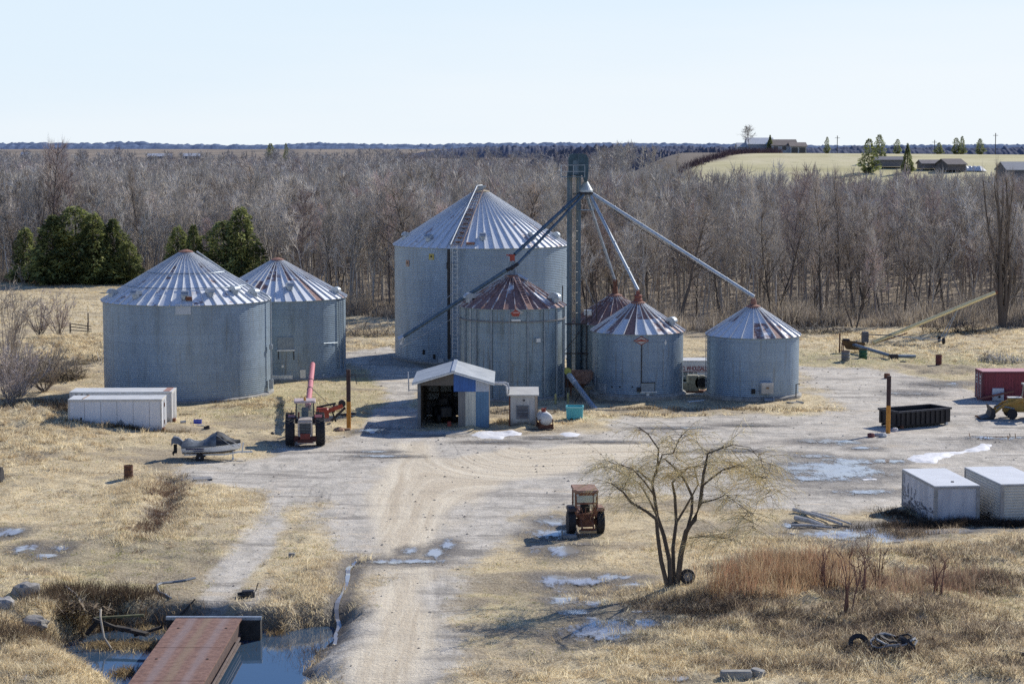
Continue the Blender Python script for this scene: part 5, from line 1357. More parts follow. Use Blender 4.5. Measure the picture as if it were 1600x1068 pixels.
for x_ in (-1.1, 1.1):
    for y_ in (-.6, .6): b = MB(); b.bar((x_, y_, 0), (x_, y_, 2.1), .1); b.build('leg', RUST, t)
t = thing('drive_motor', 'motor with yellow pulley guard high on the side of the stiffened bin', 'motor', (P(887, 572, 166)[0], 166, 0))
zb = P(887, 580, 166)[2]
b = MB(); b.rbox(0, 0, zb - .6, .5, .5, .9, .06); b.bar((0, 0, 0), (0, 0, zb - .6), .12); b.bar((-.2, .2, 0), (-.2, .2, zb - .6), .08); b.build('motor_body', DARKST, t)
b = MB(); b.lathe([(.3, -.08), (.3, .08)], 16, Matrix.Translation((0, -.32, zb + .05)) @ Matrix.Rotation(PI / 2, 4, 'X')); b.build('pulley_guard', mat('green_yellow', (.40, .42, .10), (.3, .3, .07), 3, .6), t)
for k, (px, py, lb) in enumerate(((868, 632, 'left yellow bollard in front of the stiffened bin'), (887.5, 631, 'right yellow bollard in front of the elevator'))):
    x, y = G(px, py); t = thing('bollard', lb, 'bollard', (x, y, 0)); b = MB(); b.lathe([(.09, 0), (.09, .85), (.05, .95)], 10); b.build('post', mat('dull_yellow', (.48, .45, .20), (.36, .33, .14), 3, .6), t); b = MB(); b.lathe([(.14, 0), (.14, .06)], 10); b.build('base_plate', RUST, t)

# ------------------------------------------------------------------ trailer with phone numbers behind the two right bins
YT = 178.
x0 = P(1060, 600, YT)[0]; x1 = P(1135, 600, YT)[0]; zt = P(1080, 564.5, YT)[2]
t = thing('box_trailer', 'white lettered box trailer seen in the gap between the two right hand bins', 'trailer', (x0, YT, 0))
b = MB(); b.rbox((x1 - x0) / 2, 1.25, .35, x1 - x0, 2.5, zt - .35, .06); b.build('body', mat('trailer_white', (.66, .70, .74), (.56, .60, .64), 2, .5), t)
b = MB(); b.box((x1 - x0) / 2, 1.25, zt - .004, x1 - x0 + .06, 2.56, .09); b.build('roof', WHITE, t)
for x_ in (.7, x1 - x0 - .7): b = MB(); b.lathe([(.25, -.15), (.42, -.13), (.42, .13), (.25, .15)], 16, Matrix.Translation((x_, .3, .42)) @ Matrix.Rotation(PI / 2, 4, 'X')); b.build('wheel', BLACK, t)
def lettering(txt, parent, x, y, z, size, m, rz=0., name='lettering'):
    cu = bpy.data.curves.new(name, 'FONT'); cu.body = txt; cu.size = size; cu.extrude = .004; cu.offset = size * .022
    me_o = bpy.data.objects.new(name, cu); COL.objects.link(me_o); me_o.parent = parent; cu.materials.append(m)
    bpy.context.view_layer.update(); me = bpy.data.meshes.new_from_object(me_o.evaluated_get(bpy.context.evaluated_depsgraph_get())); bpy.data.objects.remove(me_o)
    me_o = bpy.data.objects.new(name, me); COL.objects.link(me_o); me_o.parent = parent
    me_o.location = (x, y, z); me_o.rotation_euler = (PI / 2, 0, rz); me_o.scale = (.56, 1, 1); return me_o
MAR = mat('maroon_ink', (.25, .03, .06), None, 3, .6); GRN_ = mat('grey_green_ink', (.10, .17, .17), None, 3, .6)
xa = P(1063.5, 580, YT)[0] - x0
lettering('J.D. WHOLESALE', t, xa, -.02, P(1080, 578.5, YT)[2], .56, MAR); lettering('905.305.19', t, P(1067.5, 580, YT)[0] - x0, -.02, P(1080, 587, YT)[2], .50, GRN_)
lettering('905.305.19', t, P(1067.5, 580, YT)[0] - x0, -.02, P(1080, 594, YT)[2], .50, GRN_); lettering('905', t, P(1067.5, 580, YT)[0] - x0, -.02, P(1080, 601, YT)[2], .46, GRN_)
b = MB(); b.box(2.1, -.012, P(1080, 580.7, YT)[2], 3.9, .02, .05); b.build('red_line', MAR, t)
# heater and fan unit standing in the gap
x, y = G(1086, 613)
t = thing('drying_fan', 'old beige drying fan and burner standing between the two right hand bins', 'fan', (x, y, 0))
BEI = mat('beige_machine', (.40, .38, .28), (.25, .23, .17), 4, .6, rust=.3)
b = MB(); b.rbox(-.15, .6, .12, 1.0, 1.0, 1.35, .08); b.rbox(-.85, .4, .1, .6, .7, .75, .06); b.build('housing', BEI, t)
b = MB(); b.lathe([(.62, -.3), (.62, .3)], 20, Matrix.Translation((.62, .4, .85)) @ Matrix.Rotation(PI / 2, 4, 'X'), cap=True); smooth_by_angle(b.build('fan_drum', BEI, t))
b = MB(); b.lathe([(.45, -.03), (.45, .0)], 20, Matrix.Translation((.62, .08, .85)) @ Matrix.Rotation(PI / 2, 4, 'X')); b.build('fan_mouth', BLACK, t)
b = MB(); b.box(0, .5, 0, 2.2, 1.2, .12); b.build('skid', RUST, t)
x, y = G(1085, 619); b = MB(); b.box(0, 0, 0, 2.4, 1.0, .12); o = b.build('concrete_slab', CONC); o.location = (x, y + .8, .02); tag(o, 'pale concrete slab in the gap between the two right hand bins', 'slab')
x, y = G(1089, 626); b = MB(); b.box(0, 0, 0, 1.9, .25, .06, rotz(.6)); o = b.build('metal_strip', GALVB); o.location = (x, y, hz(x, y) + .02); tag(o, 'bright metal strip lying in front of the gap between bins', 'metal strip')
x, y = G(1247, 632); b = MB()
for k in range(6): b.box(0, k * .16, 0, 1.1, .1, .1)
for s_ in (-.5, .5): b.box(s_, .4, .1, .1, 1.0, .06)
o = b.build('pallet', mat('grey_pallet', (.36, .38, .38), (.25, .26, .26), 4, .8)); o.location = (x, y, .05); o.rotation_euler = (0, 0, .5); tag(o, 'grey pallet lying at the foot of the rightmost bin', 'pallet')

# ------------------------------------------------------------------ two steel posts at the yard entrances
for px, pyb, pyt, pym, lb in ((545, 668, 577, 627, 'tall rusty post with orange foot between the tractor and the open shed'), (1387.5, 676, 587, 633, 'tall rusty post with orange foot beside the black dumpster')):
    x, y = G(px, pyb); H_ = P(px, pyt, y)[2]; Hm = P(px, pym, y)[2]; t = thing('steel_post', lb, 'post', (x, y, 0))
    b = MB(); b.lathe([(.165, Hm), (.165, H_), (.12, H_ + .01)], 14); b.build('post_top', mat('dark_rust', (.085, .05, .045), (.05, .03, .03), 5, .8), t)
    b = MB(); b.lathe([(.168, -.2), (.168, Hm)], 14); b.build('post_foot', mat('orange_paint', (.62, .28, .04), (.48, .20, .03), 5, .55, rust=.25), t)
x, y = G(545, 668); 
b = MB(); b.bar((.1, 0, 3.9), (.5, 0, 4.1), .05); b.bar((.5, 0, 4.1), (.62, 0, 3.3), .05); o = b.build('post_bracket', DARKST, [q for q in bpy.data.objects if q.name == 'steel_post'][0])

# ------------------------------------------------------------------ white trailers at left
def box_body(name, label, cat, px0, px1, py0, py1, H_, D_, wm, rm, em, rz, extra=0., parts=None, yoff=0.):
    x0, y0 = G(px0, py0); x1, _ = G(px1, py1); L = x1 - x0 + extra
    t = thing(name, label, cat, (x0, y0 + yoff, 0), rz)
    b = MB(); b.box(L / 2, D_ / 2, .0, L, D_, H_); b.build('body', wm, t)
    b = MB(); b.box(L / 2, D_ / 2, H_, L + .05, D_ + .05, .05); ro = b.build('roof', rm, t)
    b = MB()
    for x_ in (.04, L - .04):
        for y_ in (.0, D_): b.box(x_, y_, -.002, .12, .08, H_ + .03)
    for y_ in (-.012, D_ + .012): b.box(L / 2, y_, H_ - .12, L - .26, .05, .14); b.box(L / 2, y_, 0, L - .26, .05, .12)
    for x_ in (-.012, L + .012): b.box(x_, D_ / 2, H_ - .12, .05, D_ - .2, .14); b.box(x_, D_ / 2, 0, .05, D_ - .2, .12)
    b.build('edge_trim', em, t)
    b = MB(); k = 1.2
    while k < L - .4: b.box(k, -.006, .13, .025, .016, H_ - .28); k += 1.2
    for y_ in (D_ * .3, D_ * .5, D_ * .7): b.box(L + .012, y_, .14, .03, .035, H_ - .3)
    b.build('side_seam', mat('seam_grey', (.36, .37, .39), (.25, .25, .26), 4, .6), t)['kind'] = 'stuff'
    return t, L
TW = mat('trailer_side', (.74, .77, .82), (.64, .67, .72), .7, .5, streak=True, dirt=.5, rust=.03)
TR = mat('trailer_roof', (.74, .75, .74), (.62, .63, .62), .8, .5)
TE = mat('trailer_trim', (.66, .66, .64), (.5, .49, .46), 3, .55, rust=.2)
z_ = P(180, 620, 149)[2]
t, L = box_body('box_trailer', 'long white box trailer body with a grey diamond mark, nearer of the two at left', 'trailer', 107.5, 258.5, 674, 669, z_, 2.5, TW, TR, TE, R(2.0))
b = MB(); b.prism([(0, -.25), (.25, 0), (0, .25), (-.25, 0)], .02); q = b.build('diamond_mark', mat('grey_mark', (.28, .31, .34), None, 3, .6), t); q.location = (L * .56, -.03, .65)
b = MB(); b.add([(.85, -.03, 1.05), (1.0, -.03, 1.05), (.93, -.03, .35)], [(0, 1, 2)]); b.add([(.93, -.03, .3), (1.02, -.03, .3), (.98, -.03, -.02)], [(0, 1, 2)]); b.build('torn_seam', BLACK, t)
b = MB(); b.bar((1.05, .1, z_ + .07), (1.15, 2.4, z_ + .07), .06); b.build('roof_strap', mat('brown_strap', (.35, .25, .18), None, 3, .7), t)
for z in (.4, 1.7): b = MB(); b.box(L + .04, 1.25, z, .05, .08, .3); b.build('door_hinge', RUST, t)
b = MB(); b.box(L + .03, .3, .05, .25, .5, .18); b.build('bumper', RUST, t)
t, L = box_body('box_trailer', 'farther white box trailer with three dark dots, close behind the nearer one', 'trailer', 110, 268, 662, 657, z_ + .05, 2.6, mat('trailer_side_far', (.64, .66, .68), (.54, .55, .56), .7, .5, dirt=.5), TR, TE, R(1.6), .3)
for k in range(3): b = MB(); b.box(.5 + k * .42, -.03, z_ - .2, .16, .03, .14); b.build('vent_hole', BLACK, t)
b = MB(); b.box(L - .4, 1.3, z_ + .09, .5, 2.2, .04); b.build('rusty_roof_edge', mat('pinkish_rust_edge', (.5, .3, .25), (.35, .2, .16), 3, .7), t)
b = MB(); b.box(L + .05, .5, .1, .35, .5, .25); b.build('bumper', RUST, t)

# things lying right of the trailers
x, y = G(286, 663); t = thing('bucket', 'white plastic bucket lying on its side near the white trailers', 'bucket', (x, y, .17), .3)
b = MB(); b.lathe([(.13, -.2), (.17, .2)], 14, Matrix.Rotation(PI / 2, 4, 'Y')); b.build('bucket_body', WHITE, t); b = MB(); b.tube([(.2, .17 * math.cos(k), .17 * math.sin(k)) for k in np.linspace(0, PI, 7)], .012, 4, False); b.build('handle', DARKST, t)
x, y = G(309, 663); t = thing('plastic_crate', 'bright blue plastic crate near the white trailers', 'crate', (x, y, 0), .1)
b = MB(); b.box(0, 0, 0, .6, .42, .05)
for s_ in (-1, 1): b.box(0, s_ * .2, .05, .6, .03, .32); b.box(s_ * .285, 0, .05, .03, .36, .32)
b.build('crate_body', mat('bright_blue_plastic', (.03, .06, .55), (.025, .05, .42), 3, .4), t); b = MB(); b.box(0, -.222, .26, .64, .03, .06); b.box(0, .222, .26, .64, .03, .06); b.build('rim', mat('pale_blue_rim', (.2, .28, .7), None, 3, .5), t)
x, y = G(323, 671); t = thing('battery_box', 'small black box lying beside the blue crate', 'box', (x, y, 0), .4)
b = MB(); b.rbox(0, 0, 0, .42, .3, .26, .04); b.build('box_body', DARKST, t); b = MB(); b.box(.1, 0, .26, .2, .2, .05); b.build('box_lid', BLACK, t)
x, y = G(312, 666); b = MB(); b.box(0, 0, 0, .7, .3, .05); o = b.build('white_board', WHITE); o.location = (x, y, hz(x, y) + .02); tag(o, 'small white board in front of the blue crate', 'board')
x, y = G(290, 647); b = MB(); b.box(0, 0, 0, 1.0, .14, .09); o = b.build('wooden_post', mat('brown_timber', (.16, .11, .07), (.10, .07, .05), 3, .9)); o.location = (x, y, hz(x, y)); tag(o, 'short brown timber lying behind the blue crate', 'timber')
x, y = G(426, 679); b = MB(); b.lathe([(.2, 0), (.16, .12), (.05, .2)], 8); o = b.build('dark_stone', DARKST); o.location = (x, y, hz(x, y)); tag(o, 'small dark stone on the grass left of the red tractor', 'stone')

# ------------------------------------------------------------------ boat on its trailer
x, y = G(272, 721); x2, _ = G(388, 718)
t = thing('motor_boat', 'small white and black motor boat under a grey and black cover', 'boat', (x, y + .9, 0), R(3))
L = x2 - x - .5
def loft(name, m, parent, secs, cap=True, smooth=True):
    n = len(secs[0]); vs = [p for s_ in secs for p in s_]; fs = []
    for i in range(len(secs) - 1):
        for k in range(n - 1): fs.append((i * n + k, i * n + k + 1, (i + 1) * n + k + 1, (i + 1) * n + k))
    if cap: fs += [tuple(reversed(range(n))), tuple(range((len(secs) - 1) * n, len(secs) * n))]
    b = MB(); b.add(vs, fs); o = b.build(name, m, parent); return smooth_by_angle(o, 40) if smooth else o
hs, cs = [], []
for f in np.linspace(0, 1, 11):
    bw = .95 * (1 - max(0, (f - .45) / .55) ** 2.2 * .93); kz = .36 + .42 * max(0, (f - .6) / .4) ** 2; sz = .98 + .20 * f
    xx = .45 + f * (L - .5)
    hs.append([(xx, -bw, sz), (xx, -bw * .92, sz - .25), (xx, -bw * .75, kz + .22), (xx, 0, kz), (xx, bw * .75, kz + .22), (xx, bw * .92, sz - .25), (xx, bw, sz)])
b = NB('boat_hull'); o_ = b.obj(); z = b.sep(o_)[2]; xx_ = b.sep(o_)[0]
stripe = b.math('MAXIMUM', b.math('LESS_THAN', z, b.math('MULTIPLY_ADD', xx_, .05, .50)), b.math('GREATER_THAN', z, b.math('MULTIPLY_ADD', xx_, .045, .93)))
HM = b.done(b.mix(stripe, (.80, .82, .84), (.05, .05, .06)), .3)
loft('hull', HM, t, hs)
b = MB(); b.box(1.35, -.935, .80, 1.2, .03, .10); b.box(1.6, -.93, .68, .7, .03, .05); b.build('hull_stripe', mat('dark_blue_stripe', (.04, .05, .13), None, 3, .5), t)
for f in np.linspace(0, 1, 11):
    bw = .99 * (1 - max(0, (f - .45) / .55) ** 2.2 * .92); sz = 1.0 + .20 * f; xx = .45 + f * (L - .5)
    top = .16 + .52 * math.exp(-((f - .58) / .2) ** 2) + .10 * math.sin(f * 11 + .6) + .18 * math.exp(-((f - .12) / .07) ** 2)
    cs.append([(xx, -bw - .01, sz - .10), (xx, -bw, sz + .03), (xx, -bw * .6, sz + top * .75), (xx, 0, sz + top + .04), (xx, bw * .6, sz + top * .75), (xx, bw, sz + .03), (xx, bw + .01, sz - .10)])
GCV = mat('grey_tarp', (.19, .215, .24), (.085, .10, .115), 2.5, .7); BCV = mat('black_tarp', (.035, .04, .045), (.02, .022, .026), 5, .55)
loft('boat_cover', GCV, t, cs[:7]); loft('bow_cover', BCV, t, [[(p[0] + (.02 if i == 0 else 0), p[1] * 1.02, p[2] + .03) for p in s_] for i, s_ in enumerate(cs[6:])])
b = MB()
for i, j in ((6, 9), (7, 10)): b.tube([Vector(cs[i][2]) + Vector((0, -.03, .06)), Vector(cs[j - 1][1]) + Vector((0, -.06, .0)), Vector(cs[min(j, 10)][0]) + Vector((0, -.06, -.15))], .025, 5)
b.build('cover_strap', mat('pale_rope', (.5, .5, .5), None, 3, .7), t)
om = loft('outboard_motor', mat('motor_cover', (.20, .22, .25), (.12, .13, .15), 3, .5), t, [[(.0 + dx, -.28 * w_, 1.0 + dz), (.0 + dx, -.2 * w_, 1.45 + dz), (.0 + dx, .2 * w_, 1.45 + dz), (.0 + dx, .28 * w_, 1.0 + dz)] for dx, dz, w_ in ((-.30, -.02, .9), (-.15, .16, 1.1), (.15, .10, 1.), (.5, -.2, .7), (.85, -.32, .5))])
b = MB(); b.box(-.05, 0, .45, .22, .16, .6); b.lathe([(.04, -.12), (.16, -.05), (.16, 0)], 8, Matrix.Translation((-.15, 0, .45)) @ Matrix.Rotation(PI / 2, 4, 'Y')); b.build('motor_leg', BLACK, om)
loft('stern_cover', WHITE, t, [[(.55 + dx, -.5, 1.0), (.55 + dx, -.3, 1.0 + h_), (.55 + dx, .3, 1.0 + h_), (.55 + dx, .5, 1.0)] for dx, h_ in ((0, .1), (.25, .3), (.5, .36), (.8, .2), (1.0, .1))])
t2 = thing('boat_trailer', 'grey boat trailer with white wheels under the covered boat', 'trailer', (x, y + .9, 0), R(3))
b = MB()
for s_ in (-.6, .6): b.bar((.6, s_, .42), (3.3, s_, .42), .07, .09); b.bar((3.3, s_, .42), (L - .15, 0, .50), .07, .09)
b.bar((L - .3, 0, .5), (L + .75, 0, .52), .09, .11); b.bar((1.7, -.95, .32), (1.7, .95, .32), .08); b.bar((L + .05, 0, .5), (L + .15, 0, 1.15), .08); b.bar((.9, -.6, .42), (.9, .6, .42), .07)
b.build('frame', GALVB, t2)
for s_ in (-1.08, 1.08):
    b = MB(); b.lathe([(.16, -.09), (.27, -.09), (.29, -.05), (.29, .05), (.27, .09), (.16, .09)], 20, Matrix.Translation((1.7, s_, .29)) @ Matrix.Rotation(PI / 2, 4, 'X')); wh = b.build('wheel', BLACK, t2)
    b = MB(); b.lathe([(.17, -.075), (.17, .075)], 16, Matrix.Translation((1.7, s_, .29)) @ Matrix.Rotation(PI / 2, 4, 'X')); b.lathe([(.05, -.11), (.05, .11)], 8, Matrix.Translation((1.7, s_, .29)) @ Matrix.Rotation(PI / 2, 4, 'X')); b.build('rim', WHITE, wh)
    b = MB(); b.lathe([(.40, -.12), (.40, .12)], 12, Matrix.Translation((1.7, s_, .29)) @ Matrix.Rotation(PI / 2, 4, 'X'), cap=False, a0=PI * .95, a1=PI * 2.05); b.build('mudguard', WHITE, t2)
b = MB(); b.tube([(L - .55, -.25, .0), (L - .55, -.25, .62)], .04, 6); b.lathe([(.09, -.04), (.09, .04)], 10, Matrix.Translation((L - .55, -.25, .09)) @ Matrix.Rotation(PI / 2, 4, 'X')); b.build('jockey_wheel', GALVB, t2)
# ------------------------------------------------------------------ tractors
TYRE = mat('tyre_rubber', (.035, .035, .04), (.022, .022, .025), 5, .75)
def tyre(parent, x, y, r, w_, hub_m, lugs=18, hub_r=.5):
    b = MB(); M = Matrix.Translation((x, y, r)) @ Matrix.Rotation(PI / 2, 4, 'Y')
    b.lathe([(r * hub_r, -w_ * .42), (r * .86, -w_ / 2), (r * .95, -w_ * .42), (r * .95, w_ * .42), (r * .86, w_ / 2), (r * hub_r, w_ * .42)], 28, M)
    for k in range(lugs):
        for s_ in (-1, 1):
            a = 2 * PI * (k + (.5 if s_ > 0 else 0)) / lugs
            b.box(0, 0, 0, r * .09, w_ * .52, r * .06, M @ Matrix.Rotation(a, 4, 'Z') @ Matrix.Translation((r * .94, 0, s_ * w_ * .23)) @ Matrix.Rotation(PI / 2, 4, 'Y') @ Matrix.Rotation(PI / 2 + s_ * .6, 4, 'Z'))
    o = b.build('wheel', TYRE, parent)
    b = MB(); b.lathe([(r * .12, -w_ * .30), (r * hub_r, -w_ * .36), (r * (hub_r + .02), -w_ * .43), (r * (hub_r + .02), w_ * .43), (r * hub_r, w_ * .36), (r * .12, w_ * .30)], 20, M); b.build('rim', hub_m, o)
    return o
CLEAR = mat('cab_glass', (.16, .21, .24), (.11, .15, .17), 1.2, .1, 0., spec=.7)
x, y = G(475, 698)
t = thing('farm_tractor', 'red tractor with white grille and cab facing the camera, pink auger behind it', 'tractor', (x, y + .9, 0), R(6))
RD = mat('tractor_red', (.20, .03, .025), (.12, .025, .02), 4, .5, rust=.2); CRM = mat('cream_paint', (.54, .48, .43), (.36, .31, .27), 5, .55, dirt=.2, rust=.2)
for s_ in (-1.08, 1.08): tyre(t, s_, 0, .97, .66, RD)
for s_ in (-1.08, 1.08): tyre(t, s_, 3.1, .97, .66, RD)
b = MB(); b.rbox(0, .2, .85, 1.0, 2.2, .95, .12); b.rbox(0, 2.4, .85, 1.0, 2.2, .7, .1); b.box(0, .6, .6, .7, 3.8, .4); b.build('body', RD, t)
b = MB(); b.rbox(0, .0, 1.72, 1.0, 2.3, .18, .1); b.rbox(0, -1.0, .78, 1.06, .16, 1.15, .1); b.build('hood', CRM, t)
b = MB(); b.box(0, -1.1, .95, .78, .06, .82); gr_ = b.build('grille', mat('dark_grille', (.03, .035, .04), None, 4, .5), t)
b = MB()
for k in range(7): b.box(0, -1.135, 1.0 + k * .11, .74, .02, .015)
b.build('grille_bar', GALVD, gr_)
for s_ in (-.33, .33): b = MB(); b.lathe([(.09, -.03), (.09, .03)], 12, Matrix.Translation((s_, -1.13, .84)) @ Matrix.Rotation(PI / 2, 4, 'X')); b.build('headlight', WHITE, t)
b = MB(); b.box(0, -.7, .42, 1.6, .5, .3); b.box(0, -1.15, .35, 1.1, .25, .22); b.box(.55, -1.0, .55, .3, .3, .2); b.box(-.6, -.9, .6, .3, .3, .2); b.build('front_axle', mat('dark_red_axle', (.09, .025, .022), (.05, .02, .02), 6, .7), t)
b = MB(); b.box(0, -1.2, .3, 1.2, .12, .12); b.build('bumper', CRM, t)
cb = MB()
for sx_ in (-.66, .66):
    for sy_ in (1.25, 2.6): cb.bar((sx_, sy_, 1.45), (sx_ * .92, sy_, 2.86), .09)
cb.box(0, 1.9, 1.4, 1.45, 1.5, .3); cab = cb.build('cab', mat('cab_frame', (.10, .09, .09), (.07, .06, .06), 3, .6), t)
b = MB(); b.add([(-.62, 1.22, 1.6), (.62, 1.22, 1.6), (.56, 1.22, 2.8), (-.56, 1.22, 2.8)], [(0, 1, 2, 3)])
for sx_ in (-1, 1): b.add([(sx_ * .655, 1.3, 1.6), (sx_ * .655, 2.55, 1.6), (sx_ * .605, 2.55, 2.8), (sx_ * .605, 1.3, 2.8)], [(0, 1, 2, 3)])
gm_ = NB('clear_glass'); gt = gm_.n('ShaderNodeBsdfTransparent'); gmx = gm_.n('ShaderNodeMixShader'); gmx.inputs[0].default_value = .45; gt.inputs[0].default_value = (.8, .88, .9, 1)
gm_.nt.links.new(gt.outputs[0], gmx.inputs[1]); gm_.nt.links.new(gm_.b.outputs[0], gmx.inputs[2]); gm_.nt.links.new(gmx.outputs[0], gm_.out.inputs[0]); CG = gm_.done((.22, .28, .30), .05)
b.build('cab_window', CG, cab)
b = MB(); b.rbox(0, 1.9, 1.7, .5, .5, .75, .1); b.build('seat', mat('seat_blue', (.10, .14, .22), (.07, .1, .16), 3, .7), cab)
b = MB(); b.tube([(.0 + .2 * math.cos(k), 1.5, 2.05 + .2 * math.sin(k)) for k in np.linspace(0, 2 * PI, 13)], .02, 4, False); b.build('steering_wheel', BLACK, cab)
b = MB(); b.rbox(0, 1.95, 2.86, 1.55, 1.75, .16, .06); b.build('cab_roof', mat('pinkish_cab_roof', (.60, .50, .47), (.5, .38, .35), 3, .5), t)
b = MB(); b.lathe([(.09, 3.02), (.09, 3.2), (.04, 3.26)], 10, Matrix.Translation((0, 1.4, 0))); b.build('beacon', mat('amber', (.75, .35, .06), None, 3, .3), t)
for s_ in (-1, 1): b = MB(); b.bar((s_ * .66, 1.2, 2.2), (s_ * .95, 1.1, 2.2), .04); b.box(s_ * .97, 1.08, 2.05, .05, .18, .35); b.build('mirror', DARKST, t)
for s_ in (-1, 1): b = MB(); b.box(s_ * .95, 1.8, 1.75, .55, 1.4, .1); b.build('mudguard', RD, t)
b = MB(); b.tube([(-.45, .2, 1.85), (-.45, .2, 2.35)], .06, 8); b.build('exhaust', RUST, t)
# pink auger behind
p0 = Vector(P(481.5, 634, 147.5)); p1 = Vector(P(488.5, 569, 171)); 
t = thing('grain_auger', 'long pink auger tube rising behind the red tractor', 'auger', (p0.x, p0.y, 0)); o_ = Vector((p0.x, p0.y, 0))
PK = mat('faded_pink', (.62, .22, .24), (.50, .17, .18), 2, .5)
b = MB(); b.tube([p0 - o_, p1 - o_], .22, 12); smooth_by_angle(b.build('auger_tube', PK, t))
d_ = (p1 - p0).normalized(); b = MB()
for f in (.03, .35, .55): q = p0.lerp(p1, f) - o_; b.tube([q, q + d_ * .25], .25, 12)
b.build('tube_clamp', DARKST, t)
q = p0.lerp(p1, .42) - o_
for s_ in (-1, 1):
    b = MB(); b.bar(q, (s_ * 1.0, q.y + .5, .3), .05); b.build('strut', mat('pale_strut', (.5, .5, .42), None, 3, .6), t); tyre(t, s_ * 1.0, q.y + .5, .32, .2, DARKST, 10)
b = MB(); b.bar(p0 - o_, (0, -.9, .6), .1); b.build('drawbar', RD, t)
# red implement right of the tractor wheel
x, y = G(511, 664)
t = thing('snow_blower', 'red and black implement with arms lying right of the red tractor', 'implement', (x, y + 1.2, hz(x, y)), R(10))
b = MB(); b.rbox(-.45, 0, .45, .95, .8, .75, .12); b.bar((-.2, 0, .9), (1.1, -.1, 1.35), .22, .3); b.build('implement_body', mat('orange_red', (.50, .09, .05), (.3, .06, .04), 4, .5), t)
b = MB(); b.bar((-.9, .3, 1.2), (.6, .2, 1.5), .14); b.bar((.2, -.2, .2), (1.3, -.1, 1.2), .16); b.lathe([(.28, -.15), (.28, .15)], 12, Matrix.Translation((1.05, 0, 1.5)) @ Matrix.Rotation(PI / 2, 4, 'X')); b.bar((-.8, 0, 0), (-.5, 0, .5), .12); b.bar((.6, 0, 0), (.3, 0, .9), .12); b.build('arm', DARKST, t)
x, y = G(525, 652)
b = MB(); b.bar((0, 0, .12), (1.6, -.3, .25), .12); b.bar((.3, .1, .1), (1.3, -.9, .1), .1); o = b.build('scrap_bar', DARKST); o.location = (x, y, hz(x, y)); tag(o, 'dark scrap bars lying on the grass left of the rusty post', 'scrap')
x, y = G(530, 670); b = MB(); b.lathe([(.5, 0), (.38, .16), (.15, .24)], 9); b.box(.6, .1, 0, .5, .3, .14); o = b.build('clay_lump', mat('orange_clay', (.42, .25, .16), (.3, .2, .13), 4, .9)); o.location = (x, y, hz(x, y)); tag(o, 'orange clay lump left of the foot of the rusty post', 'clay')

# rusty cab tractor, seen from behind
x, y = G(915, 833)
t = thing('farm_tractor', 'derelict rusty tractor with a roofed cab, seen from behind in the yard', 'tractor', (x, y + .3, hz(x, y)), R(6))
RR = mat('rusty_red_paint', (.24, .075, .055), (.11, .05, .035), 6, .85, rust=.75, rustc=(.14, .065, .04)); RC = mat('rusty_roof', (.40, .25, .19), (.22, .12, .085), 5, .85)
for s_ in (-.80, .80): tyre(t, s_, 0, .66, .42, RR, 16)
for s_ in (-.62, .62): tyre(t, s_, 2.1, .36, .2, RR, 12)
b = MB(); b.rbox(0, -.05, .42, .86, .7, .7, .1); b.rbox(0, 1.3, .6, .55, 2.0, .55, .08); b.box(0, 0, .5, 1.25, .3, .3); b.build('body', RR, t)
cb = MB()
for sx_ in (-.58, .58): cb.bar((sx_, -.35, .95), (sx_, -.35, 2.34), .10); cb.bar((sx_, .95, .95), (sx_, .95, 2.34), .08)
cb.bar((-.58, -.35, 1.72), (.58, -.35, 1.72), .08); cb.bar((-.58, -.35, 2.24), (.58, -.35, 2.24), .14); cb.box(0, .3, .98, 1.1, 1.2, .12); cb.bar((-.58, -.35, 1.12), (.58, -.35, 1.12), .09)
cab = cb.build('cab', RR, t)
b = MB(); b.add([(-.53, -.33, 1.76), (.53, -.33, 1.76), (.53, -.33, 2.17), (-.53, -.33, 2.17)], [(0, 1, 2, 3)]); b.add([(-.53, .97, 1.2), (.53, .97, 1.2), (.53, .97, 2.2), (-.53, .97, 2.2)], [(0, 1, 2, 3)]); b.build('cab_window', CG, cab)
b = MB(); b.rbox(0, .2, 1.1, .5, .45, .55, .08); b.build('seat', BLACK, cab)
b = MB(); b.add([(-.68, -.55, 2.34), (.66, -.55, 2.34), (.66, 1.1, 2.42), (-.68, 1.1, 2.42), (-.66, -.5, 2.46), (.64, -.5, 2.46), (.64, 1.05, 2.54), (-.66, 1.05, 2.54)], [(0, 3, 2, 1), (4, 5, 6, 7), (0, 1, 5, 4), (1, 2, 6, 5), (2, 3, 7, 6), (3, 0, 4, 7)]); b.box(-.66, -.45, 2.36, .16, .2, .16); b.build('cab_roof', RC, t)
for s_ in (-1, 1): b = MB(); b.rbox(s_ * .78, .05, 1.3, .44, 1.1, .2, .06); b.build('mudguard', RC if s_ > 0 else mat('dark_mudguard', (.06, .05, .06), None, 4, .7), t)
b = MB(); b.bar((-.35, -.4, .9), (-.3, -1.0, .42), .07); b.bar((.35, -.4, .9), (.3, -1.0, .42), .07); b.bar((-.4, -1.0, .42), (.4, -1.0, .42), .09); b.bar((.1, -.42, 1.1), (.35, -.9, .5), .05); b.bar((-.3, -.42, .6), (.35, -.45, 1.15), .05); b.tube([(-.1, -.42, .9), (-.05, -.42, 1.45)], .03, 5); b.tube([(-.3, -.38, 1.5), (-.2, -.55, 1.1), (.1, -.5, .95), (.3, -.6, .7)], .018, 5); b.tube([(.25, -.38, 1.6), (.3, -.6, 1.2), (.15, -.62, .9)], .018, 5); b.bar((-.5, -.42, 1.0), (.2, -.5, 1.3), .03); b.box(.42, -.42, 1.2, .2, .08, .3); b.build('linkage', RUST, t)
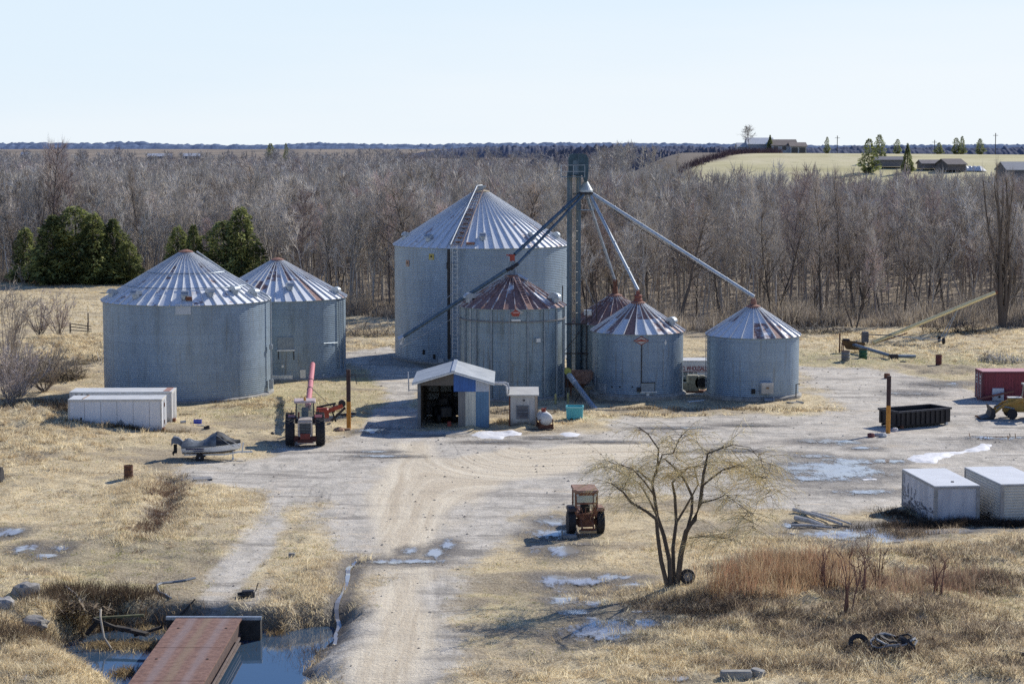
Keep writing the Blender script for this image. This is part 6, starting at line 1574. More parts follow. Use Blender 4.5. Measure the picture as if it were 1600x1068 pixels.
for s_ in (-.5, .5): b = MB(); b.lathe([(.07, -.03), (.07, .03)], 10, Matrix.Translation((s_, -.42, 2.2)) @ Matrix.Rotation(PI / 2, 4, 'X')); b.build('work_lamp', GALV, t)
b = MB(); b.box(0, -.9, .22, .9, .5, .12); b.build('drawbar', mat('yellowed_bar', (.42, .33, .2), (.3, .22, .13), 4, .8), t)
x, y = G(890, 838); b = MB(); b.box(0, 0, 0, .75, .35, .18); b.bar((-.4, 0, .05), (-.4, 0, .4), .1); o = b.build('pale_block', mat('grey_block', (.32, .33, .33), None, 3, .8)); o.location = (x, y, hz(x, y)); tag(o, 'grey block at the left wheel of the rusty tractor', 'block')

# ------------------------------------------------------------------ dumpster
x, y = G(1404, 670); x2, y2 = G(1484.5, 663); L = math.hypot(x2 - x, y2 - y)
t = thing('dumpster', 'long black open roll off dumpster with ribbed sides', 'dumpster', (x, y, 0), math.atan2(y2 - y, x2 - x))
DB = mat('black_dumpster', (.024, .023, .028), (.014, .014, .017), 3, .55, rust=.08); D_ = 2.3; H_ = 1.32
b = MB(); w_ = .08
b.box(L / 2, w_ / 2, .22, L, w_, H_ - .22); b.box(L / 2, D_ - w_ / 2, .22, L, w_, H_ - .22); b.box(w_ / 2, D_ / 2, .22, w_, D_ - .16, H_ - .22); b.box(L - w_ / 2, D_ / 2, .22, w_, D_ - .16, H_ - .22); b.box(L / 2, D_ / 2, .2, L - .16, D_ - .16, .08)
b.build('container', DB, t)
b = MB()
k = .25
while k < L: b.box(k, -.05, .25, .1, .1, H_ - .38); b.box(k, D_ + .05, .25, .1, .1, H_ - .38); k += .48
b.build('side_rib', DB, t)['kind'] = 'stuff'
b = MB()
for y_ in (-.05, D_ + .05): b.box(L / 2, y_, H_ - .12, L + .12, .14, .14)
for x_ in (-.05, L + .05): b.box(x_, D_ / 2, H_ - .119, .12, D_ - .04, .14)
b.build('rim', mat('worn_rim', (.075, .075, .085), (.03, .03, .035), 4, .6), t)
b = MB()
for y_ in (.4, D_ - .4): b.box(L / 2, y_, .06, L + .1, .14, .14)
b.build('skid_rail', DB, t)
for x_ in (.35, L - .35): b = MB(); b.lathe([(.12, -.1), (.12, .1)], 10, Matrix.Translation((x_, .05, .12)) @ Matrix.Rotation(PI / 2, 4, 'X')); b.build('roller', GALVB if x_ > 1 else RUST, t)
b = MB(); b.box(-.07, D_ * .5, .3, .06, .12, .8); b.box(-.07, .3, .3, .06, .1, .8); b.box(-.07, D_ - .3, .3, .06, .1, .8); b.build('end_rib', DB, t)
# stones and tufts at the post
for k, (px, py, s_, c, lb) in enumerate(((1361, 683, .30, (.20, .07, .07), 'dark red stone left of the rusty post by the dumpster'), (1371, 681, .22, (.55, .56, .58), 'small white stone left of the rusty post by the dumpster'), (1379, 683, .32, (.50, .52, .54), 'larger pale stone at the foot of the post by the dumpster'), (1398, 673, .24, (.62, .63, .66), 'white rag between the post and the dumpster'))):
    x, y = G(px, py); r_ = np.random.default_rng(k); b = MB(); b.lathe([(s_ * .8, -.05), (s_, s_ * .5), (s_ * .7, s_ * .95), (s_ * .2, s_ * 1.1)], 8); b.v = [(vx + r_.normal(0, .04), vy + r_.normal(0, .04), vz) for vx, vy, vz in b.v]
    o = b.build('stone', mat('stone_%d' % k, c, None, 4, .9)); o.location = (x, y, 0); tag(o, lb, 'stone')

# ------------------------------------------------------------------ red shipping container, appliance, beam
x, y = G(1534.5, 625); zt = P(1534, 581, y)[2]
t = thing('shipping_container', 'dark red corrugated shipping container at the right edge', 'container', (x, y, 0), R(1))
CR = mat('container_red', (.25, .045, .065), (.19, .035, .05), 1.4, .55, streak=True, rust=.08); L, D_ = 6.1, 2.44
b = MB(); n = 22; pts = []
for k in range(n):
    a = k * L / n; q = L / n
    pts += [(a, .0), (a + q * .30, .0), (a + q * .45, .045), (a + q * .85, .045)]
pts.append((L, 0.))
for (ax, ay), (bx, by) in zip(pts[:-1], pts[1:]): b.add([(ax, ay, .12), (bx, by, .12), (bx, by, zt - .1), (ax, ay, zt - .1)], [(0, 1, 2, 3)])
b.box(L / 2, D_ - .03, .12, L, .06, zt - .22); b.box(L - .03, D_ / 2, .12, .06, D_ - .1, zt - .22); b.box(L / 2, D_ / 2, .1, L, D_ - .1, .06)
b.build('side_wall', CR, t)
b = MB()
for x_ in (.06, L - .06):
    for y_ in (.05, D_ - .05): b.box(x_, y_, 0, .16, .14, zt)
for y_ in (.04, D_ - .04):
    for z in (0.0, zt - .13): b.box(L / 2, y_, z + .001, L - .28, .13, .13)
for z in (0., zt - .12): b.box(.07, D_ / 2, z + .001, .13, D_ - .24, .12)
b.build('corner_frame', mat('container_dark_red', (.16, .03, .045), (.11, .025, .035), 3, .6), t)
b = MB(); b.box(L / 2, D_ / 2, zt + .002, L, D_, .05); b.build('roof', mat('pink_sunlit_roof', (.60, .30, .32), (.50, .24, .26), .8, .6), t)  # sunlight on the red top is put into this paler colour
for y_ in (.65, 1.8):
    b = MB(); b.box(.03, y_, .14, .06, 1.1, zt - .28); dr = b.build('door', CR, t)
    for k in (-.3, .3): b2 = MB(); b2.tube([(-.04, y_ + k, .15), (-.04, y_ + k, zt - .15)], .025, 6); b2.build('lock_rod', GALV, dr)
    b2 = MB()
    for z, w_ in ((1.85, .5), (1.55, .35), (1.3, .45)): b2.box(-.012, y_, z, .02, w_, .13)
    b2.build('door_marking', WHITE, dr)
x, y = G(1556, 624.5)
t = thing('white_cabinet', 'white metal cabinet with a tall flue leaning at the red container', 'cabinet', (x, y - .05, 0), R(3))
b = MB(); b.rbox(.1, 0, .0, .98, .6, 1.02, .04); b.build('cabinet_body', mat('pale_enamel', (.62, .66, .72), (.52, .56, .62), 2, .45, dirt=.3), t)
b = MB(); b.rbox(-.45, .15, .0, .34, .25, 1.66, .05); b.build('flue', mat('mottled_enamel', (.55, .58, .64), (.12, .09, .12), 5, .5), t)
b = MB(); b.box(.2, -.32, .22, .18, .04, .16); b.build('hole', BLACK, t)
a = Vector(P(1527, 623, y - .7)); c = Vector(P(1584, 611, y - .7)); a.z = max(a.z, .12); b = MB(); b.bar(a, c, .14, .16); tag(b.build('steel_beam', mat('brown_red_beam', (.26, .10, .08), (.18, .08, .06), 4, .7)), 'brownish red beam propped in front of the white cabinet', 'beam')

# ------------------------------------------------------------------ yellow loader at the right edge
x, y = G(1583, 655)
t = thing('wheel_loader', 'rusty yellow backhoe loader with a black front bucket, cut by the right edge', 'loader', (x, y + .9, 0), R(-4))
YL = mat('loader_yellow', (.50, .32, .07), (.33, .19, .05), 4, .6, rust=.35)
b = MB(); b.rbox(1.0, 0, .75, 2.6, .8, .6, .1); b.rbox(.35, 0, 1.25, 1.2, .7, .35, .08); b.box(.9, 0, .5, 3.0, .6, .3); b.build('body', YL, t)
b = MB(); b.rbox(.3, 0, 1.6, 1.1, .66, .06, .02); b.build('hood_top', WHITE, t)
for y_ in (-.55, .55):
    b = MB(); b.bar((1.0, y_, 1.55), (-.6, y_, 1.1), .13, .22); b.bar((-.6, y_, 1.1), (-1.35, y_, .45), .13, .2); b.build('loader_arm', YL, t)
    b = MB(); b.tube([(.2, y_, .8), (-.75, y_, 1.0)], .055, 8); b.tube([(-.5, y_, 1.2), (-1.2, y_, .8)], .045, 8); b.build('hydraulic_ram', GALVD, t)
bk = MB(); bk.prism([(-2.45, .02), (-1.45, .0), (-1.3, .25), (-1.35, .75), (-1.75, 1.05), (-1.62, .55), (-1.75, .2)], 2.1, Matrix.Translation((0, -1.05, 0))); bu = bk.build('bucket', DARKST, t)
b = MB()
for k in range(6): b.box(-2.5, -.9 + k * .36, .0, .2, .1, .06)
b.build('bucket_tooth', RUST, bu)
for y_ in (-.8, .8): tyre(t, 0, 0, .40, .26, YL, 12).rotation_euler = (0, 0, PI / 2); o = [q for q in t.children if q.name.startswith('wheel')][-1]; o.location = (0, y_, 0)
for y_ in (-.85, .85): tyre(t, 0, 0, .66, .42, YL, 14).rotation_euler = (0, 0, PI / 2); o = [q for q in t.children if q.name.startswith('wheel')][-1]; o.location = (2.1, y_, 0)
cb = MB()
for sx_ in (.95, 2.2):
    for sy_ in (-.6, .6): cb.bar((sx_, sy_, 1.3), (sx_ + (.15 if sx_ < 1 else 0), sy_, 2.6), .1)
cb.box(1.65, 0, 2.6, 1.5, 1.4, .12); cab = cb.build('cab', mat('loader_cab', (.40, .40, .36), (.26, .25, .22), 3, .6), t)
b = MB(); b.rbox(1.7, 0, 1.3, .5, .5, .7, .1); b.build('seat', BLACK, cab)
b = MB(); b.bar((2.9, 0, .9), (3.6, 0, 2.4), .25, .3); b.bar((3.6, 0, 2.4), (4.3, 0, 1.0), .2, .25); b.build('backhoe_arm', YL, t)

# ------------------------------------------------------------------ augers and scrap at the edge of the wood
p0 = Vector(P(1364, 535, 213)); p1 = Vector(P(1554.5, 457, 217)); x, y = p0.x, p0.y; o_ = Vector((x, y, 0))
t = thing('grain_auger', 'very long yellow auger tube rising to the right at the edge of the wood', 'auger', (x, y, 0))
b = MB(); b.tube([p0 - o_, p1 - o_], .21, 12); smooth_by_angle(b.build('auger_tube', mat('pale_yellow_tube', (.88, .78, .45), (.76, .64, .34), 1.5, .5), t))
b = MB(); d_ = (p1 - p0).normalized(); b.tube([p1 - o_, p1 - o_ + d_ * .25], [.25, .22], 10)
b.tube([p0.lerp(p1, .0) - o_ + Vector((0, 0, -.15)), p0.lerp(p1, .28) - o_ + Vector((0, 0, -.5))], .07, 6); b.build('tube_brace', RUST, t)
w_ = Vector(P(1471, 524, 215)) - o_; q = p0.lerp(p1, .70) - o_
b = MB()
for s_ in (-1, 1): b.bar(q, (w_.x, w_.y + s_, .35), .06); b.bar(p0.lerp(p1, .12) - o_ + Vector((0, 0, .1)), (w_.x, w_.y + s_, .35), .07)
b.bar((w_.x, w_.y - 1, .35), (w_.x, w_.y + 1, .35), .09); b.build('undercarriage', GALV, t)
for s_ in (-1.1, 1.1): tyre(t, w_.x, w_.y + s_, .36, .24, DARKST, 10)
b = MB(); b.rbox(-.9, -.2, .35, .7, .7, 1.1, .08); b.bar((-1.4, 0, 1.15), (2., 0, 1.05), .1); b.bar((-.6, 0, 0), (-.6, 0, .4), .12); b.build('engine', mat('engine_grey', (.13, .14, .16), (.08, .08, .1), 4, .6), t)
p0 = Vector(P(1322, 535, 206)); p1 = Vector(P(1396, 561, 198)); p2 = Vector(P(1430, 560, 198.5)); o_ = Vector((p1.x, p1.y, 0)); p2.z = .28; p1.z = .3
t = thing('grain_auger', 'grey folded auger lying on the grass with its end raised on a rusty hopper', 'auger', (p1.x, p1.y, 0))
b = MB(); b.tube([p0 - o_, p1 - o_], .17, 10); b.tube([p1 - o_ + Vector((-.2, .05, .05)), p2 - o_], .19, 10); smooth_by_angle(b.build('auger_tube', GALVD, t))
b = MB(); b.rbox(-.0, 0, 0, .9, .6, .55, .06); b.rbox(p0.x - o_.x, p0.y - o_.y, p0.z - .3, .7, .6, .7, .06); b.build('auger_joint', DARKST, t)
x, y = G(1331, 551)
t = thing('grain_hopper', 'rusty brown hopper wagon frame at the raised end of the grey auger', 'hopper', (x, y + .4, 0))
b = MB(); b.add([(-1.0, -.5, 1.25), (1.4, -.5, 1.0), (1.4, .6, 1.0), (-1.0, .6, 1.25), (-.5, -.3, .35), (1.0, -.3, .25), (1.0, .4, .25), (-.5, .4, .35)], [(4, 5, 1, 0), (5, 6, 2, 1), (6, 7, 3, 2), (7, 4, 0, 3), (7, 6, 5, 4)]); b.build('hopper_body', mat('yellow_brown_rust', (.20, .13, .05), (.11, .06, .035), 4, .8), t)
for x_ in (-.9, .9):
    for y_ in (-.4, .5): b = MB(); b.bar((x_, y_, 0), (x_, y_, 1.), .09); b.build('leg', RUST, t)
b = MB(); b.bar((-1.25, -.3, 0), (-1.25, -.3, 2.0), .14); b.build('upright', RUST, t)
def drum(px, py, h_, r_, m, label, name='oil_drum', tilt=0.):
    x, y = G(px, py); t = thing(name, label, 'drum', (x, y, hz(x, y) - .03), .3); t.rotation_euler = (tilt, 0, .3)
    b = MB(); b.lathe([(r_, 0), (r_, h_ * .32), (r_ * 1.05, h_ * .34), (r_, h_ * .36), (r_, h_ * .64), (r_ * 1.05, h_ * .66), (r_, h_ * .68), (r_, h_), (r_ * .94, h_), (r_ * .94, h_ - .05)], 20, cap=True); smooth_by_angle(b.build('drum_body', m, t), 50)
    b = MB(); b.lathe([(r_ * 1.05, h_ - .04), (r_ * 1.05, h_ + .01), (r_ * .95, h_ + .01)], 20, cap=False); b.build('rim', RUST, t); return t
drum(1348.5, 562, 1.0, .42, mat('green_drum', (.03, .12, .06), (.02, .08, .04), 3, .5), 'dark green drum under the grey auger')
drum(1321, 565, .95, .42, mat('grey_drum', (.22, .22, .23), (.14, .14, .15), 3, .6), 'grey drum left of the dark green one')
drum(1466.5, 571, .95, .30, mat('rust_drum', (.20, .075, .06), (.12, .045, .04), 4, .8), 'upright rusty drum standing alone beyond the dumpster')
drum(201, 748, .88, .29, mat('brown_rust_drum', (.17, .085, .05), (.09, .045, .03), 4, .85), 'brown rusty drum on the straw grass left of the swale')
x, y = G(1411, 567); b = MB(); b.lathe([(.35, 0), (.32, .12), (.15, .16)], 10); o = b.build('metal_disc', DARKST); o.location = (x, y, hz(x, y)); tag(o, 'dark metal disc lying in front of the grey auger end', 'disc')
x, y = G(1386, 590); b = MB(); b.lathe([(.28, 0), (.28, .4), (.2, .45)], 9); o = b.build('rusty_pot', RUST); o.location = (x, y, hz(x, y)); tag(o, 'small rusty pot beyond the tall post by the dumpster', 'pot')

# ------------------------------------------------------------------ two white box containers at right
WB = mat('blotchy_white', (.62, .64, .68), (.44, .46, .51), 1.6, .55, streak=True, dirt=.9, rust=.16, rustc=(.10, .10, .12))
def white_box(name, label, fl, fr, bl, pyt, m, ribs, W_=None):
    x0, y0 = G(*fl); x1, y1 = G(*fr); xb, yb = G(*bl); W_ = W_ or math.hypot(x1 - x0, y1 - y0); a = math.atan2(xb - x0, yb - y0); L = 6.0
    H_ = P(fl[0], pyt, y0)[2]; t = thing(name, label, 'container', (x0, y0, 0), -a)
    b = MB(); b.box(W_ / 2, L / 2, 0, W_, L, H_); b.build('body', m, t)
    b = MB(); b.box(W_ / 2, L / 2, H_ + .002, W_ + .06, L + .06, .06); b.build('roof', mat('white_roof_sheet', (.78, .79, .79), (.70, .71, .71), .7, .45), t)
    b = MB()
    for x_ in (.05, W_ - .05):
        for y_ in (.03, L - .03): b.box(x_, y_, -.002, .2, .14, H_ + .002)
    for y_ in (-.02, L + .02): b.box(W_ / 2, y_, H_ - .1, W_ - .2, .05, .1)
    for x_ in (-.02, W_ + .02): b.box(x_, L / 2, H_ - .1, .05, L - .2, .1)
    b.build('edge_trim', mat('grey_trim', (.42, .42, .42), (.3, .3, .29), 4, .55), t)
    if ribs:
        b = MB(); z = .18
        while z < H_ - .12:
            b.box(-.012, L / 2, z, .035, L - .2, .035); b.box(W_ / 2, -.012, z, W_ - .2, .035, .035); z += .16
        b.build('siding_rib', mat('siding_grey', (.52, .53, .50), (.42, .42, .39), 2, .6), t)
    return t, W_, L, H_
t, W_, L, H_ = white_box('shipping_container', 'white box container with dark stained sides, left of the pair at right', (1460, 820), (1522.5, 816), (1411, 791), 760.5, WB, False)
b = MB(); b.box(W_ * .55, 1.2, H_ + .06, .14, .14, .05); b.build('roof_knob', BLACK, t)
r_ = np.random.default_rng(9)
b = MB()
for k in range(90):
    y_ = r_.uniform(.2, L - .2); z = r_.uniform(.05, .85) ** 1.3; h_ = r_.uniform(.04, .30); w_ = r_.uniform(.06, .5); b.box(-.008, y_, z, .012, w_, h_ * .5)
for k in range(10): b.box(-.008, r_.uniform(3.5, L - .2), r_.uniform(.6, 1.5), .012, .10, r_.uniform(.25, .6))
q = b.build('peeling_patch', mat('peeled_dark', (.27, .27, .29), (.16, .16, .18), 5, .8), t); q['kind'] = 'stuff'
t, W_, L, H_ = white_box('shipping_container', 'white sided box container with horizontal ribs, right of the pair at right', (1563.5, 822), (1632, 818), (1505, 791), 757.5, mat('ribbed_white', (.66, .66, .62), (.55, .55, .51), 1.2, .55, dirt=.7), True)

# boards and logs lying in the wet ground
WDP = mat('bleached_wood', (.62, .60, .56), (.45, .42, .38), 4, .8)
for k, (ax, ay, bx, by, r_, lb) in enumerate(((1240, 803, 1315, 822, .12, 'longest bleached pole lying in the wet grass'), (1243, 814, 1288, 824, .16, 'thick bleached log below the longest pole'), (1268, 806, 1330, 823, .08, 'thin bleached pole beside the longest one'), (1236, 822, 1300, 826, .09, 'lowest bleached pole at the edge of the puddle'))):
    a = Vector((*G(ax, ay), 0)); c = Vector((*G(bx, by), 0)); a.z = hz(a.x, a.y) + r_ * .8 + .08; c.z = hz(c.x, c.y) + r_ * .8 + .04; m_ = a.lerp(c, .5) + Vector((0, .1, .04)); b = MB(); b.tube([a, m_, c], [r_, r_ * .9, r_ * .7], 8); tag(smooth_by_angle(b.build('wooden_pole', WDP)), lb, 'pole')

# ------------------------------------------------------------------ bridge
x0, y1 = G(275, 966); x1, _ = G(378, 966); 
t = thing('steel_bridge', 'rusty steel plate bridge deck crossing the ditch', 'bridge', ((x0 + x1) / 2, y1, 0), R(-.2))
W_ = x1 - x0; LB = 21.
def deck_mat():
    b = NB('rusty_deck'); o = b.obj(); x, y, z = b.sep(o)
    n = b.noise(b.scale(o, (1, .12, 1)), 2.4, 5, .6); n2 = b.noise(o, 3.5, 6, .7)
    c = b.mix(b.ramp(n2, .3, .7), (.155, .078, .052), (.30, .17, .118))
    tr_ = b.math('ABSOLUTE', b.math('SUBTRACT', b.math('ABSOLUTE', x), .72))
    tf = b.math('MULTIPLY', b.ramp(b.math('ADD', tr_, b.math('MULTIPLY_ADD', n, .5, -.25)), .34, .04), .5)
    c = b.mix(tf, c, b.mix(n, (.22, .17, .165), (.34, .285, .28)))
    ct = b.math('MULTIPLY', b.ramp(b.math('ADD', b.math('ABSOLUTE', x), b.math('MULTIPLY_ADD', n, .4, -.2)), .28, .05), .5)
    c = b.mix(ct, c, (.27, .20, .12))
    b.bump(n2, .2, .01); return b.done(c, .65, .1)
b = MB()
for k in range(4):
    y0 = -.03 - k * 5.3; b.box(0, y0 - 2.62, -.03, W_, 5.24, .06)
dk = b.build('deck_plate', deck_mat(), t)
b = MB()
for k in range(4):
    for s_ in (-1, 1): b.lathe([(.06, .03), (.06, .05)], 8, Matrix.Translation((s_ * 1.05, -1.9 - k * 5.3 + (.0), 0)))
b.build('deck_bolt', BLACK, dk)
b = MB()
for s_ in (-1.32, -.45, .45, 1.32): b.box(s_, -LB / 2, -.65, .14, LB, .6); b.box(s_, -LB / 2, -.70, .3, LB, .05)
b.build('girder', mat('bridge_girder', (.13, .085, .07), (.08, .055, .05), 3, .8), t)
b = MB(); b.box(W_ / 2 + .10, -LB / 2 - .5, -.55, .07, LB - 2, .08); b.box(W_ / 2 + .11, -LB / 2 - .5, -.75, .10, LB - 2, .05); b.build('side_rail', mat('rail_rust', (.22, .17, .14), (.14, .11, .1), 3, .7), t)
for y0, nm in ((.12, 'concrete bridge seat'),):
    b = MB(); b.box(.2, .35, -1.6, 4.2, .6, 1.52); b.build('abutment', mat('dark_abutment', (.07, .065, .06), (.035, .033, .03), 2, .9), t)
    b = MB(); b.box(.2, .18, -.078, 4.3, .22, .14); b.build('sill_beam', GALV, t)
b = MB(); b.box(0, -LB - .2, -1.6, 5, .6, 1.5); b.build('abutment', mat('near_abutment', (.2, .19, .18), None, 2, .9), t)
b = MB(); 
# broken timbers left of the bridge
r_ = np.random.default_rng(12); DT = mat('dark_wet_timber', (.075, .065, .055), (.035, .03, .028), 4, .85)
cx, cy = G(185, 965)
for k, (dx, dy, dz, l, az, tl, s_, lb) in enumerate(((-.5, .2, -.2, 1.6, .5, -.4, .26, 'slanting dark plank in the timber heap by the ditch'), (.6, -.1, -.4, 1.9, 2.5, .1, .3, 'broad dark plank low in the timber heap by the ditch'), (0., .3, .15, 2.2, .1, .05, .18, 'top plank with green moss on the timber heap'), (-1.2, .4, -.3, 1.4, 1.1, .5, .22, 'left end post of the timber heap'), (1.3, .2, -.5, 1.5, -.5, .3, .24, 'right end plank of the timber heap'))):
    b = MB(); d_ = Vector((math.cos(az) * math.cos(tl), math.sin(az) * math.cos(tl) * .5, math.sin(tl))); b.bar(-d_ * l / 2, d_ * l / 2, s_, s_ * .5); o = b.build('broken_plank', DT if k != 2 else mat('mossy_plank', (.16, .17, .08), (.09, .08, .05), 4, .9)); o.location = (cx + dx, cy + dy, dz - .15); tag(o, lb, 'plank')
b = MB(); b.tube([(cx - .7, cy - .4, .5), (cx - .62, cy - .9, .25), (cx - .35, cy - 1.5, -.5), (cx + .1, cy - 1.9, -1.0), (cx + .5, cy - 2.0, -1.0)], .05, 6); tag(b.build('bent_pole', mat('pale_bent_wood', (.50, .44, .34), None, 4, .8)), 'pale curved pole hanging from the timber heap to the water', 'pole')
for k, (ax, ay, bx, by, h0, lb) in enumerate(((103, 938, 130, 947, .25, 'pale log on the bank left of the timber heap'), (204, 950, 208, 985, .1, 'thin pale stake standing in the ditch'), (198, 1000, 222, 960, .0, 'forked pale branch leaning at the ditch'), (255, 948, 305, 940, .1, 'long thin dark branch on the bank above the bridge seat'))):
    a = Vector((*G(ax, ay), 0)); c = Vector((*G(bx, by), 0)); a.z = hz(a.x, a.y) + h0; c.z = hz(c.x, c.y) + h0; b = MB(); b.tube([a, a.lerp(c, .5) + Vector((0, 0, .1)), c], [.07, .06, .03], 6); tag(b.build('branch', WDP if k < 3 else DT), lb, 'branch')
# rocks
def rock(px, py, s_, c, label, sq=.7, seed=0):
    x, y = G(px, py); r_ = np.random.default_rng(seed); V, F = [], []
    n, m = 10, 7
    for i in range(m):
        th = PI * i / (m - 1)
        for k in range(n):
            ph = 2 * PI * k / n; d = np.array([math.sin(th) * math.cos(ph), math.sin(th) * math.sin(ph), math.cos(th)])
            d = np.sign(d) * np.abs(d) ** .7; q = s_ * (.8 + .45 * float(vnoise([d[0] * 1.7 + seed], [d[1] * 1.7 + d[2] * 2.3], seed)[0])); V.append(tuple(d * q * np.array([1, .9, sq])))
    for i in range(m - 1):
        for k in range(n): F.append((i * n + k, (i + 1) * n + k, (i + 1) * n + (k + 1) % n, i * n + (k + 1) % n))
    b = MB(); b.add(V, F); o = b.build('boulder', mat('boulder_%d' % seed, c, tuple(v * .6 for v in c), 3, .9, bump=.4)); o.location = (x, y, hz(x, y) + s_ * .25); o.rotation_euler = (0, 0, seed); return tag(o, label, 'boulder')
rock(41, 940, .62, (.38, .36, .33), 'big grey boulder on the bank at left', .75, 1); rock(8, 963, .5, (.50, .48, .45), 'pale boulder cut by the left edge', .8, 2); rock(55, 975, .55, (.36, .34, .31), 'flat grey boulder below the big one on the bank', .5, 3)
# hose and bits on the grass
def hose(name, pts, r_, m, label, cat='hose', z0=.05):
    b = MB(); b.tube([(*G(px, py), hz(*G(px, py)) + z0) for px, py in pts], r_, 6); return tag(b.build(name, m), label, cat)
HS = mat('grey_hose', (.26, .29, .32), (.17, .19, .22), 4, .5)
hose('rubber_hose', [(305, 907), (290, 910), (270, 911), (252, 914), (245, 920), (248, 928), (258, 932), (267, 936)], .06, HS, 'grey hose curling on the straw grass above the bridge')
x, y = G(388, 932); t = thing('drawbar_hitch', 'black metal hitch lying on the gravel lane above the bridge', 'hitch', (x, y, hz(x, y)), .2)
b = MB(); b.rbox(0, 0, 0, .6, .4, .3, .06); b.bar((-.5, .1, .12), (.2, .1, .2), .12); b.bar((-.5, -.3, .08), (.2, -.1, .15), .1); b.build('hitch_body', DARKST, t); b = MB(); b.tube([(.35, .1, .2), (.48, .1, .62)], .025, 5); b.build('handle', DARKST, t)
x, y = G(304, 947); b = MB(); b.box(0, 0, 0, .6, .32, .04); o = b.build('pale_board', mat('pale_board_wood', (.66, .60, .52), None, 3, .8)); o.location = (x, y, hz(x, y) + .05); o.rotation_euler = (0, .05, -.3); tag(o, 'pale board lying beside the lane above the bridge', 'board')
x, y = G(456, 869); b = MB(); b.rbox(0, 0, 0, .34, .25, .2, .03); o = b.build('concrete_brick', CONC); o.location = (x, y, hz(x, y)); tag(o, 'single grey brick on the dry grass between lane and road', 'brick')
x, y = G(318, 752); t = thing('pallet', 'broken whitish pallet on the straw grass behind the swale', 'pallet', (x, y, hz(x, y) + .03), .3)
b = MB()
for k in range(4): b.box(0, k * .28, .08, 1.2, .12, .03)
b.build('slat', WDP, t); b = MB()
for s_ in (-.5, .5): b.box(s_, .4, 0, .1, 1.0, .08)
b.build('runner', DT, t)
x, y = G(2, 752); t = thing('tyre', 'tractor tyre cut by the left edge on the straw grass', 'tyre', (x - .1, y, hz(x, y)), .0); b = MB(); b.lathe([(.3, -.16), (.52, -.16), (.55, 0), (.52, .16), (.3, .16)], 24, Matrix.Translation((0, 0, .5)) @ Matrix.Rotation(PI / 2, 4, 'Y')); b.build('tyre_body', TYRE, t)
# wheel leaning at the willow
x, y = G(1074, 926); t = thing('loose_wheel', 'old truck wheel leaning by the foot of the willow', 'wheel', (x, y, hz(x, y) - .02), .25)
M = Matrix.Translation((0, 0, .34)) @ Matrix.Rotation(R(-14), 4, 'X') @ Matrix.Rotation(PI / 2, 4, 'X')
b = MB(); b.lathe([(.22, -.1), (.34, -.1), (.37, -.05), (.37, .05), (.34, .1), (.22, .1)], 24, M, cap=False); b.lathe([(.22, .1), (.22, -.1)], 24, M, cap=False); b.build('tyre', TYRE, t); b = MB(); b.lathe([(.03, .02), (.1, .03), (.14, .0), (.22, .06), (.225, .08), (.22, -.03), (.03, -.02)], 20, M, cap=False); b.build('rim', mat('grey_rim', (.38, .37, .35), (.25, .24, .22), 5, .6, rust=.2), t)
# heap of hoses and tyres in the weeds
cx, cy = G(1388, 1030)
for k, (dx, dy, r_, tl, lb) in enumerate(((-1.2, .2, .42, 1.1, 'tyre at the left of the hose heap'), (.1, .5, .45, .3, 'tyre lying flat in the hose heap'), (.7, -.2, .42, .9, 'tyre tilted at the right of the hose heap'))):
    t = thing('tyre', lb, 'tyre', (cx + dx, cy + dy, hz(cx + dx, cy + dy) + .2), k); b = MB(); M = Matrix.Rotation(tl, 4, 'X'); b.lathe([(r_ * .6, -.1), (r_, -.1), (r_ * 1.06, 0), (r_, .1), (r_ * .6, .1)], 22, M, cap=False); b.build('tyre_body', TYRE, t)
r2 = np.random.default_rng(4)
for k in range(4):
    a0 = r2.uniform(0, 6); rr_ = r2.uniform(.5, .95); b = MB(); b.tube([(cx + .2 + rr_ * 1.3 * math.cos(a0 + j * .5), cy + rr_ * math.sin(a0 + j * .5), hz(cx, cy) + .25 + .12 * math.sin(j * 1.3 + k) + .06 * k) for j in range(12)], .045, 6); tag(b.build('rubber_hose', TYRE if k % 2 else mat('pale_hose', (.33, .34, .35), None, 4, .5)), ['black hose coiled lowest in the heap in the weeds', 'black hose looped over the tyres in the weeds', 'grey hose coiled on the heap in the weeds', 'topmost black hose of the heap in the weeds'][k] if k != 0 else 'grey hose coiled lowest in the heap in the weeds', 'hose')
for px, py, w_, lb, a in ((1150, 1066, 1.25, 'long broken concrete block at the bottom edge', .02), (1183, 1064, .55, 'tilted concrete slab right of the long block at the bottom edge', -.6)):
    x, y = G(px, py); b = MB(); b.rbox(0, 0, -.1, w_, .4, .42, .06); o = b.build('concrete_block', CONC); o.location = (x, y, hz(x, y)); o.rotation_euler = (0, .15 if a < 0 else 0, a); tag(o, lb, 'concrete block')
hose('fallen_pole', [(1562, 1030), (1590, 1034), (1640, 1040)], .1, DT, 'dark log at the right edge near the bottom', 'log')
hose('fallen_branch', [(1240, 1012), (1270, 1004), (1300, 990), (1322, 976)], .05, DT, 'dark fallen branch below the thin sapling', 'branch')

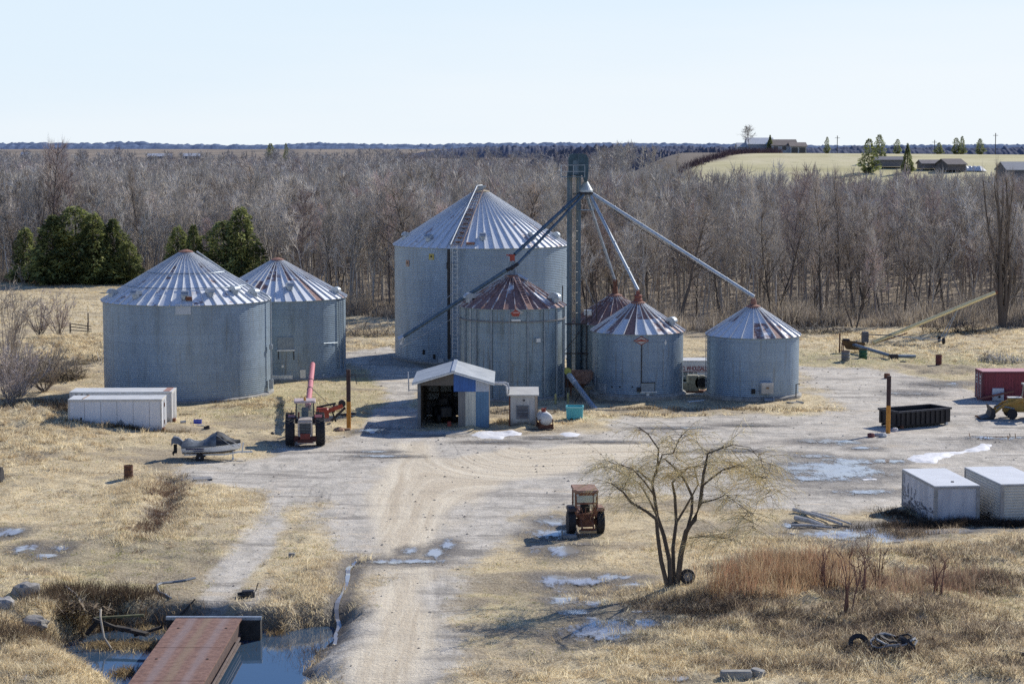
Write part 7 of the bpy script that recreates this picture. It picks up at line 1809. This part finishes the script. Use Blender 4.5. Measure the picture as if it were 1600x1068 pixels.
# fences of the left field
PW = mat('fence_wood', (.20, .17, .14), (.12, .10, .085), 4, .9)
for px, pyb, pyt, lb in ((138, 510, 489, 'lone fence post on the field edge left of the wide bin'), (57, 444, 432, 'left fence post in front of the dark cedars'), (72, 444, 433, 'thin fence post in front of the dark cedars')):
    x, y = G(px, pyb); b = MB(); b.lathe([(.09, -.3), (.08, P(px, pyt, y)[2]), (.03, P(px, pyt, y)[2] + .05)], 8); o = b.build('fence_post', PW); o.location = (x, y, hz(x, y)); tag(o, lb, 'fence post')
x, y = G(110, 525); t = thing('wooden_fence', 'broken rail fence behind the straw mound at left', 'fence', (x, y, hz(x, y)))
for k in (0, 2.0): b = MB(); b.lathe([(.1, -.3), (.09, 1.2)], 8, Matrix.Translation((k, 0, 0))); b.build('post', PW, t)
for z0, z1 in ((1.1, .75), (.75, .45), (.35, .2)): b = MB(); b.bar((0, .05, z0), (2.4, .0, z1), .07, .1); b.build('rail', PW, t)
# ------------------------------------------------------------------ dry grass, weeds, shrubs, willow
def leaf_mat(name, trans=.5):
    b = NB(name); m = b.done(b.attr('col', 'Color'), .8, Specular_IOR_Level=.12)
    tl = b.n('ShaderNodeBsdfTranslucent'); mx = b.n('ShaderNodeMixShader'); mx.inputs[0].default_value = trans
    b.put(tl.inputs[0], b.attr('col', 'Color')); b.nt.links.new(b.b.outputs[0], mx.inputs[1]); b.nt.links.new(tl.outputs[0], mx.inputs[2]); b.nt.links.new(mx.outputs[0], b.out.inputs[0])
    return m
BLM = leaf_mat('grass_blades')


def blades(name, px, py, k, L, lean, w_, cols, label, seed, cat='grass', spread=.12, zoff=-.02, az0=None, mat_=None, kind='stuff'):
    """k bent blades at each point; L, lean, w_ may be arrays per point; cols is (n, 3)"""
    r = np.random.default_rng(seed); n = len(px); N = n * k
    rep = lambda a: np.repeat(np.broadcast_to(a, n), k)
    x = np.repeat(px, k) + r.normal(0, 1, N) * rep(spread); y = np.repeat(py, k) + r.normal(0, 1, N) * rep(spread)
    z = height(x, y) + zoff
    az = r.uniform(0, 2 * PI, N) if az0 is None else np.repeat(az0, k) + r.normal(0, .7, N)
    ln = np.clip(rep(lean) + r.normal(0, .22, N), .02, 1.45); LL = rep(L) * r.uniform(.55, 1.3, N); W = rep(w_) * r.uniform(.7, 1.3, N)
    d1 = np.stack([np.cos(az) * np.sin(ln * .6), np.sin(az) * np.sin(ln * .6), np.cos(ln * .6)], -1)
    d2 = np.stack([np.cos(az) * np.sin(np.minimum(ln * 1.35, 1.7)), np.sin(az) * np.sin(np.minimum(ln * 1.35, 1.7)), np.cos(np.minimum(ln * 1.35, 1.7))], -1)
    sa = r.uniform(0, PI, N); s_ = np.stack([np.cos(sa), np.sin(sa), 0 * sa], -1) * W[:, None]
    p0 = np.stack([x, y, z], -1); p1 = p0 + d1 * (LL * .5)[:, None]; p2 = p1 + d2 * (LL * .5)[:, None]
    V = np.stack([p0 - s_, p0 + s_, p1 + s_ * .7, p1 - s_ * .7, p2], 1).reshape(-1, 3)
    b5 = np.arange(N)[:, None] * 5
    F = np.concatenate([b5 + np.array([0, 1, 2]), b5 + np.array([0, 2, 3]), b5 + np.array([3, 2, 4])])
    c = np.repeat(cols, k, 0) * r.uniform(.72, 1.28, (N, 1)); C = np.repeat(c, 5, 0)
    o = np_mesh(name, V, F, mat_ or BLM, col=C)
    if kind: o['kind'] = kind
    o['label'] = label; o['category'] = cat
    return o


def frustum_points(n, y0, y1, seed, power=1.0):
    r = np.random.default_rng(seed); y = y0 + (y1 - y0) * r.random(n) ** power
    return r.uniform(-.285, .285, n) * y, y


def sample(field, x, y):
    i = np.clip(((y - gy[0]) / DX).astype(int), 0, ny - 1); j = np.clip(((x - gx[0]) / DX).astype(int), 0, nx - 1)
    return field.reshape(ny, nx)[i, j]


FOOT = [(*p, r + .3) for p, r in ((b[0], b[1]) for b in BINS.values())]
def dry(n, y0, y1, seed, k, L, w_, power, label, sp):
    x, y = frustum_points(n, y0, y1, seed, power); r = np.random.default_rng(seed + 1)
    g = sample(GRAV, x, y); wt = sample(WET_SHADE, x, y); st = sample(STR, x, y); gn = sample(GRN, x, y)
    clump = fbm(x * .35, y * .35, 77); fine = fbm(x * 1.4, y * 1.4, 78)
    ok = (r.random(n) > np.clip(g * 1.25, 0, 1)) & (r.random(n) > wt * 1.1) & (r.random(n) > sample(SOIL, x, y) * .8) & (sdf(x, y, WATER) > .1) & (r.random(n) < .25 + 1.3 * np.clip(clump * 1.2 + st * .5 - .25, 0, 1))
    ok &= np.minimum.reduce([np.hypot(x - a, y - b_) - c for a, b_, c in FOOT]) > 0
    bx0, by0 = G(275, 966); ok &= ~((x > bx0 - .1) & (x < bx0 + 3.2) & (y < by0 + .7))
    x, y, st, gn, clump, fine = [a[ok] for a in (x, y, st, gn, clump, fine)]; n = len(x); r = np.random.default_rng(seed + 2)
    pale = np.array((.89, .78, .55)); tan = np.array((.76, .62, .40)); brn = np.array((.42, .32, .20)); grn = np.array((.33, .33, .11))
    q = np.clip(st * .8 + fine * .9 - .25 + r.normal(0, .18, n), 0, 1)[:, None]; c = tan * (1 - q) + pale * q
    m = (r.random(n) < .12 + .22 * (fine < .42))[:, None]; c = np.where(m, brn, c)
    m = (r.random(n) < gn * .55 + .05)[:, None]; c = np.where(m, grn, c)
    LL = L * (.5 + .9 * clump + .5 * st); 
    return blades('dry_grass', x, y, k, LL, 1.2, w_, c, label, seed, spread=sp)
dry(52000, 74, 128, 31, 7, .17, .011, 1.1, 'pale dry grass lying on the near ground', .13)
dry(52000, 126, 235, 41, 5, .20, .02, 1.0, 'dry grass on the ground round the bins', .25)
x, y = frustum_points(16000, 235, 330, 51); m = (x / y * FPX + 800 < 560)
x, y = x[m], y[m]; c = np.array((.56, .45, .25)) * np.random.default_rng(3).uniform(.75, 1.15, (len(x), 1))
blades('field_grass', x, y, 4, .30, .9, .03, c, 'pale stubble of the field at left', 53, spread=.5)

# long straw tufts on banks, mounds and in the swale
def tufts(areas, seed, label, L=.6, k=26, lean=.9, w_=.012, pal=((.90, .80, .57), (.82, .70, .47), (.60, .48, .31)), name='straw_tufts', dens=1.0, spread=.22):
    r = np.random.default_rng(seed); X, Y = [], []
    for px, py, rx, ry, n in areas:
        cx, cy = G(px, py); n = int(n * dens); X.append(cx + r.normal(0, .55, n) * rx); Y.append(cy + r.normal(0, .55, n) * ry)
    X, Y = np.concatenate(X), np.concatenate(Y); ok = (sdf(X, Y, WATER) > .15) & (sample(GRAV, X, Y) < .55)
    bx0, by0 = G(275, 966); ok &= ~((X > bx0 - .3) & (X < bx0 + 3.5) & (Y < by0 + .9))
    X, Y = X[ok], Y[ok]; n = len(X); pal = np.array(pal); c = pal[r.integers(0, len(pal), n)]
    return blades(name, X, Y, k, L * .8 * r.uniform(.6, 1.3, n), lean + .15 + r.normal(0, .2, n), w_, c, label, seed, spread=spread, az0=r.uniform(0, 2 * PI, n))
tufts([(40, 1040, 4.5, 4, 330), (100, 1055, 3, 2.5, 130), (30, 985, 3, 3, 120), (100, 960, 3, 3, 140), (160, 955, 3, 2, 80), (420, 965, 2, 2.5, 110), (440, 1000, 1.5, 2, 60), (470, 935, 2, 4, 90), (20, 905, 4, 4, 100), (490, 900, 1.5, 6, 90), (480, 1040, 1.0, 3, 50)], 61, 'long bleached straw on the ditch banks', .55)
tufts([(195, 790, 1.5, 9, 160), (225, 835, 2.2, 3, 120), (290, 800, 1.2, 8, 130), (330, 790, 4, 8, 160), (270, 755, 1.2, 3, 60), (205, 760, 1.5, 4, 80)], 62, 'matted straw on both edges of the swale', .5)
tufts([(258, 760, .8, 5, 90), (240, 820, .9, 4, 80), (262, 790, .6, 6, 60)], 63, 'dark dead weeds in the swale', .5, pal=((.20, .13, .09), (.26, .17, .12), (.14, .095, .07)), lean=.7)
tufts([(108, 545, 7, 9, 520), (140, 560, 4, 6, 200), (60, 690, 6, 6, 200), (20, 720, 5, 8, 120), (95, 670, 4, 4, 120), (30, 650, 5, 7, 140)], 64, 'pale straw on the mound at left', .6, w_=.02)
tufts([(1200, 1030, 7, 3, 240), (1080, 1015, 4, 3, 120), (1330, 1040, 7, 3, 220), (1480, 1000, 7, 6, 200), (1560, 960, 6, 6, 150), (1150, 990, 4, 2, 120), (1400, 890, 6, 4, 160), (1540, 880, 6, 4, 130), (1250, 850, 6, 3, 120), (1100, 850, 4, 3, 90), (1010, 935, 3, 3, 90), (1500, 1060, 8, 3, 140), (1000, 1055, 6, 2, 90)], 65, 'long pale straw in the rough ground at lower right', .55)
tufts([(300, 622, 5, 1.2, 110), (220, 640, 3, 1, 20), (380, 634, 3, 1, 70), (590, 520, 4, 8, 140), (580, 540, 4, 4, 80), (1450, 545, 14, 12, 420), (1330, 525, 10, 6, 180), (440, 625, 4, 3, 90), (1270, 640, 3, 1.5, 60), (1010, 648, 5, 1., 70), (470, 640, 6, 5, 90), (1540, 520, 8, 8, 180), (850, 662, 3, 1, 40), (790, 660, 1., 1.5, 30), (1420, 676, 1.5, .8, 30)], 66, 'straw tufts round the bins and at the wood edge', .5, w_=.02)
tufts([(215, 1008, 1.3, 1.0, 60), (190, 1000, .9, .7, 36), (240, 1010, .8, .8, 30), (218, 1045, .5, .9, 26)], 67, 'cut reeds standing in the ditch water', .55, k=18) if False else None
# reed beds rising out of the ditch water
r = np.random.default_rng(67); X, Y = [], []
for px, py, rx, ry, n in ((200, 1010, 1.9, .8, 70), (165, 1008, .9, .6, 26), (250, 1012, 1.0, .6, 36), (200, 1052, .5, .8, 26), (235, 985, .9, .8, 22), (430, 990, .4, .4, 8)):
    cx, cy = G(px, py, -1.); X.append(cx + r.normal(0, .5, n) * rx); Y.append(cy + r.normal(0, .5, n) * ry)
X, Y = np.concatenate(X), np.concatenate(Y); c = np.array(((.55, .44, .26), (.42, .32, .18), (.25, .18, .10)))[r.integers(0, 3, len(X))]
o = blades('ditch_reeds', X, Y, 16, .42, 1.0, .014, c, 'straw coloured reeds matted on the ditch water', 68, 'reeds', spread=.2)
co = np.empty(len(o.data.vertices) * 3, np.float32); o.data.vertices.foreach_get('co', co); co = co.reshape(-1, 5, 3); dz = -1.02 - co[:, 0, 2]; co[:, :, 2] += dz[:, None]; o.data.vertices.foreach_set('co', co.ravel()); o.data.update()

tufts([(400, 968, 1.0, .5, 60), (260, 962, 1.2, .3, 40), (425, 975, .8, .8, 50)], 69, 'straw hanging over the ends of the bridge seat', .6)
# red brown weeds, darker dead stalks
r = np.random.default_rng(71)
def weeds(areas, seed, L, lean, pal, label, name, k=14, w_=.009, spread=.28):
    r = np.random.default_rng(seed); X, Y = [], []
    for px, py, rx, ry, n in areas:
        cx, cy = G(px, py); X.append(cx + r.normal(0, .5, n) * rx); Y.append(cy + r.normal(0, .5, n) * ry)
    X, Y = np.concatenate(X), np.concatenate(Y); pal = np.array(pal); c = pal[r.integers(0, len(pal), len(X))]
    return blades(name, X, Y, k, L * r.uniform(.6, 1.25, len(X)), lean, w_, c, label, seed, 'weeds', spread=spread)
weeds([(1165, 930, 1.3, 1.4, 50), (1195, 905, 1.2, 1.4, 50), (1225, 925, 1.1, 1.2, 50), (1250, 900, 1.2, 1.2, 40), (1275, 930, 1.2, 1.6, 50), (1300, 910, 1.0, 1.4, 34), (1315, 945, 1.0, 1.2, 30), (1130, 945, 1.2, 1.4, 34), (1210, 950, 2, 1, 24), (1235, 915, 3.5, 3., 60)], 72, 1.2, .42, ((.46, .30, .18), (.56, .41, .25), (.30, .19, .12), (.70, .57, .37), (.48, .27, .17), (.20, .13, .09)), 'thicket of red brown dead weeds right of the willow', 'red_weeds', 19)
weeds([(1360, 930, 2.5, 3, 90), (1420, 935, 3, 3, 110), (1470, 930, 1.6, 2, 70), (1500, 915, 2, 2, 60)], 73, .8, .4, ((.30, .19, .14), (.22, .15, .11), (.45, .34, .23)), 'sparse brown weeds beyond the red thicket', 'brown_weeds', 12)
weeds([(1110, 960, 3, 1.5, 160), (1050, 950, 2, 1, 50), (1440, 1020, 4, 2, 90), (1540, 1000, 4, 2, 80), (1280, 1050, 3, 1, 40), (1480, 890, 3, 1.5, 60), (1590, 880, 2, 2, 50), (1150, 1045, 2, .6, 26), (1570, 1050, 3, 1.5, 50), (1330, 960, 2, 1.5, 60), (1200, 985, 3, 1.5, 90), (1300, 1005, 3, 2, 110), (1380, 985, 3, 2, 110), (1390, 1030, 2, 1.3, 70), (1460, 970, 3, 2, 100), (1510, 925, 2.5, 1.5, 80), (1560, 915, 2, 1.5, 60), (1220, 885, 3, 1.2, 80), (1150, 900, 1.6, 1.4, 50), (1360, 880, 2, 1.2, 50), (1420, 840, 2, 1.0, 30)], 74, .6, .95, ((.17, .13, .10), (.26, .20, .145), (.11, .085, .07), (.60, .50, .36), (.45, .36, .25)), 'dark matted dead weeds and brush at lower right', 'dark_weeds', 26, .012)
weeds([(1440, 828, 3.5, .7, 90), (1510, 825, 4, .7, 110), (1580, 826, 3, .7, 80), (1400, 805, 1.0, 2, 40)], 75, .5, .8, ((.05, .042, .036), (.085, .066, .05), (.12, .09, .065)), 'dark wet weeds at the feet of the white box containers', 'wet_weeds', 20, .012)
weeds([(130, 940, 2.5, 1.2, 90), (60, 990, 2.5, 2, 60), (200, 935, 2, 1, 60), (20, 1010, 2, 1.5, 40), (460, 985, .8, 2.5, 60), (110, 950, 2.5, 2., 60), (240, 950, 3, .8, 110), (330, 955, 2, .4, 40), (410, 975, 1.2, 1.4, 70), (160, 965, 1.5, 1.5, 70), (70, 640, 8, 5, 150), (120, 655, 3, 3, 60)], 76, .7, .6, ((.13, .095, .065), (.20, .145, .095), (.09, .068, .05)), 'brown brush on the ditch edge and under the shrubs', 'bank_brush', 18, .012)
weeds([(300, 628, 4., .5, 40), (200, 675, 6, .5, 80), (1010, 640, 4, .8, 40), (1180, 640, 5, .8, 50), (800, 645, 5, 1.5, 40)], 77, .4, .6, ((.16, .12, .075), (.28, .21, .12), (.09, .07, .05)), 'weeds along the feet of bins and trailers', 'foot_weeds', 14, .014)

# brush along the wood edge and dark heaps of cut branches
r = np.random.default_rng(81); n = 6200
pxs = r.uniform(-20, 1620, n); ey = np.interp(pxs, EDGE_PX, EDGE_Y) + np.abs(r.normal(0, 9, n)) - 2.; xs_ = (pxs - 800) / FPX * ey
c = np.array(((.34, .29, .235), (.44, .385, .315), (.22, .18, .145), (.56, .47, .34), (.50, .45, .39)))[r.integers(0, 5, n)]
blades('undergrowth', xs_, ey, 16, r.uniform(.35, 1., n) * (.5 + 3.0 * sstep(.38, .68, fbm(pxs * .035, ey * .12, 19, 3))), .42, .026, c, 'scrubby undergrowth along the edge of the wood', 82, 'undergrowth', spread=.8)
# thin young stems standing among the near trees
r = np.random.default_rng(83); n = 1100
pxs = r.uniform(-20, 1620, n); ey = np.interp(pxs, EDGE_PX, EDGE_Y) + r.uniform(5, 45, n); xs_ = (pxs - 800) / FPX * ey
c = np.array(((.30, .26, .22), (.42, .38, .33), (.22, .18, .15), (.60, .56, .50)))[r.integers(0, 4, n)]
blades('young_stems', xs_, ey, 6, r.uniform(1.5, 7.0, n), .30, .018, c, 'thin pale young stems crowding between the near trees', 84, 'undergrowth', spread=1.4)
def brush_heap(px, py, w_, d_, h_, cols, label, seed, n=420, L=1.6):
    cx, cy = G(px, py); r = np.random.default_rng(seed); V, C = [], []
    for k in range(n):
        a = r.uniform(0, 2 * PI); q = r.random() ** .5; p = np.array((cx + q * w_ * math.cos(a), cy + q * d_ * math.sin(a), 0)); p[2] = r.random() * h_ * (1 - q * q * .8)
        d = np.append(r.normal(0, 1, 2), r.normal(.1, .35)); d /= np.linalg.norm(d); l = L * r.uniform(.4, 1.2); s_ = np.cross(d, (0, .2, 1)); s_ /= np.linalg.norm(s_); s_ *= r.uniform(.02, .055)
        V += [p - d * l / 2 - s_, p - d * l / 2 + s_, p + d * l / 2 + s_ * .5, p + d * l / 2 - s_ * .5]; C += [np.array(cols[int(r.integers(len(cols)))]) * r.uniform(.7, 1.3)] * 4
    return tag(np_mesh('brush_heap', np.array(V), np.arange(len(V)).reshape(-1, 4), BLM, col=np.array(C)), label, 'brush heap')
DKB = ((.06, .052, .048), (.11, .095, .085), (.18, .16, .14), (.40, .38, .35)); 
brush_heap(585, 524, 4.5, 3., 1.4, ((.10, .09, .08), (.2, .18, .16), (.45, .43, .4), (.3, .27, .23)), 'grey heap of branches left of the tallest bin', 1, 560, 2.0)
brush_heap(1500, 520, 4.5, 2., 1.5, DKB[:3], 'black brush heap under the tip end of the yellow auger', 2, 520, 1.8)
brush_heap(1285, 520, 4.5, 2.2, 1.0, DKB, 'dark brush heap behind the rightmost bin', 3, 420, 2.0)
brush_heap(1565, 565, 2.5, 1.6, .8, ((.10, .1, .11), (.25, .25, .26), (.5, .52, .55)), 'grey scrap and branches beyond the red container', 4, 260, 1.2)
brush_heap(1548, 560, 1.2, 1., .9, ((.5, .48, .44), (.3, .24, .18), (.16, .14, .13)), 'pale broken branches left of the grey scrap heap', 8, 90, 1.5)
brush_heap(140, 568, 2.2, 2.2, 1.0, ((.09, .08, .06), (.2, .18, .14), (.42, .4, .36)), 'dark roots and branches at the foot of the straw mound', 5, 260, 1.4)
brush_heap(58, 590, 4.5, 3.5, 2.6, ((.20, .17, .14), (.30, .26, .22), (.14, .12, .10)), 'fallen tree top of fine grey branches at left', 6, 1500, 2.6)
brush_heap(1410, 690, .0001, .0001, .0, DKB, 'thin twig on the wet yard', 7, 2, .5) if False else None
brush_heap(1570, 690, 3, .6, .3, ((.10, .075, .055), (.16, .12, .09)), 'low brown brush line beyond the long snow bank', 9, 160, 1.0)
TNB = ((.17, .13, .10), (.30, .24, .17), (.52, .43, .31), (.10, .08, .065))
for k, (px, py, w_, d_, h_, lb) in enumerate(((1500, 925, 2.6, 1.6, .55, 'tangled heap of dead stalks right of the brown weeds'), (1570, 868, 2.6, 1.8, .6, 'brown brush heap behind the right edge puddle'), (1180, 975, 2.4, 1.0, .5, 'dark brush tangle below the red brown thicket'), (1420, 985, 2.6, 1.2, .5, 'dark brush tangle above the hose heap'), (1470, 1010, 2.0, 1.0, .4, 'low brush tangle right of the hose heap'), (1110, 985, 1.6, .9, .4, 'brush tangle below the foot of the willow'), (105, 955, 2.0, 1.0, .45, 'brush tangle on the bank left of the timber heap'))):
    brush_heap(px, py, w_, d_, h_, TNB, lb, 30 + k, 420, .9)
brush_heap(1490, 812, 4, .6, .45, ((.045, .04, .036), (.09, .075, .06), (.2, .19, .18)), 'dark twigs at the foot of the white box containers', 10, 240, .9)

# shrubs at left
def shrub(px, py, H, Rr, seed, label, m, n=14, nb=8, nt=8, tw=.02):
    s = Wood(seed); r = s.r
    for k in range(n):
        az = r.uniform(0, 2 * PI); e = R(r.uniform(48, 85)); L = H * r.uniform(.75, 1.05)
        lp = s.path((r.normal(0, .15), r.normal(0, .15), -.1), rdir(r, az, e) * np.array([Rr / H * 1.6, Rr / H * 1.6, 1]), L, 4, .09, .02); s.limb(lp, .05, .012, 3)
        for j in range(nb):
            q = lp[1 + int(r.integers(0, 4))]; bp = s.path(q, rdir(r, az + r.uniform(-1, 1), R(r.uniform(25, 80))), L * r.uniform(.2, .4), 2, .15, .05); s.limb(bp, .018, .006, 3)
            for m_ in range(nt): s.twig(bp[0] + (bp[2] - bp[0]) * r.uniform(.1, 1), rdir(r, az + r.uniform(-1.4, 1.4), R(r.uniform(10, 85))), H * .16 * r.uniform(.5, 1.2), tw)
    x, y = G(px, py); t = thing('shrub', label, 'shrub', (x, y, hz(x, y)))
    for nm, me, in zip(('stems', 'twigs'), wood_meshes(s, m[0], m[1], 's')): o = bpy.data.objects.new(nm, me); COL.objects.link(o); o.parent = t
    return t
GS = (bark_mat('shrub_bark', (.22, .185, .165), (.34, .295, .26)), bark_mat('shrub_twigs', (.40, .335, .30), (.54, .47, .42)))
TS = (GS[0], bark_mat('tan_shrub_twigs', (.50, .42, .32), (.64, .55, .43)))
shrub(62, 534, 4.0, 2.6, 901, 'left of two round grey purple shrubs on the field edge', GS)
shrub(92, 530, 4.2, 2.8, 902, 'right of two round grey purple shrubs on the field edge', GS)
shrub(8, 600, 7.5, 2.6, 903, 'tall thin leafless shrub cut by the left edge', TS, 12, 8, 6)
shrub(22, 575, 6.5, 2.2, 904, 'tall pale leafless shrub just inside the left edge', GS, 10, 7, 5)
shrub(15, 640, 4.2, 3.5, 905, 'dense brownish thicket at the left edge in front of the tall shrubs', GS, 20, 10, 8)
shrub(70, 612, 3.2, 3.0, 906, 'low tangled shrub left of the two white trailers', TS, 18, 9, 8)
shrub(30, 618, 3.6, 2.6, 907, 'tangled grey shrub between thicket and fallen tree top', GS, 16, 9, 8)
shrub(37, 443, 2.6, 1.4, 908, 'small pale shrub in front of the dark cedars', TS, 10, 6, 6)
# saplings in the weeds
for k, (px, py, H, lb) in enumerate(((1328, 978, 2.9, 'thin red brown sapling standing in the weeds'), (1345, 950, 2.0, 'smaller sapling just right of the red brown one'), (1372, 935, 1.8, 'low sapling in the brown weeds'), (1470, 945, 1.6, 'short sapling at the right end of the weeds'), (1290, 945, 2.0, 'thin sapling in the middle of the red weeds'))):
    shrub(px, py, H, .32, 920 + k, lb, (bark_mat('sapling_bark%d' % k, (.16, .085, .07), (.24, .14, .11)), bark_mat('sapling_twigs%d' % k, (.26, .15, .12), (.34, .22, .18))), 5, 5, 4, .007)

# willow in the foreground: leaning stems read off the photograph, thin drooping yellow twigs
WX, WY = G(1050, 927); s = Wood(77); r = s.r
def wp(px, py, dy=0.): x, y, z = P(px, py, WY + dy); return np.array((x - WX, y - WY, z))
def wlimb(pts, r0, r1): s.limb(pts, r0, r1, 6); return pts
ST = [([(1042, 930, 0), (1034, 890, -.1), (1028, 850, -.3), (1026, 826, -.5), (1010, 812, -.8), (988, 800, -1.1), (974, 782, -1.3), (955, 768, -1.5)], .13, .03),
      ([(1048, 928, 0), (1046, 890, .1), (1036, 850, .2), (1026, 820, .3), (1023, 790, .4), (1020, 768, .5), (1027, 745, .6), (1029, 715, .8), (1013, 692, 1.0), (998, 682, 1.2)], .13, .02),
      ([(1052, 928, .1), (1052, 870, .5), (1057, 830, .8), (1052, 790, 1.0), (1050, 768, 1.1), (1063, 755, 1.3), (1075, 745, 1.6), (1093, 742, 2.0)], .11, .03),
      ([(1058, 928, .1), (1064, 880, .0), (1072, 845, -.2), (1086, 825, -.4), (1094, 800, -.6), (1096, 775, -.8), (1100, 755, -1.0), (1104, 735, -1.2), (1106, 722, -1.3), (1125, 715, -1.5), (1148, 710, -1.7)], .15, .025),
      ([(1072, 845, -.2), (1080, 815, .1), (1081, 790, .3), (1070, 765, .6), (1055, 745, .8), (1040, 730, .9), (1030, 735, 1.0), (1025, 760, 1.1)], .09, .02),
      ([(1020, 768, .5), (1008, 760, .2), (998, 750, -.1), (985, 752, -.4), (975, 775, -.6)], .06, .015),
      ([(1027, 745, .6), (1035, 725, .4), (1050, 722, .1), (1062, 700, -.2), (1070, 690, -.3)], .05, .012),
      ([(1096, 775, -.8), (1110, 762, -.6), (1130, 748, -.4), (1155, 742, -.2), (1170, 748, .1)], .06, .012),
      ([(1094, 800, -.6), (1115, 795, -.9), (1135, 788, -1.2), (1152, 800, -1.5)], .05, .012),
      ([(1057, 830, .8), (1075, 800, 1.2), (1090, 770, 1.6), (1085, 745, 1.9), (1110, 735, 2.2), (1140, 735, 2.6)], .06, .012),
      ([(1026, 820, .3), (1012, 790, 1.0), (1000, 770, 1.5), (985, 760, 2.0), (960, 748, 2.5), (940, 742, 2.9)], .06, .012),
      ([(1076, 855, -.1), (1095, 852, -.4), (1120, 853, -.7), (1150, 858, -1.0)], .035, .008),
      ([(1148, 710, -1.7), (1172, 714, -1.9), (1190, 735, -2.0), (1198, 765, -2.1)], .022, .006),
      ([(1170, 748, .1), (1190, 760, .3), (1204, 790, .5)], .018, .005),
      ([(1140, 735, 2.6), (1168, 745, 2.9), (1188, 775, 3.1)], .02, .005),
      ([(1152, 800, -1.5), (1172, 815, -1.8), (1180, 845, -2.)], .018, .005),
      ([(1023, 790, .4), (1005, 765, -.6), (990, 748, -1.4), (972, 740, -2.0), (950, 738, -2.6)], .05, .01)]
limbs = []
for pts, r0, r1 in ST:
    q = [wp(*p) for p in pts]; q = [a + r.normal(0, .02, 3) for a in q]; wlimb(q, r0, r1); limbs.append(q)
for li, q in enumerate(limbs):
    n_ = len(q)
    for k in range(34):
        f = (r.uniform(.5 if li < 4 else .3, 1.)) ** .8 * (n_ - 1); i = min(int(f), n_ - 2); p = q[i] + (q[i + 1] - q[i]) * (f - i)
        az = r.uniform(0, 2 * PI); bp = s.path(p, rdir(r, az, R(r.uniform(-15, 45))), r.uniform(.8, 2.1), 4, .22, -.16); s.limb(bp, .011, .004, 3)
        for j in range(14):
            g = r.uniform(.2, 1.) * 4; i2 = min(int(g), 3); p2 = bp[i2] + (bp[i2 + 1] - bp[i2]) * (g - i2)
            d = rdir(r, az + r.uniform(-1.2, 1.2), R(r.uniform(-30, 40))); l = r.uniform(.35, .95)
            s.twig(p2, d, l, .0072, -r.uniform(.4, 1.2))
b = NB('willow_twigs'); WTM = b.done((.90, .74, .38), .8)
t = thing('willow_tree', 'bare willow with four leaning dark stems and drooping yellow twigs in the foreground', 'tree', (WX, WY, hz(WX, WY)))
for nm, me in zip(('trunk', 'crown'), wood_meshes(s, bark_mat('willow_bark', (.085, .07, .058), (.16, .13, .105), vary=0), WTM, 'w')):
    o = bpy.data.objects.new(nm, me); COL.objects.link(o); o.parent = t
tt = np.random.default_rng(5)

# loose stones over the yard
n = 1900; x, y = frustum_points(n, 78, 210, 93); g = sample(GRAV, x, y); m = (g > .35) | (np.random.default_rng(2).random(n) < .12); x, y = x[m], y[m]; n = len(x); r = np.random.default_rng(94)
z = height(x, y); sz = r.uniform(.03, .09, n) * (1 + (y - 78) / 180)
oct_ = np.array([(1, 0, 0), (0, 1, 0), (-1, 0, 0), (0, -1, 0), (0, 0, .7), (0, 0, -.4)]); V = (np.stack([x, y, z], -1)[:, None] + oct_[None] * sz[:, None, None] * r.uniform(.6, 1.3, (n, 6, 1))).reshape(-1, 3)
f = np.array([(0, 1, 4), (1, 2, 4), (2, 3, 4), (3, 0, 4)]); F = (np.arange(n)[:, None, None] * 6 + f[None]).reshape(-1, 3)
c = np.repeat(np.array(((.40, .39, .37), (.28, .26, .24), (.55, .54, .52), (.34, .31, .28)))[r.integers(0, 4, n)], 6, 0)
o = np_mesh('loose_stones', V, F, BLM, col=c); o['kind'] = 'stuff'; o['label'] = 'loose stones and clods scattered over the gravel yard'; o['category'] = 'stones'
